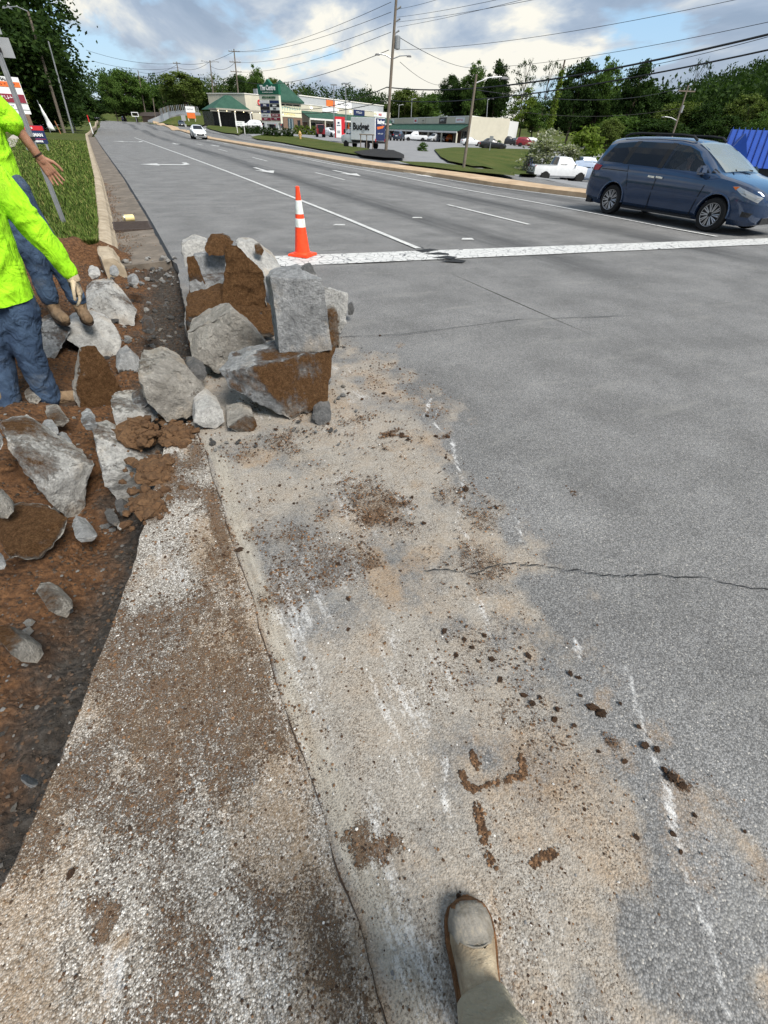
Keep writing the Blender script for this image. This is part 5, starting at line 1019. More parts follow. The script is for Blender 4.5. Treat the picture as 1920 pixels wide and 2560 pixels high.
# --- pylon sign "The Centre"
o_, rz_, wd_ = fr(660, 72, 708, 70); o_.z = .45; py_ = empty('pylon_sign', o_, rz_); tag(py_, 'tall green and white pylon sign listing the shops, on two pale legs', 'sign')
lg = [MB().box((wd_*x, 0, .75), (.55, .5, 1.9)).build('leg', M_WHITEW, py_) for x in (.2, .78)]
MB().box((wd_*.49, 0, 1.62), (wd_*.72, .45, .24)).build('cross_beam', M_WHITEW, py_)
bd = MB().box((wd_/2, 0, 3.35), (wd_*.98, .4, 3.4)).build('board', flat('sign_board_cream', (.60, .60, .50), .6, 0, .05), py_)
hd = MB().add([(-.05, -.25, 5.0), (wd_+.05, -.25, 5.0), (wd_+.05, -.25, 6.15), (wd_*.68, -.25, 6.15), (wd_*.5, -.25, 6.75), (wd_*.32, -.25, 6.15), (-.05, -.25, 6.15)] + [(-.05, .25, 5.0), (wd_+.05, .25, 5.0), (wd_+.05, .25, 6.15), (wd_*.68, .25, 6.15), (wd_*.5, .25, 6.75), (wd_*.32, .25, 6.15), (-.05, .25, 6.15)], [tuple(range(7)), tuple(range(13, 6, -1))]+[(i, (i+1) % 7+0, (i+1) % 7+7, i+7) for i in range(7)]).build('header', M_GREENS, py_)
text('The Centre', .78, (wd_/2, -.29, 5.72), M_WHITE, hd, bold=.03, sx=.92); text('AT BILTMORE VILLAGE', .22, (wd_/2, -.29, 5.22), M_WHITE, hd); text('APOLLO FLAME BISTRO', .34, (wd_/2, -.23, 4.65), flat('sign_green_dark', (.03, .10, .05), .6), bd, bold=.015, sx=.86)
for i, (cx_, zz_, mt, s, tm) in enumerate([(.26, 4.15, M_WHITE, '', 0), (.75, 4.15, M_NAVY, '', 0), (.26, 3.75, M_NAVY, 'EDGE', M_WHITE), (.75, 3.72, M_BLACK, 'SALON', M_WHITE), (.26, 3.38, M_BLACK, '', 0), (.75, 3.36, M_WHITE, 'NAILS', M_BLACK), (.26, 3.0, M_NAVY, 'METRO', M_WHITE), (.75, 3.0, M_BLACK, '', 0), (.26, 2.55, M_WHITE, 'Laser Spa', M_BLACK), (.75, 2.6, M_MAROON, 'OPEN DOOR', M_WHITE), (.26, 2.1, M_MAROON, 'MUSIC', M_WHITE), (.75, 2.15, M_MAROON, 'CAFE', M_WHITE)]):
    pn = MB().box((wd_*cx_, -.21, zz_), (wd_*.46, .05, .34)).build('tenant_panel', mt, bd)
    if s: text(s, .27, (wd_*cx_, -.25, zz_), tm, pn, bold=.01)
# --- free-standing signs and small things on the lot side
def board(name, label, cat, px0, py0, px1, py1, zc, mat, base_py=None, posts=2, txt=None, pm=None, th=.08, yaw=0.0, trim=None, group=None):
    """flat board sign whose face spans the picture box px0..px1, py0..py1 at depth zc"""
    c = at((px0+px1)/2, py1, zc); k = zc/CF; g_ = zt(c.x, c.y); e = empty(name, (c.x, c.y, g_), -math.atan2(c.x, c.y)*.75+yaw); w_ = (px1-px0)*k; b0 = c.z-g_; h_ = hgt(c, py0)
    bd = MB().box((0, 0, b0+h_/2), (w_, th, h_)).build('board', mat, e)
    for i in range(posts): x = 0 if posts == 1 else (-.4+.8*i/(posts-1))*w_; MB().box((x, th/2+.05, (b0+h_*.6)/2-.2), (.1, .1, b0+h_*.6+.4)).build('post', pm or M_TRIM, e)
    for (s, sz, fx, fz, tm) in (txt or []): text(s, sz*h_, (fx*w_, -th/2-.02, b0+h_*fz), tm, bd, bold=.01*h_)
    return tag(e, label, cat, group), w_, h_, b0, bd
board('billboard', 'white billboard above the orange one on the grass bank', 'sign', 466, 266, 488, 281, 125, M_WHITE, txt=[('OFFICE', .4, 0, .5, M_NAVY)]); board('billboard', 'orange billboard below the white one on the grass bank', 'sign', 470, 282, 489, 296, 124, M_ORNG)
board('road_sign', 'grey back of a road sign on a single post by the far carriageway', 'sign', 455, 288, 465, 302, 108, M_STEELB, posts=1, pm=M_METAL); board('road_sign', 'thin plate sign standing on the median beside the white hatchback', 'sign', 463, 310, 467, 318, 78, M_STEELB, posts=1, pm=M_METAL)
board('estate_sign', 'green and white property sign on the grass beside the hedge', 'sign', 590, 303, 612, 315, 78, M_WHITE, txt=[('FOR LEASE', .3, 0, .68, M_GREENS), ('828 5550', .3, 0, .28, M_GREENS)], pm=M_TRIM)
e, w_, h_, b0, bd = board('bank_kiosk', 'tall red and white bank machine surround behind the box truck', 'kiosk', 838, 292, 862, 345, 70, M_RED, posts=0, th=1.2); MB().box((-w_*.15, -.63, b0+h_*.45), (w_*.55, .1, h_*.86)).build('white_panel', M_WHITE, e); MB().box((-w_*.15, -.69, b0+h_*.72), (w_*.2, .04, h_*.07)).build('emblem', M_NAVY, e); MB().box((-w_*.15, -.69, b0+h_*.6), (w_*.36, .04, h_*.03)).build('name_strip', M_NAVY, e); MB().box((-w_*.15, -.69, b0+h_*.3), (w_*.3, .04, h_*.12)).build('screen', M_STEELB, e)
e, w_, h_, b0, bd = board('stake_sign', 'weathered wooden stakes of a small board beside the tall utility pole', 'sign', 898, 335, 936, 338, 50, M_WOODP, posts=3, pm=M_WOODP)
e, w_, h_, b0, bd = board('post_sign', 'grey utility box on a post between two small shrubs', 'sign', 1223, 340, 1232, 354, 66, M_METAL, posts=1, pm=M_METAL)
# fire hydrant
g_ = gz(751, 350); hy = empty('fire_hydrant', g_); tag(hy, 'yellow-tan fire hydrant on the grass island', 'hydrant'); M_HYD = flat('hydrant_paint', (.42, .27, .10), .6); k = 1.7
MB().lathe([(.17*k, 0), (.17*k, .05*k), (.11*k, .07*k), (.11*k, .42*k), (.14*k, .44*k), (.13*k, .52*k), (.06*k, .62*k), (.03*k, .66*k)], n=12).build('barrel', M_HYD, hy, True)
for s_ in (-1, 1): MB().lathe([(.06*k, 0), (.07*k, .14*k*s_), (.04*k, .18*k*s_)], c=(0, 0, .36*k), n=8, axis='x').build('nozzle', M_HYD, hy, True)
# --- left verge: signs and poles
yg_, w_, h_, b0, bd = board('yard_sign', 'red and navy yard sign on thin legs behind the sign post at left', 'sign', 62, 313, 117, 359, 24, M_NAVY, posts=2, pm=M_METAL, th=.015, txt=[('ERMAN', .25, .14, .48, M_WHITE), ('GOVERNOR', .13, .1, .13, M_WHITE), ('oy II', .13, .02, .86, M_WHITE)])
MB().box((0, -.012, b0+h_*.86), (w_*.99, .006, h_*.25)).build('red_band', M_RED, bd); MB().box((0, -.012, b0+h_*.26), (w_*.9, .006, h_*.02)).build('rule', M_RED, bd)
pz, w_, h_, b0, bd = board('plaza_sign', 'white, red and orange shop directory sign on a brick base at left', 'sign', -70, 187, 66, 282, 45, M_WHITE, posts=0, th=.35, yaw=.1)
MB().box((0, .05, b0/2-.1), (w_*.92, .5, b0+.2)).build('brick_base', M_BRICK, pz)
for fz, fh, mt in ((.80, .14, M_ORNG), (.42, .24, M_MAROON)): MB().box((0, -.19, b0+h_*fz), (w_*.98, .03, h_*fh)).build('band', mt, bd)
for fz in (.12, .30): MB().box((0, -.19, b0+h_*fz), (w_, .03, .05)).build('divider', M_STEELB, bd)
text('SALON', h_*.10, (w_*.30, -.19, b0+h_*.93), M_BLACK, bd, bold=.01); text('PETS & MORE', h_*.10, (w_*.27, -.22, b0+h_*.80), M_MAROON, bd); text('Barber', h_*.15, (w_*.27, -.22, b0+h_*.44), M_WHITE, bd, bold=.01); text('Flowers', h_*.08, (w_*.2, -.19, b0+h_*.21), M_NAVY, bd)
# near sign seen from behind on a steel post
B = at(75, 334, 7.0); B.z = .1; sp3 = empty('sign_post', (B.x, B.y, .1), -.12); tag(sp3, 'two blank grey sign backs on a steel post at the left picture edge', 'sign')
mb = MB().box((0, 0, 1.75), (.065, .03, 3.5)); mb.box((-.03, -.02, 1.75), (.012, .03, 3.499)); mb.box((.03, -.02, 1.75), (.012, .03, 3.499)); mb.build('post', M_METAL, sp3)
ztop = hgt(Vector((B.x, B.y, 0)), 145)-.1; zm = hgt(Vector((B.x, B.y, 0)), 88)-.1
MB().box((-.04, .03, (ztop+zm)/2), (.46, .006, zm-ztop-.02)).build('sign_plate', M_STEELB, sp3, False); MB().box((-.07, .03, zm+.36), (.40, .006, .68)).build('sign_plate', M_STEELB, sp3)
for z in (1.2, 2.2): MB().box((0, -.01, z), (.09, .06, .05)).build('clamp', M_BLACK, sp3)
def pole(name, label, px0, py0, px1, py1, zc, r0, mat, arm=None, group=None, base=None, zoff=-.3):
    """pole from picture foot (px0,py0) to head (px1,py1)"""
    A = at(px0, py0, zc); g_ = zt(A.x, A.y); e = empty(name, (A.x, A.y, g_)); T = at(px1, py1, zc) ; k = (py1-1280)/CF
    h_ = hgt(A, py1); q = A+Vector((0, 0, h_)); pxq = 960+CF*(q-Vector((0, 0, CH))).dot(crt)/(q-Vector((0, 0, CH))).dot(fw); lean = (px1-pxq)*zc/CF; lx = crt.x*lean; ly = crt.y*lean; zt_ = A.z+h_-g_
    MB().tube([(0, 0, zoff), (lx, ly, zt_)], [r0, r0*.65], 10).build('shaft', mat, e, True); tag(e, label, 'pole', group)
    return e, Vector((lx, ly, zt_)), Vector((A.x, A.y, g_))
GP_ = 'utility and lamp poles'
M_LAMPH = flat('lamp_housing', (.13, .13, .135), .6, .2)
def lamp_arm(e, T, dx, dy, up=.3, r=.05):
    MB().tube([(T.x, T.y, T.z-.4), (T.x+dx*.5, T.y+dy*.5, T.z+up*.8-.4), (T.x+dx, T.y+dy, T.z+up-.4)], r, 6).build('arm', M_METAL, e, True); MB().box((T.x+dx*1.12, T.y+dy*1.12, T.z+up-.45), (.5, .26, .13), math.atan2(dy, dx), .7).build('lamp_head', M_LAMPH, e, False, .03)
def xarm(e, T, z, w_, dirv, ins=True):
    MB().box((T.x*z/T.z, T.y*z/T.z, z), (w_, .14, .14), math.atan2(dirv[1], dirv[0])).build('crossarm', M_WOODP, e)
    if ins:
        for s_ in (-1, -.4, .4, 1): MB().lathe([(.05, 0), (.09, .1), (.04, .3)], c=(T.x*z/T.z+dirv[0]*w_*.46*s_, T.y*z/T.z+dirv[1]*w_*.46*s_, z+.06), n=6).build('insulator', M_METAL, e)
cr2 = (crt.x, crt.y)
bp, T, A0 = pole('utility_pole', 'tallest wooden utility pole beside the mulch bed, running out of the picture top', 964, 384, 992, -70, 46, .17, M_WOODP); BT = A0+T
for f_ in (.70, .76, .82, .88): MB().tube([(T.x*f_, T.y*f_, T.z*f_), (T.x*f_+crt.x*.5, T.y*f_+crt.y*.5, T.z*f_+.25)], [.05, .08], 6).build('insulator', M_METAL, bp)
MB().lathe([(.05, 0), (.28, .05), (.28, .85), (.05, .95)], c=(T.x*.6+.42, T.y*.6-.1, T.z*.62), n=12).build('transformer', M_METAL, bp, True); lamp_arm(bp, T*.60, 1.3, -.6, .3); lamp_arm(bp, T*.60, -1.2, .5, .3)
p2, T2, A2 = pole('lamp_pole', 'wooden street lamp pole on the grass strip in front of the white end wall', 1158, 424, 1191, 185, 29, .11, M_WOODP); lamp_arm(p2, T2, 1.5, -.55, .35, .035)
q1, t1, a1 = pole('utility_pole', 'utility pole with three crossarms left of the restaurant', 600, 290, 584, 122, 120, .22, M_WOODP)
for f_ in (.97, .84, .72): xarm(q1, t1, t1.z*f_, 2.9, cr2)
q2, t2, a2 = pole('utility_pole', 'slim double-armed lamp pole left of the three-arm pole', 540, 300, 524, 150, 130, .2, M_WOODP); lamp_arm(q2, t2, 1.9, -.6, .2, .08); lamp_arm(q2, t2, -1.9, .6, .2, .08)
q3, t3, a3 = pole('utility_pole', 'leaning utility pole with one crossarm behind the billboards', 468, 300, 441, 154, 140, .2, M_WOODP); xarm(q3, t3, t3.z*.97, 2.2, cr2)
q4, t4, a4 = pole('utility_pole', 'thin pole in front of the broad airy tree', 364, 292, 344, 175, 150, .2, M_WOODP); q5, t5, a5 = pole('utility_pole', 'short grey pole near the shed', 388, 296, 382, 245, 140, .18, M_WOODP); q6, t6, a6 = pole('utility_pole', 'dark slim pole left of the far dark van', 309, 292, 298, 228, 175, .22, M_WOODP)
for px0, px1, py1, zc, lb in ((835, 834, 212, 95, 'parking lot lamp post, left of two above the shops'), (865, 864, 209, 95, 'parking lot lamp post, right of two above the shops')):
    e, T, A = pole('lot_lamp', lb, px0, 345, px1, py1, zc, .12, M_METAL); MB().box((T.x, T.y, T.z), (1.3, .4, .2), -.5).build('lamp_head', M_METAL, e)
for px0, py1, zc, lb in ((994, 260, 150, 'hooked lamp post behind the inner shop corner'), (1026, 245, 150, 'plain thin post behind the right shop roof'), (1216, 245, 120, 'pale thin post behind the white end wall')): e, T, A = pole('lot_lamp', lb, px0, 340, px0+4, py1, zc, .14, M_METAL); lamp_arm(e, T, 1.2, -.5, .3, .08)
e, T, A = pole('lamp_pole', 'leaning street lamp pole behind the minivan with a pale lamp arm', 1682, 345, 1722, 213, 70, .16, M_WOODP); lamp_arm(e, T*.62, -2.2, .8, .4, .06); MB().box((T.x*.75+.2, T.y*.75, T.z*.72), (.45, .35, .9)).build('transformer', M_METAL, e, False, .05); xarm(e, T, T.z*.93, 2.6, cr2); RT3 = A+T
vp_, T, A = pole('vine_covered_pole', 'dead trunk wrapped in light green vines among the dark trees', 1366, 345, 1412, 150, 70, .18, M_BARK)
r_ = np.random.default_rng(8); tt_ = r_.uniform(.05, .9, 2600); P = np.outer(tt_, np.array(T))+r_.normal(size=(2600, 3))*np.array([.32, .32, .3])*(1.1-tt_[:, None]*.6); me = leaves(P, .14, 5); mesh_obj('vine', me, LEAF['yellow'], vp_)
sp4, T, A = pole('lamp_pole', 'wooden lamp pole leaning in front of the huge dark tree', 158, 322, 68, 28, 58, .19, M_WOODP); MB().tube([T, T+Vector((-1.0, .6, .35)), T+Vector((-1.7, 1.0, .3))], .06, 6).build('arm', M_METAL, sp4); MB().box(T+Vector((-2.1, 1.2, .25)), (1.0, .45, .25), -.5, .7).build('lamp_head', M_METAL, sp4)
sp5, T, A = pole('steel_pole', 'plain grey steel pole right of the leaning lamp pole', 180, 325, 119, 102, 57, .12, M_METAL)
board('road_sign', 'round sign seen from behind beside the grey steel pole', 'sign', 169, 268, 179, 283, 70, M_STEELB, posts=1, pm=M_METAL)
fl = at(126, 330, 52); fe = empty('feather_flag', (fl.x, fl.y, zt(fl.x, fl.y)+.1), -.2); tag(fe, 'drooping white feather banner on a thin pole on the verge', 'flag'); MB().tube([(0, 0, -.2), (-.05, 0, 1.6), (-.2, 0, 2.9)], .03, 6).build('pole', M_METAL, fe)
v = []; f = []
for k in range(9):
    t = k/8; z = .25+2.3*(1-t)**1; wv_ = .12+.55*t; x0 = -.2+.16*t
    for s_, yy_ in ((0, .06*math.sin(k*1.7)), (.5, .10*math.cos(k*1.2)), (1, .05*math.sin(k*2.3+1))): v.append((x0+wv_*s_, yy_, z))
for k in range(8):
    for i in range(2): f.append((k*3+i, k*3+i+1, k*3+i+4, k*3+i+3))
o = pyd('banner_cloth', v, f, M_WHITE, fe, True); md = o.modifiers.new('s', 'SOLIDIFY'); md.thickness = .012
g_ = gp(226, 313); dl = empty('marker_post', (gp(220, 322).x, 70, .1)); tag(dl, 'thin red and white marker post on the verge near the road crest', 'post'); dq = at(226, 313, 60); dl.location = (dq.x, dq.y, zt(dq.x, dq.y)); MB().box((0, 0, .8), (.16, .08, 1.6)).build('lower_post', M_WHITE, dl); MB().box((-.02, 0, 2.1), (.17, .085, 1.0)).build('red_top', M_RED, dl); dl.scale = (.7, .7, .75)
g_ = at(147, 318, 50); st_ = empty('survey_stake', (g_.x, g_.y, zt(g_.x, g_.y))); tag(st_, 'slim wooden stake leaning on the verge by the banner', 'stake'); MB().tube([(0, 0, -.1), (-.2, 0, 1.25)], .05, 4).build('shaft', flat('orange_wood', (.34, .16, .08), .8), st_)
# shed, fence and retaining wall on the bank
o_, rz_, wd_ = fr(345, 150, 400, 140, 305); sh_ = empty('shed', o_, rz_); tag(sh_, 'low brown shed with dark roof at the far roadside', 'shed'); MB().box((wd_*.6, 1.5, 1.0), (wd_*.7, 3, 2.0)).build('wall', M_BRICK, sh_); MB().add([(0, -.4, 1.9), (wd_, -.4, 1.9), (wd_, 2, 3.0), (0, 2, 2.9), (0, 4, 1.9), (wd_, 4, 1.9)], [(0, 1, 2, 3), (3, 2, 5, 4), (0, 3, 4), (1, 5, 2), (0, 4, 5, 1)]).build('roof', flat('dark_shingle', (.045, .035, .03), .9), sh_)
def wall_line(name, label, cat, pts, zcs, h_, mat, th=.2, dz=0.0):
    Pq = [at(px, py, zc) for (px, py), zc in zip(pts, zcs)]; e = empty(name, (Pq[0].x, Pq[0].y, 0)); mb = MB(); b_ = Pq[0]
    for a, c in zip(Pq[:-1], Pq[1:]): mb.add([(a.x-b_.x, a.y-b_.y, min(zt(a.x, a.y),a.z)-.4), (c.x-b_.x, c.y-b_.y, zt(c.x, c.y)-.4), (c.x-b_.x, c.y-b_.y, c.z+h_), (a.x-b_.x, a.y-b_.y, a.z+h_), (a.x-b_.x, a.y-b_.y+th, min(zt(a.x, a.y),a.z)-.4), (c.x-b_.x, c.y-b_.y+th, zt(c.x, c.y)-.4), (c.x-b_.x, c.y-b_.y+th, c.z+h_), (a.x-b_.x, a.y-b_.y+th, a.z+h_)], [(0, 1, 2, 3), (5, 4, 7, 6), (3, 2, 6, 7), (1, 5, 6, 2), (4, 0, 3, 7)])
    mb.build('panel', mat, e); return tag(e, label, cat), Pq
wall_line('retaining_wall', 'white sloping retaining wall beside the low shed', 'wall', [(370, 303), (400, 291), (420, 283)], [140, 135, 132], .2, M_WHITEW)
fe_, Pq = wall_line('low_wall', 'grey low wall carrying the fence on the bank top', 'wall', [(400, 284), (425, 276), (465, 273), (500, 280)], [134, 132, 130, 130], -.2, M_GREYB)
fn = empty('fence', (Pq[0].x, Pq[0].y, 0)); tag(fn, 'dark picket fence along the top of the grass bank', 'fence')
for a, c in zip(Pq[:-1], Pq[1:]):
    for k in range(9): q = a.lerp(c, k/9); MB().box((q.x-Pq[0].x, q.y-Pq[0].y, q.z+.35), (.16, .16, 1.5)).build('picket', M_METAL if k % 3 else M_WOODP, fn)
e = empty('goal_frame', at(341, 300, 135)); e.location.z = zt(e.location.x, e.location.y); tag(e, 'white outlined rectangular board frame on a post by the far roadside', 'sign'); zb = hgt(e.location, 291); z1 = hgt(e.location, 281)
mb = MB(); w_ = 15*135/CF; [mb.box((0, 0, z), (w_, .1, .16), -.3) for z in (zb, z1)]; [mb.box((math.cos(.3)*w_/2*s_, -math.sin(.3)*w_/2*s_, (zb+z1)/2), (.16, .1, z1-zb), -.3) for s_ in (-1, 1)]; mb.build('frame', M_WHITE, e); MB().box((0, .1, zb/2), (.14, .14, zb)).build('post', M_METAL, e)
# blue roofed building behind the minivan
o_, rz_, wd_ = fr(1822, 33, 2150, 30, 380); o_.z = zt(o_.x, o_.y); bb = empty('blue_building', o_, rz_); tag(bb, 'building with bright blue ribbed metal roof behind the minivan', 'building')
M_BLUE = flat('blue_metal_roof', (.010, .05, .27), .5, .1, .12, 1); zr0 = hgt(o_, 415); zr1 = hgt(o_, 338)
MB().box((wd_/2, 4, zr0/2-.3), (wd_, 7.5, zr0+.6)).build('wall', M_DARKG, bb); MB().add([(-.4, -.3, zr0), (wd_, -.3, zr0), (wd_, 3.5, zr1+.4), (-.4, 3.5, zr1+.4), (wd_, 8, zr0), (-.4, 8, zr0)], [(0, 1, 2, 3), (3, 2, 4, 5), (0, 3, 5), (1, 4, 2), (0, 5, 4, 1)]).build('roof', M_BLUE, bb)
for k in range(26): x = -.3+k*.42; MB().add([(x-.03, -.36, zr0+.02), (x+.03, -.36, zr0+.02), (x+.03, 3.5, zr1+.48), (x-.03, 3.5, zr1+.48), (x, -.36, zr0+.1), (x, 3.5, zr1+.56)], [(0, 3, 5, 4), (1, 4, 5, 2), (0, 4, 1)]).build('roof_rib', M_BLUE, bb)
gb = MB().add([(-.6, -2.2, zr0-.1), (1.6, -2.2, zr0-.1), (.5, -2.2, zr1+.1), (-.6, 3, zr0-.1), (1.6, 3, zr0-.1), (.5, 3, zr1+.1)], [(0, 1, 2), (0, 2, 5, 3), (1, 4, 5, 2), (3, 5, 4)]).build('gable', M_BLUE, bb)
# ---------------------------------------------------------------- overhead lines
M_WIRE = flat('wire_black', (.012, .012, .013), .6); NW = [0]
def wire(label, A, Bq, sag, r=.03, n=22):
    A, Bq = Vector(A), Vector(Bq); pts = [A.lerp(Bq, k/n)-Vector((0, 0, sag*4*(k/n)*(1-k/n)))-A for k in range(n+1)]; o = MB().tube(pts, r, 5).build('overhead_line', M_WIRE, None, True); o.location = A; return tag(o, label, 'cable', 'overhead lines')
def onp(T, A, f_): return A+T*f_
T = BT-A0
def hp(px, py, zc): return at(px, py, zc)
wire('thick bundled cable swooping from the tall pole to the right picture edge', hp(967, 218, 46), hp(2100, 42, 17), .9, .045); wire('second thick cable below the bundled one at right', hp(967, 251, 46), hp(2100, 85, 17), .75, .035); wire('thin line between the two thick cables at right', hp(1560, 176, 24), hp(2050, 55, 16), .1, .012)
wire('long thin line from the tall pole rising to the top right', hp(985, 125, 46), hp(1950, -25, 24), .5, .014); wire('thin line crossing right of the airy trees to the right edge', hp(1230, 168, 60), hp(2000, 38, 28), .4, .018)
for i, (ya, xb, yb) in enumerate(((23, 1180, -30), (43, 1330, -20), (55, 1380, -10), (68, 1400, -25))): wire('%s thin line fanning from the tall pole to the picture top' % ('highest', 'second', 'third', 'lowest')[i], hp(993, ya, 46), hp(xb, yb, 26), .1, .012)
for i, (ya, yb) in enumerate(((5, 122), (30, 128), (58, 140), (80, 152))): wire('line from the tall pole to the three-arm pole, %s of four' % ('top', 'second', 'third', 'bottom')[i], hp(978, ya, 46), a1+t1*(.97, .97, .84, .72)[i], 1.0, .022)
wire('lower cable from the tall pole toward the restaurant', hp(972, 125, 46), a1+t1*.62, 1.6, .03); wire('sagging cable from the tall pole over the shop roofs', hp(967, 218, 46), hp(700, 262, 100), 1.2, .04); wire('low cable crossing in front of the tower roof', hp(967, 252, 46), hp(640, 262, 95), 1.2, .035)
wire('thin line from the tall pole down toward the dark grove', hp(988, 87, 46), hp(1215, 165, 120), 1.2, .03); wire('thin guy line from the tall pole lamp toward the shops', hp(1000, 155, 46), hp(1110, 212, 90), .6, .022)
for i, (p_, q_) in enumerate(((a1+t1*.97, a3+t3*.97), (a1+t1*.84, a2+t2*.9), (a3+t3*.97, hp(215, 125, 120)), (a3+t3*.9, hp(230, 152, 120)), (a2+t2*.98, a3+t3*.9), (a3+t3*.95, a4+t4*.97))): wire('thin far line %s' % ('between the three-arm and leaning poles', 'between the three-arm and slim lamp poles', 'from the leaning pole to the huge tree, upper', 'from the leaning pole to the huge tree, lower', 'between slim lamp pole and leaning pole', 'from the leaning pole to the thin far pole')[i], p_, q_, 1.0, .035)
wire('line at mid height from the lamp pole to the wooded hill', a1+Vector((60, -60, 9)) if False else hp(1192, 225, 30), RT3, 1.0, .02); wire('lower line running to the leaning lamp pole', hp(1270, 275, 60), RT3-Vector((0, 0, 2.6)), .8, .02)
# dark band of traffic cable loop
# ================================================================ vehicles
def paintm(name, c, rough=.28, coat=.6, metal=.0):
    if name in MC: return MC[name]
    m = NM(name); d_ = m.noise(2.2, 6, .7); m.set(m.ramp(d_, [(.3, tuple(x*.9 for x in c)), (.7, tuple(min(1, x*1.08) for x in c))]), m.ramp(m.noise(7, 5), [(.3, rough-.06), (.7, rough+.1)]), metal, Coat_Weight=coat); m.b.inputs['Coat Roughness'].default_value = .06; MC[name] = m.m; return m.m
M_TYRE = flat('tyre_rubber', (.012, .012, .012), .85); M_RIM = flat('alloy_rim', (.42, .42, .43), .35, .8, .1, 20); M_PLAS = flat('black_plastic', (.016, .016, .017), .6); M_ARCH = flat('wheel_arch_dark', (.006, .006, .006), .9)
m = NM('lamp_clear'); m.set((.34, .36, .38), .07, .5); M_HEAD = m.m
m = NM('lamp_red'); m.set((.36, .008, .012), .15, 0, Coat_Weight=.6); M_TAIL = m.m
m = NM('lamp_amber'); m.set((.55, .12, .01), .2); M_AMB = m.m
M_CHROME = flat('chrome', (.62, .63, .64), .15, 1.0, .05); m = NM('tinted_car_glass'); m.set((.008, .010, .014), .04, 0, Specular_IOR_Level=.35); M_CGL = m.m
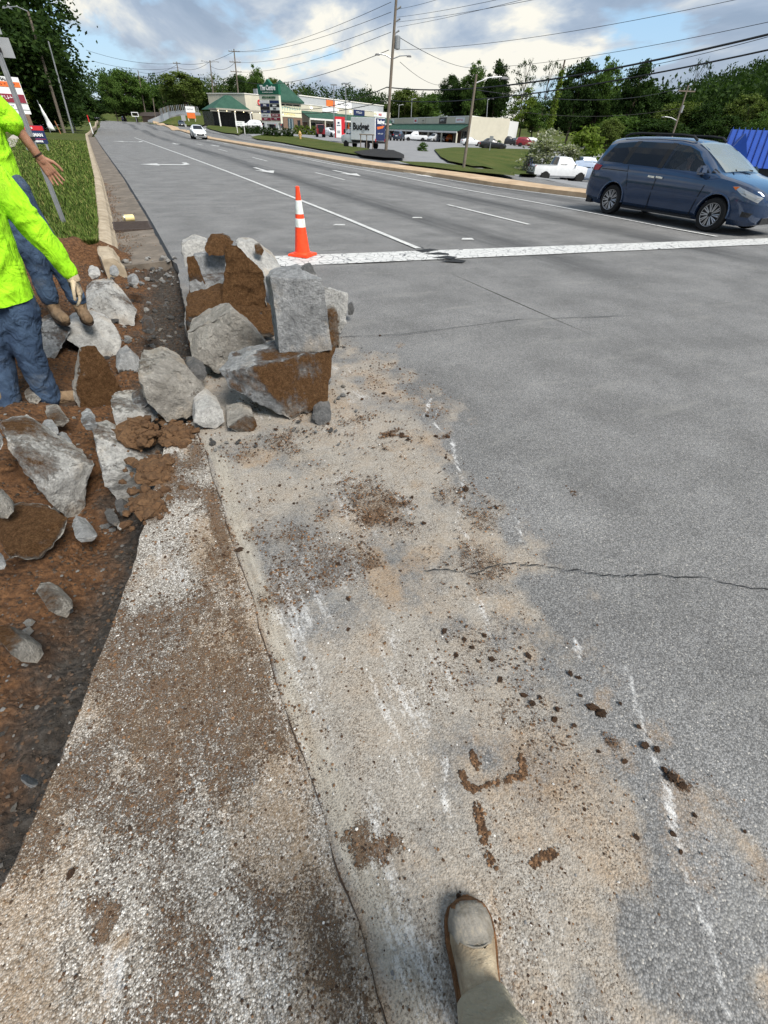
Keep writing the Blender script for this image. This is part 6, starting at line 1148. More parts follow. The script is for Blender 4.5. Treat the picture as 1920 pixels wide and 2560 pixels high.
TYPES = {  # x (front +), bottom, shoulder, roof, half-width shoulder, half-width roof
 'sedan': dict(L=4.5, W=1.78, H=1.46, r=.32, wb=2.65, st=[(2.25, .35, .55, .58, .60, .45), (2.12, .22, .66, .70, .78, .62), (1.75, .19, .78, .82, .86, .70), (1.0, .19, .88, .93, .88, .74), (.75, .19, .91, .98, .885, .72), (.05, .19, .93, 1.40, .89, .60), (-.35, .19, .94, 1.45, .89, .61), (-.95, .19, .95, 1.42, .885, .60), (-1.55, .19, .97, 1.08, .87, .66), (-2.0, .22, .96, 1.0, .82, .66), (-2.2, .3, .88, .92, .74, .58), (-2.25, .4, .7, .72, .66, .5)], win=[[(.62, .96), (.02, 1.36), (-.32, 1.39), (-.32, .98)], [(-.40, .98), (-.40, 1.39), (-.9, 1.36), (-1.38, 1.03), (-1.3, .99)]], ws=(3, 5), rw=(7, 8)),
 'suv': dict(L=4.65, W=1.86, H=1.70, r=.36, wb=2.7, st=[(2.32, .4, .66, .7, .66, .5), (2.2, .27, .82, .88, .82, .66), (1.7, .24, .98, 1.03, .90, .74), (1.05, .24, 1.04, 1.10, .92, .76), (.85, .24, 1.06, 1.16, .92, .75), (.2, .24, 1.07, 1.62, .93, .66), (-.4, .24, 1.08, 1.69, .93, .68), (-1.4, .24, 1.10, 1.66, .92, .67), (-1.95, .24, 1.12, 1.58, .90, .65), (-2.25, .28, 1.10, 1.16, .86, .72), (-2.32, .36, .8, .84, .8, .66)], win=[[(.72, 1.11), (.12, 1.54), (-.38, 1.60), (-.38, 1.13)], [(-.46, 1.13), (-.46, 1.60), (-1.2, 1.58), (-1.2, 1.15)], [(-1.28, 1.16), (-1.28, 1.57), (-1.75, 1.52), (-1.95, 1.19)]], ws=(3, 5), rw=(8, 9)),
 'pickup': dict(L=5.8, W=1.98, H=1.92, r=.41, wb=3.6, st=[(2.9, .5, .8, .84, .74, .55), (2.8, .36, 1.05, 1.10, .90, .74), (2.2, .33, 1.17, 1.22, .97, .80), (1.45, .33, 1.2, 1.26, .98, .82), (1.3, .33, 1.21, 1.30, .98, .80), (.75, .33, 1.22, 1.84, .98, .70), (.1, .33, 1.22, 1.90, .98, .72), (-.55, .33, 1.22, 1.88, .98, .71), (-.72, .33, 1.22, 1.24, .98, .94), (-1.6, .33, 1.22, 1.235, .98, .94), (-2.8, .36, 1.22, 1.235, .97, .93), (-2.9, .5, 1.1, 1.12, .95, .9)], win=[[(1.18, 1.27), (.7, 1.76), (.28, 1.80), (.28, 1.29)], [(.2, 1.29), (.2, 1.80), (-.42, 1.79), (-.42, 1.29)]], ws=(4, 5), rw=(7, 8)),
 'coupe': dict(L=4.3, W=1.78, H=1.30, r=.32, wb=2.57, st=[(2.15, .3, .5, .53, .62, .45), (2.0, .2, .62, .68, .80, .62), (1.4, .18, .76, .82, .88, .70), (.8, .18, .84, .90, .88, .72), (.55, .18, .86, .94, .88, .70), (-.1, .18, .88, 1.26, .88, .58), (-.5, .18, .89, 1.29, .885, .58), (-1.1, .18, .91, 1.18, .885, .58), (-1.7, .18, .93, .97, .86, .64), (-2.05, .25, .9, .96, .8, .62), (-2.15, .35, .7, .74, .72, .55)], win=[[(.42, .91), (-.1, 1.22), (-.5, 1.24), (-.6, .94)], [(-.68, .95), (-.6, 1.22), (-1.0, 1.16), (-1.3, .98)]], ws=(3, 5), rw=(7, 8)),
 'jeep': dict(L=4.2, W=1.85, H=1.82, r=.41, wb=2.6, st=[(2.1, .5, .9, .94, .62, .5), (2.0, .42, 1.12, 1.16, .70, .58), (1.2, .42, 1.16, 1.2, .78, .64), (.75, .42, 1.16, 1.22, .80, .66), (.55, .42, 1.17, 1.76, .80, .70), (0, .42, 1.17, 1.80, .80, .72), (-1.3, .42, 1.17, 1.80, .80, .72), (-1.85, .42, 1.17, 1.76, .80, .72), (-1.95, .45, 1.1, 1.15, .78, .7)], win=[[(.5, 1.2), (.45, 1.66), (-.2, 1.68), (-.2, 1.2)], [(-.3, 1.2), (-.3, 1.68), (-1.0, 1.68), (-1.0, 1.2)], [(-1.1, 1.2), (-1.1, 1.68), (-1.75, 1.66), (-1.75, 1.2)]], ws=(3, 4), rw=(7, 8))}
def ring(s_):
    x, zb, zs, zr, w1, w2 = s_; wl = w1*.97; zm = zb+(zs-zb)*.5
    h_ = [(0, zb), (wl*.86, zb), (wl, zb+(zs-zb)*.16), (w1*1.01, zm), (w1, zb+(zs-zb)*.86), (w1*.975, zs), (w1+(w2-w1)*.55, zs+(zr-zs)*.62), (w2, zr-(zr-zs)*.10-.01), (w2*.82, zr-.004), (w2*.4, zr+.012), (0, zr+.016)]
    return [(x, y, z) for y, z in h_] + [(x, -y, z) for y, z in h_[-2:0:-1]]
def body_mb(st):
    v = []; f = []; n = 0
    for s_ in st: r_ = ring(s_); n = len(r_); v += r_
    for i in range(len(st)-1):
        for k in range(n): f.append((i*n+k, i*n+(k+1) % n, (i+1)*n+(k+1) % n, (i+1)*n+k))
    f += [tuple(range(n)), tuple(range((len(st)-1)*n, len(st)*n))[::-1]]; return MB().add(v, f)
def side_y(st, x, z):
    for a, b in zip(st[:-1], st[1:]):
        if b[0] <= x <= a[0]:
            t = (a[0]-x)/(a[0]-b[0]+1e-9); q = [a[i]+(b[i]-a[i])*t for i in range(6)]; zs, zr, w1, w2 = q[2], q[3], q[4], q[5]
            pr = [(q[1], w1*.97), (q[1]+(zs-q[1])*.5, w1*1.01), (q[1]+(zs-q[1])*.86, w1), (zs, w1*.975), (zs+(zr-zs)*.62, w1+(w2-w1)*.55), (zr-(zr-zs)*.1-.01, w2), (zr+.02, w2*.8)]
            return float(np.interp(z, [p[0] for p in pr], [p[1] for p in pr]))
    return st[0][4]
def side_patch(name, poly, st, s_, mat, parent, off=.008, n=1, th=0):
    bm = bmesh.new(); f_ = bm.faces.new([bm.verts.new((x, 0, z)) for x, z in poly]); bmesh.ops.triangulate(bm, faces=[f_])
    for _ in range(n): bmesh.ops.subdivide_edges(bm, edges=bm.edges, cuts=1, use_grid_fill=True)
    for q in bm.verts: q.co.y = s_*(side_y(st, q.co.x, q.co.z)+off)
    if th:
        r_ = bmesh.ops.extrude_face_region(bm, geom=list(bm.faces)); 
        for q in r_['geom']:
            if isinstance(q, bmesh.types.BMVert): q.co.y += s_*th
    bmesh.ops.recalc_face_normals(bm, faces=bm.faces)
    me = bpy.data.meshes.new(name); bm.to_mesh(me); bm.free(); return mesh_obj(name, me, mat, parent)
def screen_patch(name, sa, sb, mat, parent, off=.012, k=.86, z0=0.06, z1=.93):
    """glass between two stations (windscreen or rear window)"""
    v = []; f = []; a = ((sa[0], sa[3], sa[5]), (sb[0], sb[3], sb[5])); nrm = Vector((a[1][1]-a[0][1], 0, -(a[1][0]-a[0][0]))).normalized()
    if nrm.z < 0: nrm = -nrm
    for i, t in enumerate((z0, .35, .65, z1)):
        x = a[0][0]+(a[1][0]-a[0][0])*t; z = a[0][1]+(a[1][1]-a[0][1])*t; w_ = (a[0][2]+(a[1][2]-a[0][2])*t)*k
        for u in (-1, -.5, 0, .5, 1): v.append((x+nrm.x*(off+.02*(1-u*u)), w_*u, z+nrm.z*(off+.018*(1-u*u))))
    for i in range(3):
        for j in range(4): f.append((i*5+j, i*5+j+1, i*5+j+6, i*5+j+5))
    return pyd(name, v, f, mat, parent, True)
def wheel(parent, x, y, r, s_, spokes=0, n=28):
    w_ = .11; t = MB().lathe([(r*.62, -w_), (r*.93, -w_), (r, -w_*.7), (r, w_*.7), (r*.93, w_), (r*.66, w_)], n=n, axis='y').build('tyre', M_TYRE, parent, True); t.location = (x, y, r)
    rim = MB().lathe([(r*.02, w_*.35*s_), (r*.6, w_*.35*s_), (r*.64, w_*.98*s_), (r*.68, w_*1.0*s_), (r*.66, w_*.2*s_)], n=n, axis='y').build('rim', M_RIM if not spokes else M_ARCH, t, True)
    if spokes:
        mb = MB(); mb.lathe([(r*.6, w_*.9*s_), (r*.69, w_*1.04*s_), (r*.69, w_*.8*s_)], n=n, axis='y')
        for k in range(spokes):
            for d_ in (-.11, .11):
                a = 2*math.pi*k/spokes; p0 = (math.cos(a+d_*.6)*r*.12, w_*.85*s_, math.sin(a+d_*.6)*r*.12); p1 = (math.cos(a+d_)*r*.64, w_*.98*s_, math.sin(a+d_)*r*.64); mb.tube([p0, p1], [r*.055, r*.045], 5)
        mb.lathe([(.001, w_*1.0*s_), (r*.14, w_*.95*s_), (r*.17, w_*.6*s_)], n=14, axis='y'); sp_ = mb.build('spokes', M_RIM, t, True)
    return t
def car(kind, colr, pname, name, label, loc, rz, group='parked and passing cars', cat=None, scale=1.0):
    T_ = TYPES[kind]; st = T_['st']; e = empty(name, loc, rz); pm = paintm(pname, colr); body_mb(st).build('body', pm, e, True)
    for s_ in (-1, 1):
        for w_ in T_['win']: side_patch('side_window', w_, st, s_, M_CGL, e, .01, 0)
        for x in (T_['wb']/2+.05, -T_['wb']/2+.05):
            yw = side_y(st, x, .5); MB().lathe([(.01, yw*s_-.3*s_), (T_['r']*1.16, yw*s_-.3*s_), (T_['r']*1.16, (yw+.006)*s_), (.01, (yw+.006)*s_)], c=(x, 0, T_['r']+.03), n=22, axis='y').build('wheel_arch', M_ARCH, e); wheel(e, x, s_*(yw-.085), T_['r'], s_, 0, 20)
        zf = st[1][2]; MB().box((st[1][0]+.03, s_*st[1][4]*.78, zf-.12), (.22, .34, .15), -s_*.35).build('headlight', M_HEAD, e, False, .03); zr_ = st[-2][2]; MB().box((st[-2][0]-.02, s_*st[-2][4]*.86, zr_-.12), (.16, .22, .22), s_*.3).build('tail_light', M_TAIL, e, False, .03)
        MB().box((T_['win'][0][0][0]-.02, s_*(side_y(st, .6, T_['win'][0][0][1])+.1), T_['win'][0][0][1]+.06), (.14, .2, .14)).build('mirror', pm, e, False, .03)
    i, j = T_['ws']; screen_patch('windscreen', st[i+1], st[j], M_CGL, e); i, j = T_['rw']; screen_patch('rear_window', st[i], st[j], M_CGL, e)
    MB().box((st[1][0]+.10, 0, st[1][1]+.26), (.1, st[1][4]*1.2, .2)).build('grille', M_PLAS, e); MB().box((st[1][0]+.15, 0, st[1][1]+.36), (.04, .46, .12)).build('number_plate', M_WHITE, e); MB().box((st[-1][0]-.02, 0, st[-2][2]-.28), (.05, .46, .14)).build('number_plate', M_WHITE, e)
    if kind == 'pickup': MB().box((-1.78, 0, 1.228), (1.98, 1.62, .03)).build('bed', M_ARCH, e); MB().box((-2.95, 0, .55), (.14, 1.8, .2)).build('bumper', M_PLAS, e)
    if kind == 'jeep': w_ = wheel(e, 0, 0, .4, 1, 0, 20); w_.name = 'spare_wheel'; w_.location = (-2.08, 0, 1.05); w_.rotation_euler = (0, 0, math.pi/2)
    e.scale = (scale,)*3; return tag(e, label, cat or 'car', group)
def place(px, py, zc): q = at(px, py, zc); return Vector((q.x, q.y, zt(q.x, q.y)+.015))
GL = 'cars on the parking lot'; W_, K_, S_ = (.62, .63, .64), (.018, .019, .022), (.40, .41, .42)
def view_rz(px, zc): q = at(px, 335, zc); return math.atan2(-q.y, -q.x)     # heading straight at the viewer
car('sedan', W_, 'paint_white', 'hatchback', 'white compact car driving toward the viewer on the road', place(498, 347, 59), -math.pi/2-.02, 'cars on the road'); car('suv', (.012, .016, .05), 'paint_navy', 'far_car', 'small dark blue car near the road crest', place(312, 304, 179), math.pi/2-.1, 'cars on the road'); car('sedan', S_, 'paint_silver', 'far_car', 'tiny silver car at the far left of the crest', place(243, 297, 175), -math.pi/2, 'cars on the road'); car('sedan', K_, 'paint_black', 'far_car', 'dark car coming along the far carriageway', place(456, 319, 118), -math.pi/2-.1, 'cars on the road')
car('suv', W_, 'paint_white', 'white_suv', 'white crossover parked by the hedge under the pylon sign', place(630, 326, 92), math.pi*.92, GL); car('suv', K_, 'paint_black', 'dark_suv', 'dark car under the lit restaurant canopy', place(645, 322, 104), math.pi*.6, GL); car('suv', K_, 'paint_black', 'dark_suv', 'dark car behind the pylon sign legs', place(686, 328, 98), math.pi*.55, GL)
car('jeep', (.17, .012, .018), 'paint_dark_red', 'jeep', 'dark red boxy off-roader with spare wheel by the shop hedge', place(801, 342, 82), R(75), GL, 'off-roader'); car('sedan', W_, 'paint_white', 'white_car', 'white car between the red off-roader and the bank kiosk', place(827, 338, 88), R(-75), GL)
car('sedan', K_, 'paint_black', 'dark_car', 'dark car just right of the box truck', place(940, 342, 95), R(60), GL); car('suv', K_, 'paint_black', 'dark_suv', 'black crossover left of the tall utility pole base', place(964, 352, 92), R(50), GL); car('suv', (.03, .04, .06), 'paint_slate', 'dark_suv', 'slate dark crossover right of the tall utility pole', place(997, 353, 96), R(48), GL)
car('pickup', W_, 'paint_white', 'white_pickup', 'white pickup parked in front of the right shops', place(1039, 352, 108), R(150), GL, 'pickup'); car('suv', S_, 'paint_silver', 'silver_suv', 'silver crossover right of the parked white pickup', place(1085, 352, 110), R(205), GL); car('suv', W_, 'paint_white', 'white_suv', 'white crossover between the silver and orange ones', place(1110, 353, 112), R(220), GL); car('suv', (.60, .13, .012), 'paint_orange', 'orange_suv', 'bright orange crossover before the shops', place(1137, 355, 110), R(-30), GL)
car('coupe', W_, 'paint_white', 'white_coupe', 'low white coupe behind the street lamp pole', place(1178, 362, 86), R(-20), GL); car('sedan', K_, 'paint_black', 'dark_car', 'black car behind the two small shrubs', place(1230, 370, 72), R(-25), GL); car('suv', K_, 'paint_black', 'dark_suv', 'dark car at the end of the white end wall', place(1272, 361, 105), R(-35), GL); car('sedan', (.03, .04, .06), 'paint_slate', 'dark_car', 'slate car right of the white end wall', place(1290, 359, 112), R(-40), GL); car('suv', (.17, .012, .018), 'paint_dark_red', 'red_suv', 'dark red crossover left of the flowering shrub', place(1314, 364, 98), R(-35), GL); car('suv', W_, 'paint_white', 'white_suv', 'white car peeking out beside the flowering shrub', place(1334, 363, 108), R(-35), GL)
def lowplace(px, py, zc): q = at(px, py, zc); return Vector((q.x, q.y, q.z))
pk = car('pickup', W_, 'paint_white', 'white_pickup', 'white pickup carrying bicycles, left of the minivan', place(1392, 452, 43), R(-20), 'cars beyond the median', 'pickup'); car('pickup', W_, 'paint_white', 'white_truck', 'white truck just behind the pickup with bicycles', place(1452, 448, 46), R(-25), 'cars beyond the median', 'pickup'); car('suv', (.30, .36, .46), 'paint_pale_blue', 'pale_suv', 'pale blue car half hidden by the minivan rear', place(1478, 450, 43), R(-40), 'cars beyond the median')
# bicycles on the pickup's tail rack
for i in range(2):
    b_ = empty('bicycle', pk.location+Matrix.Rotation(R(-18), 3, 'Z')@Vector((-3.15-.22*i, -.1+.2*i, .75)), R(-18)+math.pi/2); mb = MB()
    for x in (-.52, .52): pts = [(x+.34*math.cos(a), 0, .35+.34*math.sin(a)) for a in np.linspace(0, 2*math.pi, 19)]; MB().tube(pts, .028, 5).build('wheel', M_TYRE, b_)
    for a, c in (((-.52, .35), (-.2, .85)), ((-.52, .35), (-.05, .33)), ((-.05, .33), (-.22, .95)), ((-.2, .82), (.36, .86)), ((-.05, .33), (.36, .82)), ((.52, .35), (.34, .98))): mb.tube([(a[0], 0, a[1]), (c[0], 0, c[1])], .025, 5)
    mb.build('frame', M_BLACK if i else M_NAVY, b_); MB().box((-.23, 0, .98), (.26, .12, .06)).build('saddle', M_PLAS, b_); MB().tube([(.33, -.28, 1.0), (.34, .28, 1.0)], .022, 5).build('handlebar', M_PLAS, b_); tag(b_, 'bicycle hung on the pickup tail rack, %s one' % ('inner', 'outer')[i], 'bicycle', 'bicycles on the pickup')
# rental box truck
tl = place(905, 371, 58); bt = empty('box_truck', tl, R(118)); tag(bt, 'white box truck with navy rear door beside the tall utility pole', 'truck'); 
MB().box((-1.0, 0, 2.0), (4.0, 2.25, 2.25)).build('box', M_WHITE, bt, False, .04); MB().box((-1.0, 0, .74), (4.1, 1.6, .22)).build('chassis', M_BLACK, bt); MB().box((-3.02, 0, .72), (.2, 2.2, .16)).build('rear_bumper', M_BLACK, bt)
cb_ = [(2.9, .55, 1.1, 1.15, .8, .6), (2.8, .5, 1.25, 1.3, .95, .8), (2.2, .5, 1.35, 1.42, 1.0, .85), (1.7, .5, 1.4, 2.1, 1.0, .8), (1.05, .5, 1.4, 2.2, 1.0, .82)]; body_mb(cb_).build('cab', paintm('paint_white', W_), bt, True)
for s_ in (-1, 1):
    side_patch('side_window', [(1.95, 1.42), (1.62, 1.98), (1.15, 2.02), (1.15, 1.42)], cb_, s_, M_CGL, bt, .012, 0); [wheel(bt, x, s_*.92, .4, s_, 0, 20) for x in (2.0, -1.6)]; MB().box((2.84, s_*.7, 1.05), (.12, .36, .2)).build('headlight', M_HEAD, bt); MB().box((2.0, s_*1.22, 1.7), (.1, .25, .4)).build('mirror', M_BLACK, bt)
    tx = text('Budget', .95, (-.7, s_*1.14, 2.2), M_BLACK, bt, rz=0 if s_ < 0 else math.pi, bold=.03); MB().add([(.0, 0, 0), (.5, 0, .12), (.5, 0, .85), (.0, 0, .45)], [(0, 1, 2, 3)]); em = MB().add([(1.15 if s_ > 0 else -2.75, s_*1.131, 1.9), (1.55 if s_ > 0 else -2.35, s_*1.131, 1.95), (1.35 if s_ > 0 else -2.55, s_*1.131, 2.7)], [(0, 1, 2)]).build('emblem', M_ORNG, bt)
screen_patch('windscreen', cb_[2], cb_[3], M_CGL, bt); rd = MB().box((-3.03, 0, 2.0), (.05, 2.0, 2.15)).build('rear_door', M_NAVY, bt); text('Budget', .55, (-3.07, 0, 2.72), M_WHITE, rd, rz=-math.pi/2, bold=.02); text('1-800 rent', .2, (-3.07, 0, 1.6), M_WHITE, rd, rz=-math.pi/2); MB().add([(-3.065, .8, 2.25), (-3.065, -.8, 2.4), (-3.065, -.5, 2.15), (-3.065, .7, 2.0)], [(0, 1, 2, 3)]).build('emblem', M_ORNG, rd)
for s_ in (-1, 1): MB().box((-3.04, s_*1.02, .95), (.06, .14, .3)).build('tail_light', M_TAIL, bt)
# ---------------------------------------------------------------- the minivan
M_VAN = paintm('paint_slate_blue', (.020, .042, .092), .10, 1.0, .3)
vst = [(2.54, .36, .62, .64, .52, .40), (2.47, .24, .74, .80, .70, .55), (2.34, .20, .84, .90, .82, .66), (2.1, .19, .93, .99, .92, .74), (1.75, .19, 1.00, 1.06, .96, .80), (1.45, .19, 1.04, 1.11, .975, .82), (1.25, .19, 1.06, 1.17, .98, .81), (.95, .19, 1.08, 1.36, .985, .76), (.62, .19, 1.09, 1.56, .985, .71), (.30, .19, 1.10, 1.68, .985, .70), (-.1, .19, 1.11, 1.73, .985, .71), (-.8, .19, 1.12, 1.745, .985, .715), (-1.5, .19, 1.13, 1.735, .98, .71), (-2.0, .20, 1.14, 1.70, .965, .69), (-2.22, .22, 1.14, 1.655, .95, .67), (-2.36, .24, 1.12, 1.40, .93, .70), (-2.47, .26, 1.06, 1.14, .90, .72), (-2.53, .30, .86, .9, .87, .7), (-2.55, .38, .66, .68, .82, .6)]
def boolean(o, c):
    md = o.modifiers.new('b', 'BOOLEAN'); md.operation = 'DIFFERENCE'; md.object = c; md.solver = 'EXACT'; me = baked(o, (c,)); o.modifiers.clear(); old = o.data; o.data = me; bpy.data.objects.remove(c)
vw = (gp(1513, 533)+gp(1771, 577))/2; van = empty('minivan', (vw.x+.78, vw.y, .0), -math.pi/2+.03); tag(van, 'dark blue minivan with roof rails driving right past the stop line', 'minivan', 'cars on the road')
vb = body_mb(vst).build('body', M_VAN, None, True)
for x in (1.55, -1.49): c = MB().lathe([(.001, -1.4), (.395, -1.4), (.395, 1.4), (.001, 1.4)], c=(x, 0, .36), n=40, axis='y').build('tmp', None); boolean(vb, c)
cav = [(1.35, .45, 1.0, 1.06, .86, .7), (.95, .4, 1.06, 1.28, .9, .68), (.6, .4, 1.07, 1.50, .91, .64), (.25, .4, 1.08, 1.63, .91, .63), (-.8, .4, 1.10, 1.69, .91, .64), (-2.0, .4, 1.10, 1.64, .89, .62), (-2.25, .4, 1.08, 1.5, .86, .6)]
boolean(vb, body_mb(cav).build('tmp', None))
WIN = {'front': [(1.08, 1.12), (.50, 1.50), (.20, 1.59), (-.12, 1.62), (-.20, 1.14)], 'slide': [(-.34, 1.15), (-.27, 1.63), (-1.20, 1.64), (-1.32, 1.17)], 'rear': [(-1.46, 1.18), (-1.34, 1.63), (-1.95, 1.585), (-2.24, 1.24), (-2.18, 1.19)]}
c = MB(); 
fw_ = WIN['front']
for s_ in (-1, 1): c = MB().add([(x, s_*.45, z) for x, z in fw_]+[(x, s_*1.3, z) for x, z in fw_], [tuple(range(5)), tuple(range(9, 4, -1))]+[(i, (i+1) % 5, (i+1) % 5+5, i+5) for i in range(5)]).build('tmp', None); boolean(vb, c)
c = MB().add([(1.32, -.62, 1.145), (1.32, .62, 1.145), (.38, .57, 1.60), (.38, -.57, 1.60), (1.75, -.62, 1.7), (1.75, .62, 1.7), (.7, .57, 2.1), (.7, -.57, 2.1)], [(0, 1, 2, 3), (4, 7, 6, 5), (0, 4, 5, 1), (1, 5, 6, 2), (2, 6, 7, 3), (3, 7, 4, 0)]).build('tmp', None); boolean(vb, c)
vb.parent = van; vb.data.materials.clear(); vb.data.materials.append(M_VAN); vb.data.shade_smooth(); vb.data.set_sharp_from_angle(angle=R(32))
def seeglass(name, tint, mixf):
    m = NM(name); m.set(tint, .02, 0, Specular_IOR_Level=.7); tr = m.n.new('ShaderNodeBsdfTransparent'); tr.inputs[0].default_value = (.75, .80, .85, 1); ms = m.n.new('ShaderNodeMixShader'); ms.inputs[0].default_value = mixf; m.l.new(m.b.outputs[0], ms.inputs[1]); m.l.new(tr.outputs[0], ms.inputs[2]); m.l.new(ms.outputs[0], m.n['Material Output'].inputs[0]); return m.m
M_G1 = seeglass('side_glass', (.015, .022, .03), .5); M_G2 = seeglass('windscreen_glass', (.25, .28, .27), .35)
for s_ in (-1, 1):
    side_patch('side_window', WIN['front'], vst, s_, M_G1, van, .002, 2)
    for k in ('slide', 'rear'): side_patch('side_window', WIN[k], vst, s_, M_CGL, van, .010, 2)
    side_patch('pillar_trim', [(-.20, 1.135), (-.12, 1.63), (-.27, 1.64), (-.34, 1.14)], vst, s_, M_PLAS, van, .009, 2); side_patch('pillar_trim', [(-1.32, 1.16), (-1.20, 1.65), (-1.34, 1.64), (-1.46, 1.17)], vst, s_, M_PLAS, van, .009, 2)
    side_patch('quarter_glass', [(1.30, 1.13), (1.12, 1.135), (1.12, 1.21)], vst, s_, M_CGL, van, .006, 1)
    for k, pl in enumerate(([(.98, .28), (1.0, .28), (1.16, 1.06), (1.14, 1.06)], [(-.26, .28), (-.24, .28), (-.22, 1.12), (-.24, 1.12)], [(-1.04, .62), (-1.02, .60), (-1.22, 1.15), (-1.24, 1.15)], [(1.2, .26), (-1.1, .26), (-1.1, .275), (1.2, .275)], [(-1.2, 1.005), (-2.3, 1.02), (-2.3, 1.035), (-1.2, 1.02)])): side_patch('panel_gap', pl, vst, s_, M_ARCH, van, .0025, 2)
    side_patch('sill_trim', [(1.1, .21), (-1.05, .21), (-1.05, .25), (1.1, .25)], vst, s_, M_PLAS, van, .004, 1, .012)
    for x in (-.14, -.38): h_ = side_patch('door_handle', [(x-.10, .935), (x+.10, .925), (x+.10, .965), (x-.10, .975)], vst, s_, M_CHROME, van, .004, 1, .03)
    side_patch('headlight', [(2.40, .66), (2.44, .76), (1.92, .93), (1.80, .92), (2.05, .78)], vst, s_, M_HEAD, van, .006, 2, .006); side_patch('side_marker', [(1.93, .925), (1.79, .915), (1.88, .86)], vst, s_, M_AMB, van, .016, 1); side_patch('tail_light', [(-2.20, .98), (-2.42, .98), (-2.42, 1.12), (-2.12, 1.09)], vst, s_, M_TAIL, van, .006, 2, .012); side_patch('fog_lamp', [(2.36, .38), (2.20, .38), (2.20, .48), (2.40, .46)], vst, s_, M_PLAS, van, .006, 1, .004)
    for x in (1.55, -1.49):
        wheel(van, x, s_*.86, .345, s_, 10, 36)
        pts = [(x+.41*math.cos(a), s_*(side_y(vst, x, .6)+.004), .36+.41*math.sin(a)) for a in np.linspace(-.1, math.pi+.1, 17)]; MB().tube(pts, .018, 6).build('arch_lip', M_VAN, van, True)
    mr = MB().box((.98, s_*1.10, 1.17), (.17, .24, .17), s_*.15, .85).build('door_mirror', M_VAN, van, True, .04); MB().box((.93, s_*1.01, 1.10), (.1, .14, .06)).build('mirror_foot', M_PLAS, van)
    MB().tube([(.25, s_*.60, 1.70), (.12, s_*.61, 1.775), (-.2, s_*.615, 1.80), (-1.4, s_*.615, 1.81), (-1.75, s_*.60, 1.79), (-1.9, s_*.59, 1.735)], .026, 6).build('roof_rail', M_PLAS, van, True); wp = MB().tube([(1.36, s_*.35, 1.185), (1.2, s_*.05-.2, 1.225)], .014, 5).build('wiper', M_PLAS, van)
v = []; f = []
for i, t in enumerate((0, .33, .66, 1)):
    x = 1.33+(.36-1.33)*t; z = 1.15+(1.655-1.15)*t+.03*math.sin(math.pi*t); w_ = .70+(.62-.70)*t
    for u in (-1, -.5, 0, .5, 1): v.append((x+.05*(1-u*u), w_*u, z+.03*(1-u*u)))
for i in range(3):
    for j in range(4): f.append((i*5+j, i*5+j+1, i*5+j+6, i*5+j+5))
pyd('windscreen', v, f, M_G2, van, True); MB().box((2.5, 0, .56), (.1, .9, .2)).build('grille', M_CHROME, van, False, .03); MB().box((2.50, 0, .32), (.08, 1.1, .12)).build('lower_intake', M_PLAS, van); MB().box((-2.5, 0, 1.0), (.06, 1.3, .05)).build('tailgate_trim', M_CHROME, van); MB().box((-2.36, 0, .3), (.2, 1.7, .2)).build('rear_bumper', M_PLAS, van); MB().box((0, 0, .24), (3.2, 1.6, .1)).build('floor', M_ARCH, van)
M_SEAT = flat('seat_grey', (.07, .07, .075), .9)
for y in (-.4, .4): s2 = MB().box((.1, y, .62), (.5, .5, .2)).build('seat', M_SEAT, van, False, .05); MB().box((-.2, y, 1.0), (.16, .48, .7)).build('backrest', M_SEAT, s2, False, .05); MB().box((-.24, y, 1.43), (.1, .26, .18)).build('headrest', M_SEAT, s2, False, .04)
MB().box((1.1, 0, .95), (.4, 1.5, .2)).build('dashboard', M_PLAS, van, False, .05)
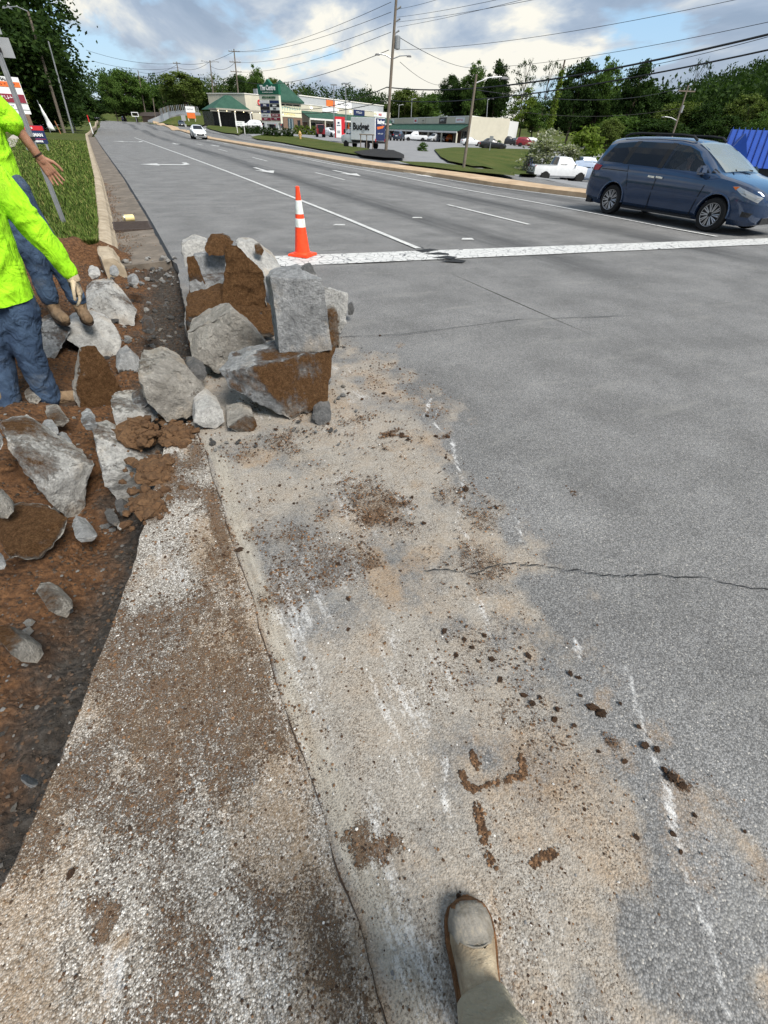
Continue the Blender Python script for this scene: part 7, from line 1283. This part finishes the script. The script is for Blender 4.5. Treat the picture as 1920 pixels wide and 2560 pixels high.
# ================================================================ people
def shell(name, tubes, voxel, mat, parent, smooth=6, wr=0.0, wf=(9, 9, 3), seed=0, boxes=(), ells=(), hem=None):
    """several tapered limbs fused into one continuous surface"""
    mb = MB()
    for pts, rad in tubes:
        pts = [Vector(q) for q in pts]; mb.tube(pts, rad, 14)
        for q, r_ in zip(pts, rad if not isinstance(rad, (int, float)) else [rad]*len(pts)):
            mb.lathe([(r_*math.sin(a)+1e-4, -r_*math.cos(a)) for a in np.linspace(.05, math.pi-.05, 8)], c=q, n=12)
    for c, d_, rz in boxes: mb.box(c, d_, rz)
    for c, d_, rz in ells:
        b = len(mb.v); ca, sa = math.cos(rz), math.sin(rz)
        mb.lathe([(math.sin(a)+1e-4, -math.cos(a)) for a in np.linspace(.05, math.pi-.05, 12)], n=18)
        for i in range(b, len(mb.v)): x, y, z = mb.v[i]; x, y, z = x*d_[0], y*d_[1], z*d_[2]; mb.v[i] = (c[0]+x*ca-y*sa, c[1]+x*sa+y*ca, c[2]+z)
    o = mb.build('tmp', None); md = o.modifiers.new('r', 'REMESH'); md.mode = 'VOXEL'; md.voxel_size = voxel; sm = o.modifiers.new('s', 'SMOOTH'); sm.iterations = smooth; sm.factor = .5
    me = baked(o); bpy.data.objects.remove(o); me.name = name
    if wr:
        n_ = len(me.vertices); so_ = Vector((seed*3.3, seed, 0)); nr = np.empty(n_*3, np.float32); me.vertices.foreach_get('normal', nr); nr = nr.reshape(-1, 3); co = np.empty(n_*3, np.float32); me.vertices.foreach_get('co', co); co = co.reshape(-1, 3); dv = np.zeros(n_)
        for i in range(n_):
            c = Vector(co[i])+so_; a = noise.noise((c.x*wf[0], c.y*wf[1], c.z*wf[2]+2.2*noise.noise(c*5))); b = noise.noise((c.x*22, c.y*22, c.z*14)); dv[i] = wr*((1-abs(a)*2.4)+.35*b)
        me.vertices.foreach_set('co', (co+nr*dv[:, None]).ravel()); me.update()
    if hem is not None:
        bm = bmesh.new(); bm.from_mesh(me); bmesh.ops.bisect_plane(bm, geom=list(bm.verts)+list(bm.edges)+list(bm.faces), plane_co=hem, plane_no=(-.12, 0, 1), clear_inner=True); bm.to_mesh(me); bm.free()
    r_ = bpy.data.objects.new(name, me); me.materials.clear(); me.materials.append(mat); link(r_, parent); me.shade_smooth(); return r_
def fabric(name, lo, hi, stain, sth=(.56, .74), rough=.85, sc_=26):
    m = NM(name); v = m.vec(); c = m.ramp(m.noise(5, 6, .65, v), [(.3, lo), (.7, hi)]); c = m.mix(m.ramp(m.noise(3.4, 7, .75, v), [(sth[0], 0.0), (sth[1], .7)]), c, stain); m.set(c, rough)
    m.bump(m.math('ADD', m.math('ADD', m.noise(sc_, 5, .6, m.vec(scale=(1, 1, .45))), m.math('MULTIPLY', m.noise(sc_*.42, 3, .5, m.vec(scale=(1, 1, .7)), 1.6), 2.0)), m.math('MULTIPLY', m.noise(420, 2, .5, v), .12)), .015, .85); return m.m
M_NEON = fabric('neon_shirt', (.27, .62, .010), (.36, .76, .014), (.20, .25, .03), (.54, .78)); M_JEAN = fabric('worn_denim', (.012, .025, .055), (.050, .084, .140), (.15, .15, .14), (.55, .82)); M_BOOTL = fabric('dusty_tan_leather', (.13, .085, .05), (.27, .19, .115), (.07, .04, .022), (.46, .66), .85, 40)
M_SOLE = flat('rubber_sole_muddy', (.045, .028, .018), .9, 0, .4, 40); M_GLOVE = fabric('cream_work_glove', (.38, .30, .20), (.55, .45, .32), (.16, .12, .08), (.52, .72)); M_GRIP = flat('black_glove_grip', (.015, .014, .014), .7, 0, .3, 40); M_CAP = flat('white_hard_hat', (.62, .62, .60), .4)
def skinm(name, a, b):
    m = NM(name); m.set(m.ramp(m.noise(14, 6, .7), [(.3, a), (.7, b)]), .55, Subsurface_Weight=.08); m.bump(m.noise(160, 4, .7), .003, .6); return m.m
M_SKIN = skinm('tanned_skin', (.20, .095, .058), (.31, .16, .10)); M_SKIN2 = skinm('light_skin', (.42, .26, .19), (.52, .34, .26)); M_HAIR = flat('dark_hair', (.018, .012, .009), .7, 0, .4, 60)
def head(parent, c, face, skin, hat=True):
    c = Vector(c); f_ = Vector(face).normalized(); s_ = Vector((f_.y, -f_.x, 0)); u = Vector((0, 0, 1)); rz = math.atan2(f_.y, f_.x)-math.pi/2
    h_ = shell('head', [([c-u*.10-f_*.01, c-u*.19-f_*.02], [.055, .062]), ([c+f_*.05-u*.07, c+f_*.075-u*.095], [.05, .035]), ([c+f_*.095+u*.01, c+f_*.115-u*.025], [.012, .018]), ([c+s_*.075, c+s_*.083-u*.03], [.016, .012]), ([c-s_*.075, c-s_*.083-u*.03], [.016, .012])], .008, skin, parent, 4, ells=((c, (.075, .095, .115), rz),))
    for k in (-1, 1): MB().lathe([(.011*math.sin(a)+1e-4, -.011*math.cos(a)) for a in np.linspace(.05, 3.09, 6)], c=c+f_*.088+s_*.032*k+u*.005, n=8).build('eye', M_HAIR, h_, True)
    MB().tube([c+f_*.097-u*.058-s_*.022, c+f_*.104-u*.06, c+f_*.097-u*.058+s_*.022], .006, 6).build('mouth', flat('lips', (.28, .10, .08), .5), h_, True)
    shell('hair', [([c-f_*.03+u*.02, c-f_*.04-u*.05], [.08, .065])], .01, M_HAIR, parent, 3, ells=((c+u*.03-f_*.015, (.08, .09, .098), rz),))
    if hat: hh = shell('hard_hat', [], .01, M_CAP, parent, 2, ells=((c+u*.06-f_*.005, (.105, .125, .09), rz), (c+u*.045+f_*.06, (.10, .10, .012), rz)))
def hand(name, parent, wrist, d_, side, skin, curl=.3, L_=.19, spread=.5, thumb=1, vox=.0045, palm_n=None):
    """palm and five unequal bent fingers; d_ points to the fingertips, side towards the thumb"""
    d_ = Vector(d_).normalized(); s_ = Vector(side); s_ = (s_-d_*s_.dot(d_)).normalized(); n = d_.cross(s_) if palm_n is None else Vector(palm_n); w_ = Vector(wrist); k = L_/.19; T = []
    for a in (-.028, -.009, .010, .028): T.append(([w_+s_*a*.6*k, w_+d_*.09*k+s_*a*k], [.019*k, .0155*k]))
    T.append(([w_-d_*.05*k, w_+d_*.02*k], [.028*k, .026*k]))
    for i, (a, ln, sp_) in enumerate(((-.030, .062, -.30), (-.010, .078, -.10), (.011, .083, .10), (.031, .074, .30))):
        p0 = w_+d_*.088*k+s_*a*k; dd = (d_+s_*sp_*spread).normalized(); p1 = p0+(dd+n*curl*.5).normalized()*ln*.45*k; p2 = p1+(dd+n*curl*1.4).normalized()*ln*.32*k; p3 = p2+(dd+n*curl*2.2).normalized()*ln*.25*k; T.append(([p0, p1, p2, p3], [.0098*k, .0090*k, .0082*k, .007*k]))
    p0 = w_+d_*.02*k+s_*.03*k*thumb; p1 = p0+(d_*.7+s_*.75*thumb+n*.2).normalized()*.045*k; p2 = p1+(d_*.95+s_*.35*thumb+n*.4*curl).normalized()*.034*k; p3 = p2+(d_+s_*.1*thumb+n*.5*curl).normalized()*.026*k; T.append(([p0, p1, p2, p3], [.016*k, .012*k, .0105*k, .009*k]))
    return shell(name, T, vox, skin, parent, 3)
def boot(parent, ankle, toe, ground, r=.05):
    a, t = Vector(ankle), Vector(toe); d_ = Vector((t.x-a.x, t.y-a.y, 0)); L_ = .27; d_ = d_.normalized(); z = ground; h = Vector((a.x, a.y, z+.05))-d_*.045; tp = h+d_*(L_-.05)
    up_ = shell('boot', [([Vector((a.x, a.y, z+.28)), Vector((a.x, a.y, z+.12)), h+Vector((0, 0, .03))], [.062, .056, .048]), ([h, h+d_*.11+Vector((0, 0, .02)), tp+Vector((0, 0, .005))], [.046, .05, .047])], .009, M_BOOTL, parent, 4, .003, (20, 20, 20), 2)
    s_ = Vector((d_.y, -d_.x, 0)); pl = []
    for k in range(20):
        an = 2*math.pi*k/20; pl.append(h+d_*(.10+(.155)*math.cos(an))+s_*(.052+.006*math.cos(an))*math.sin(an))
    so_ = MB().prism([(q.x, q.y) for q in pl], z, z+.035).build('sole', M_SOLE, up_, False, .008); return up_
# --- near worker
N1 = ray(80, 700); n1 = Vector((N1.x, N1.y, 0)).normalized(); r1 = Vector((n1.y, -n1.x, 0))
def Q1(px, py, dd=0.0): r_ = ray(px, py); return Vector((0, 0, CH))+r_*((4.0+dd)/r_.dot(n1))
pa = empty('person', (-.98, 3.9, -.22)); tag(pa, 'worker in neon long-sleeved shirt, jeans and one gloved hand, standing nearest in the trench', 'person', 'workers')
def rel(o, e):
    o.matrix_parent_inverse = Matrix.Translation(e.location).inverted()
ch = Vector((-.90, 3.90, 1.12)); pel = Vector((-.93, 3.90, .70)); shR = Q1(-25, 436); shL = shR+Vector((-.40, -.03, .02)); elR = Q1(92, 578); wrR = Q1(176, 682); kR = Q1(68, 875, -.03); aR = Q1(118, 985); kL = Q1(-6, 895, .05); aL = Q1(22, 1025)
elL = shL+Vector((-.10, .08, -.28)); wrL = elL+Vector((.02, .20, -.18)); neck = (shR+shL)/2+Vector((0, 0, .08))
before = set(bpy.data.objects)
shell('body', [([pel, ch, neck], [.11, .12, .055]), ([shR, elR, wrR], [.05, .04, .032]), ([shL, elL, wrL], [.05, .04, .032]), ([pel+Vector((.08, 0, 0)), kR, aR], [.08, .055, .045]), ([pel-Vector((.08, 0, 0)), kL, aL], [.08, .055, .045])], .018, M_SKIN, pa)
head(pa, neck+Vector((.03, .06, .20)), (.6, .8, 0), M_SKIN)
cuff = wrR-(wrR-elR).normalized()*.01
sh1 = shell('shirt', [([pel+Vector((.05, 0, -.07)), ch+Vector((.07, 0, .05)), neck-Vector((0, 0, .09))], [.145, .15, .075]), ([pel+Vector((-.06, 0, -.07)), ch+Vector((-.09, 0, .05)), neck-Vector((0, 0, .09))], [.145, .15, .075]), ([shR, (shR+elR)/2, elR, (elR+wrR)/2, cuff], [.085, .083, .078, .066, .048]), ([shL, elL, wrL], [.085, .075, .05]), ([shR, neck-Vector((0, 0, .08)), shL], [.075, .08, .075])], .011, M_NEON, pa, 5, .011, (7, 7, 5), 1, hem=Q1(40, 748))
jn = shell('jeans', [([pel+Vector((.075, 0, .02)), pel+Vector((.085, 0, -.12)), kR, kR.lerp(aR, .6), aR+Vector((0, 0, -.02))], [.125, .12, .092, .085, .082]), ([pel+Vector((-.075, 0, .02)), pel+Vector((-.085, 0, -.12)), kL, kL.lerp(aL, .6), aL+Vector((0, 0, -.02))], [.125, .12, .092, .085, .082]), ([pel+Vector((-.07, 0, 0)), pel+Vector((.07, 0, 0))], [.125, .125])], .011, M_JEAN, pa, 5, .007, (8, 8, 11), 2)
pk_ = Q1(60, 785, -.14); MB().add([Q1(22, 772, -.155), Q1(84, 768, -.10), Q1(84, 800, -.10), Q1(60, 818, -.125), Q1(32, 806, -.15)], [(0, 1, 2, 3, 4)]).build('back_pocket', M_JEAN, jn)
hd_ = (Q1(205, 745)-wrR); hand('glove', pa, wrR+hd_.normalized()*.03, hd_, r1*-.3-n1, M_GLOVE, .55, .215, .25, 1); MB().lathe([(.036, 0), (.042, .01), (.042, .05), (.036, .055)], n=14).build('glove_cuff', M_GLOVE, pa, True).location = (0, 0, 0)
gc = bpy.data.objects['glove_cuff']; gc.location = wrR; gc.rotation_euler = hd_.to_track_quat('Z', 'Y').to_euler()
shell('glove_grip', [([wrR+hd_.normalized()*.07-r1*.018-n1*.01, wrR+hd_.normalized()*.13-r1*.015-n1*.018], [.028, .027])], .006, M_GRIP, pa, 3)
hand('hand', pa, wrL, (wrL-elL), (1, 0, 0), M_SKIN, .4)
boot(pa, aR, Q1(188, 1010), aR.z-.12); boot(pa, aL, Q1(60, 1050), aL.z-.12)
# --- far worker
N2 = ray(100, 500); n2 = Vector((N2.x, N2.y, 0)).normalized(); r2 = Vector((n2.y, -n2.x, 0))
def Q2(px, py, dd=0.0): r_ = ray(px, py); return Vector((0, 0, CH))+r_*((5.2+dd)/r_.dot(n2))
pb = empty('person', (-.85, 5.2, .05)); tag(pb, 'worker in neon short-sleeved shirt with bare outstretched arm, standing on the blocks behind', 'person', 'workers')
s2 = Q2(-22, 258); e2 = Q2(40, 316); w2_ = Q2(100, 396); hip = Q2(58, 492); k2 = Q2(140, 642); a2_ = Q2(192, 745); k3 = Q2(88, 650); a3_ = Q2(122, 742); ch2 = s2+Vector((-.20, .02, -.22)); pl2 = Vector((ch2.x+.02, hip.y, hip.z)); s3 = s2+Vector((-.40, .04, 0)); nk2 = (s2+s3)/2+Vector((0, 0, .09))
shell('body', [([pl2, ch2, nk2], [.11, .12, .055]), ([s2, e2, w2_], [.052, .043, .034]), ([s3, s3+Vector((-.08, -.1, -.28)), s3+Vector((-.02, -.28, -.45))], [.05, .042, .032]), ([pl2+Vector((.08, 0, 0)), k2, a2_], [.08, .055, .045]), ([pl2-Vector((.08, 0, 0)), k3, a3_], [.08, .055, .045])], .014, M_SKIN, pb, 5)
head(pb, nk2+Vector((.03, -.05, .2)), (.5, -.8, 0), M_SKIN)
cu2 = s2.lerp(e2, .78)
shell('shirt', [([Q2(42, 478)+Vector((-.07, 0, -.02)), ch2+Vector((.07, 0, .05)), nk2-Vector((0, 0, .09))], [.125, .14, .075]), ([Q2(42, 478)+Vector((-.22, 0, -.02)), ch2+Vector((-.09, 0, .05)), nk2-Vector((0, 0, .09))], [.125, .14, .075]), ([s2, cu2], [.085, .078]), ([s3, s3+Vector((-.06, -.07, -.2))], [.085, .08]), ([s2, nk2-Vector((0, 0, .08)), s3], [.07, .08, .07])], .012, M_NEON, pb, 5, .010, (7, 7, 5), 4, hem=Q2(50, 482))
shell('jeans', [([pl2+Vector((.085, 0, .06)), pl2+Vector((.10, 0, -.12)), k2, a2_+Vector((0, 0, .0))], [.12, .115, .082, .074]), ([pl2+Vector((-.08, 0, .06)), pl2+Vector((-.06, 0, -.12)), k3, a3_+Vector((0, 0, .0))], [.12, .115, .085, .078]), ([pl2+Vector((-.07, 0, 0)), pl2+Vector((.08, 0, 0))], [.12, .12])], .012, M_JEAN, pb, 5, .006, (8, 8, 11), 5)
hd2 = Q2(160, 474)-w2_; hand('hand', pb, w2_+hd2.normalized()*.0, hd2, r2*1.0+Vector((0, 0, .6)), M_SKIN, .24, .205, .6, 1, .004)
MB().lathe([(.036, -.004), (.040, 0), (.036, .006)], n=16).build('wrist_band', flat('leather_cord', (.05, .03, .02), .8), pb, True); wb = bpy.data.objects['wrist_band']; wb.location = w2_.lerp(e2, .12); wb.rotation_euler = hd2.to_track_quat('Z', 'Y').to_euler()
boot(pb, a2_, Q2(222, 790, -.35), Q2(215, 800).z); boot(pb, a3_, Q2(160, 790, -.2), Q2(115, 806).z)
# --- driver behind the side glass
def VL(x, y, z): return van.matrix_basis @ Vector((x, y, z))
bpy.context.view_layer.update(); dq = VL(.12, -.38, 1.36); pd = empty('person', VL(.1, -.38, .72)); tag(pd, 'person in grey top sitting behind the minivan side window', 'person')
fdir = (VL(1, 0, 0)-VL(0, 0, 0)).normalized(); shell('body', [([VL(.05, -.38, .78), VL(.0, -.38, 1.1), VL(.03, -.38, 1.25)], [.14, .15, .06]), ([VL(.0, -.58, 1.13), VL(.18, -.62, .92), VL(.45, -.50, 1.02)], [.055, .045, .035]), ([VL(.0, -.18, 1.13), VL(.18, -.15, .92), VL(.45, -.25, 1.02)], [.055, .045, .035])], .02, flat('grey_top', (.22, .22, .24), .9), pd)
head(pd, dq, fdir*.6+Vector((-.8, 0, 0))*.6, M_SKIN2, False)
# --- the photographer: boot and trouser leg at the picture bottom
ph = empty('person', (.22, -.18, 0)); tag(ph, 'person showing only a muddy tan work boot and grey-green trouser leg', 'person')
toe = Vector((.325, .035, 0)); ax = Vector((.40, .915, 0)).normalized(); sd2 = Vector((ax.y, -ax.x, 0)); Lb = .30
WP = [(0, .034), (.015, .040), (.06, .044), (.12, .045), (.17, .050), (.215, .057), (.255, .055), (.28, .045), (.293, .030), (.30, .008)]
def hwid(t): return float(np.interp(t, [q[0] for q in WP], [q[1] for q in WP]))
def boot_loft(name, mat, parent, t0, t1, hf, grow=0.0, n=26, m_=17, z0=.028, smooth=True, back=0.0):
    v = []; f = []
    for i in range(n):
        for k in range(m_):
            a = math.pi*k/(m_-1); ts = t0-back*abs(math.sin(a))**1.5+back*.35*noise.noise((k*.7, 3, back*90)); t = ts+(t1-ts)*i/(n-1); w_ = max(.002, hwid(t)+grow); h_ = hf(t)+grow; c = toe-ax*(Lb-t); u, z = math.cos(a), math.sin(a); u = math.copysign(abs(u)**.75, u); z = z**.8
            jt = .0016*noise.noise((t*60, k*.9, 2))+.0048*max(0, 1-abs(t-.165)/.05)*math.sin(t*430+1.5*math.sin(k*.5))*abs(math.sin(a))
            v.append(c+sd2*(w_*u)+Vector((0, 0, z0+h_*z+jt)))
    for i in range(n-1):
        for k in range(m_-1): f.append((i*m_+k, i*m_+k+1, (i+1)*m_+k+1, (i+1)*m_+k))
    f += [tuple(range(m_))[::-1], tuple(range((n-1)*m_, n*m_))]; return pyd(name, v, f, mat, parent, smooth)
hfun = lambda t: float(np.interp(t, [0, .05, .10, .14, .18, .22, .26, .285, .30], [.10, .115, .12, .095, .074, .062, .056, .042, .010]))
bt_ = empty('tmp') ; bpy.data.objects.remove(bt_)
m = NM('work_boot_leather'); v_ = m.vec(); c = m.ramp(m.noise(16, 7, .7, v_), [(.30, (.13, .095, .06)), (.47, (.29, .23, .155)), (.70, (.46, .39, .28))]); c = m.mix(m.ramp(m.noise(11, 6, .75, v_), [(.52, 0.0), (.70, .75)]), c, (.13, .12, .11)); m.set(c, .72).bump(m.math('ADD', m.noise(40, 5, .7, m.vec(scale=(1, 2.2, 1))), m.math('MULTIPLY', m.noise(300, 3), .3)), .006, 1.0); M_WB = m.m
m = NM('scuffed_toe_cap'); v_ = m.vec(); c = m.ramp(m.noise(20, 7, .75, m.vec(scale=(1.6, .6, 1))), [(.32, (.06, .05, .038)), (.44, (.15, .13, .10)), (.55, (.20, .185, .16)), (.7, (.34, .29, .22))]); m.set(c, .55).bump(m.noise(70, 5, .7), .004, 1.0); M_TC = m.m
m = NM('clay_covered_rim'); m.set(m.ramp(m.noise(40, 6, .75), [(.3, (.06, .028, .012)), (.55, (.16, .075, .03)), (.8, (.30, .17, .09))]), .9).bump(m.noise(120, 5, .75), .006, 1.0); M_CL = m.m
ub_ = boot_loft('boot', M_WB, ph, 0, .2985, hfun)
boot_loft('toe_cap', M_TC, ub_, .236, .29, hfun, .0022, back=.036); boot_loft('toe_mud', M_CL, ub_, .281, .2995, lambda t: hfun(t)*.95, .0034, 12, back=.012)
pts = [toe-ax*(Lb-t)+sd2*(hwid(t)+.009) for t in np.linspace(0, .297, 24)]+[toe+ax*.007]+[toe-ax*(Lb-t)-sd2*(hwid(t)+.009) for t in np.linspace(.297, 0, 24)]
MB().prism([(q.x, q.y) for q in pts], .002, .034).build('sole', M_CL, ub_, False, .004)
arc = [toe-ax*(Lb-.205+.012*math.cos(a*2))+sd2*(math.cos(a)*hwid(.205)*.96)+Vector((0, 0, .028+hfun(.205)*max(0, math.sin(a))**.8+.002)) for a in np.linspace(.25, math.pi-.25, 16)]; arc = [toe-ax*(Lb-(.236-.036*math.sin(a)**1.5))+sd2*(math.cos(a)*hwid(.22)*.99)+Vector((0, 0, .030+(hfun(.236-.036*math.sin(a)**1.5)+.002)*math.sin(a)**.8)) for a in np.linspace(.12, math.pi-.12, 20)]; MB().tube(arc, .0024, 6).build('seam_welt', M_TC, ub_, True)
M_PANT = fabric('grey_green_trousers', (.24, .215, .155), (.36, .325, .245), (.15, .13, .095), (.55, .8))
ank = toe-ax*.225
lg_ = shell('trouser_leg', [([ank+Vector((0, 0, .125))+ax*.012, ank+Vector((-.03, -.03, .24)), ank+Vector((-.09, -.08, .45)), ank+Vector((-.12, -.22, .85))], [.066, .074, .084, .10]), ([ank+Vector((-.12, -.22, .85)), ank+Vector((-.16, -.22, .98)), ank+Vector((-.2, -.22, .85)), ank+Vector((-.2, -.24, .45)), ank+Vector((-.2, -.24, .10))], [.11, .13, .11, .085, .075])], .010, M_PANT, ph, 4, .011, (9, 9, 12), 9)
boot(ph, ank+Vector((-.2, -.24, 0)), ank+Vector((-.19, -.1, 0)), .0)
# seat every part of a person in its parent's frame
bpy.context.view_layer.update()
for e in (pa, pb, pd, ph):
    for c in list(e.children_recursive):
        if c.parent == e: c.matrix_parent_inverse = Matrix.Translation(e.location).inverted()

bpy.data.scenes.remove(TMP)
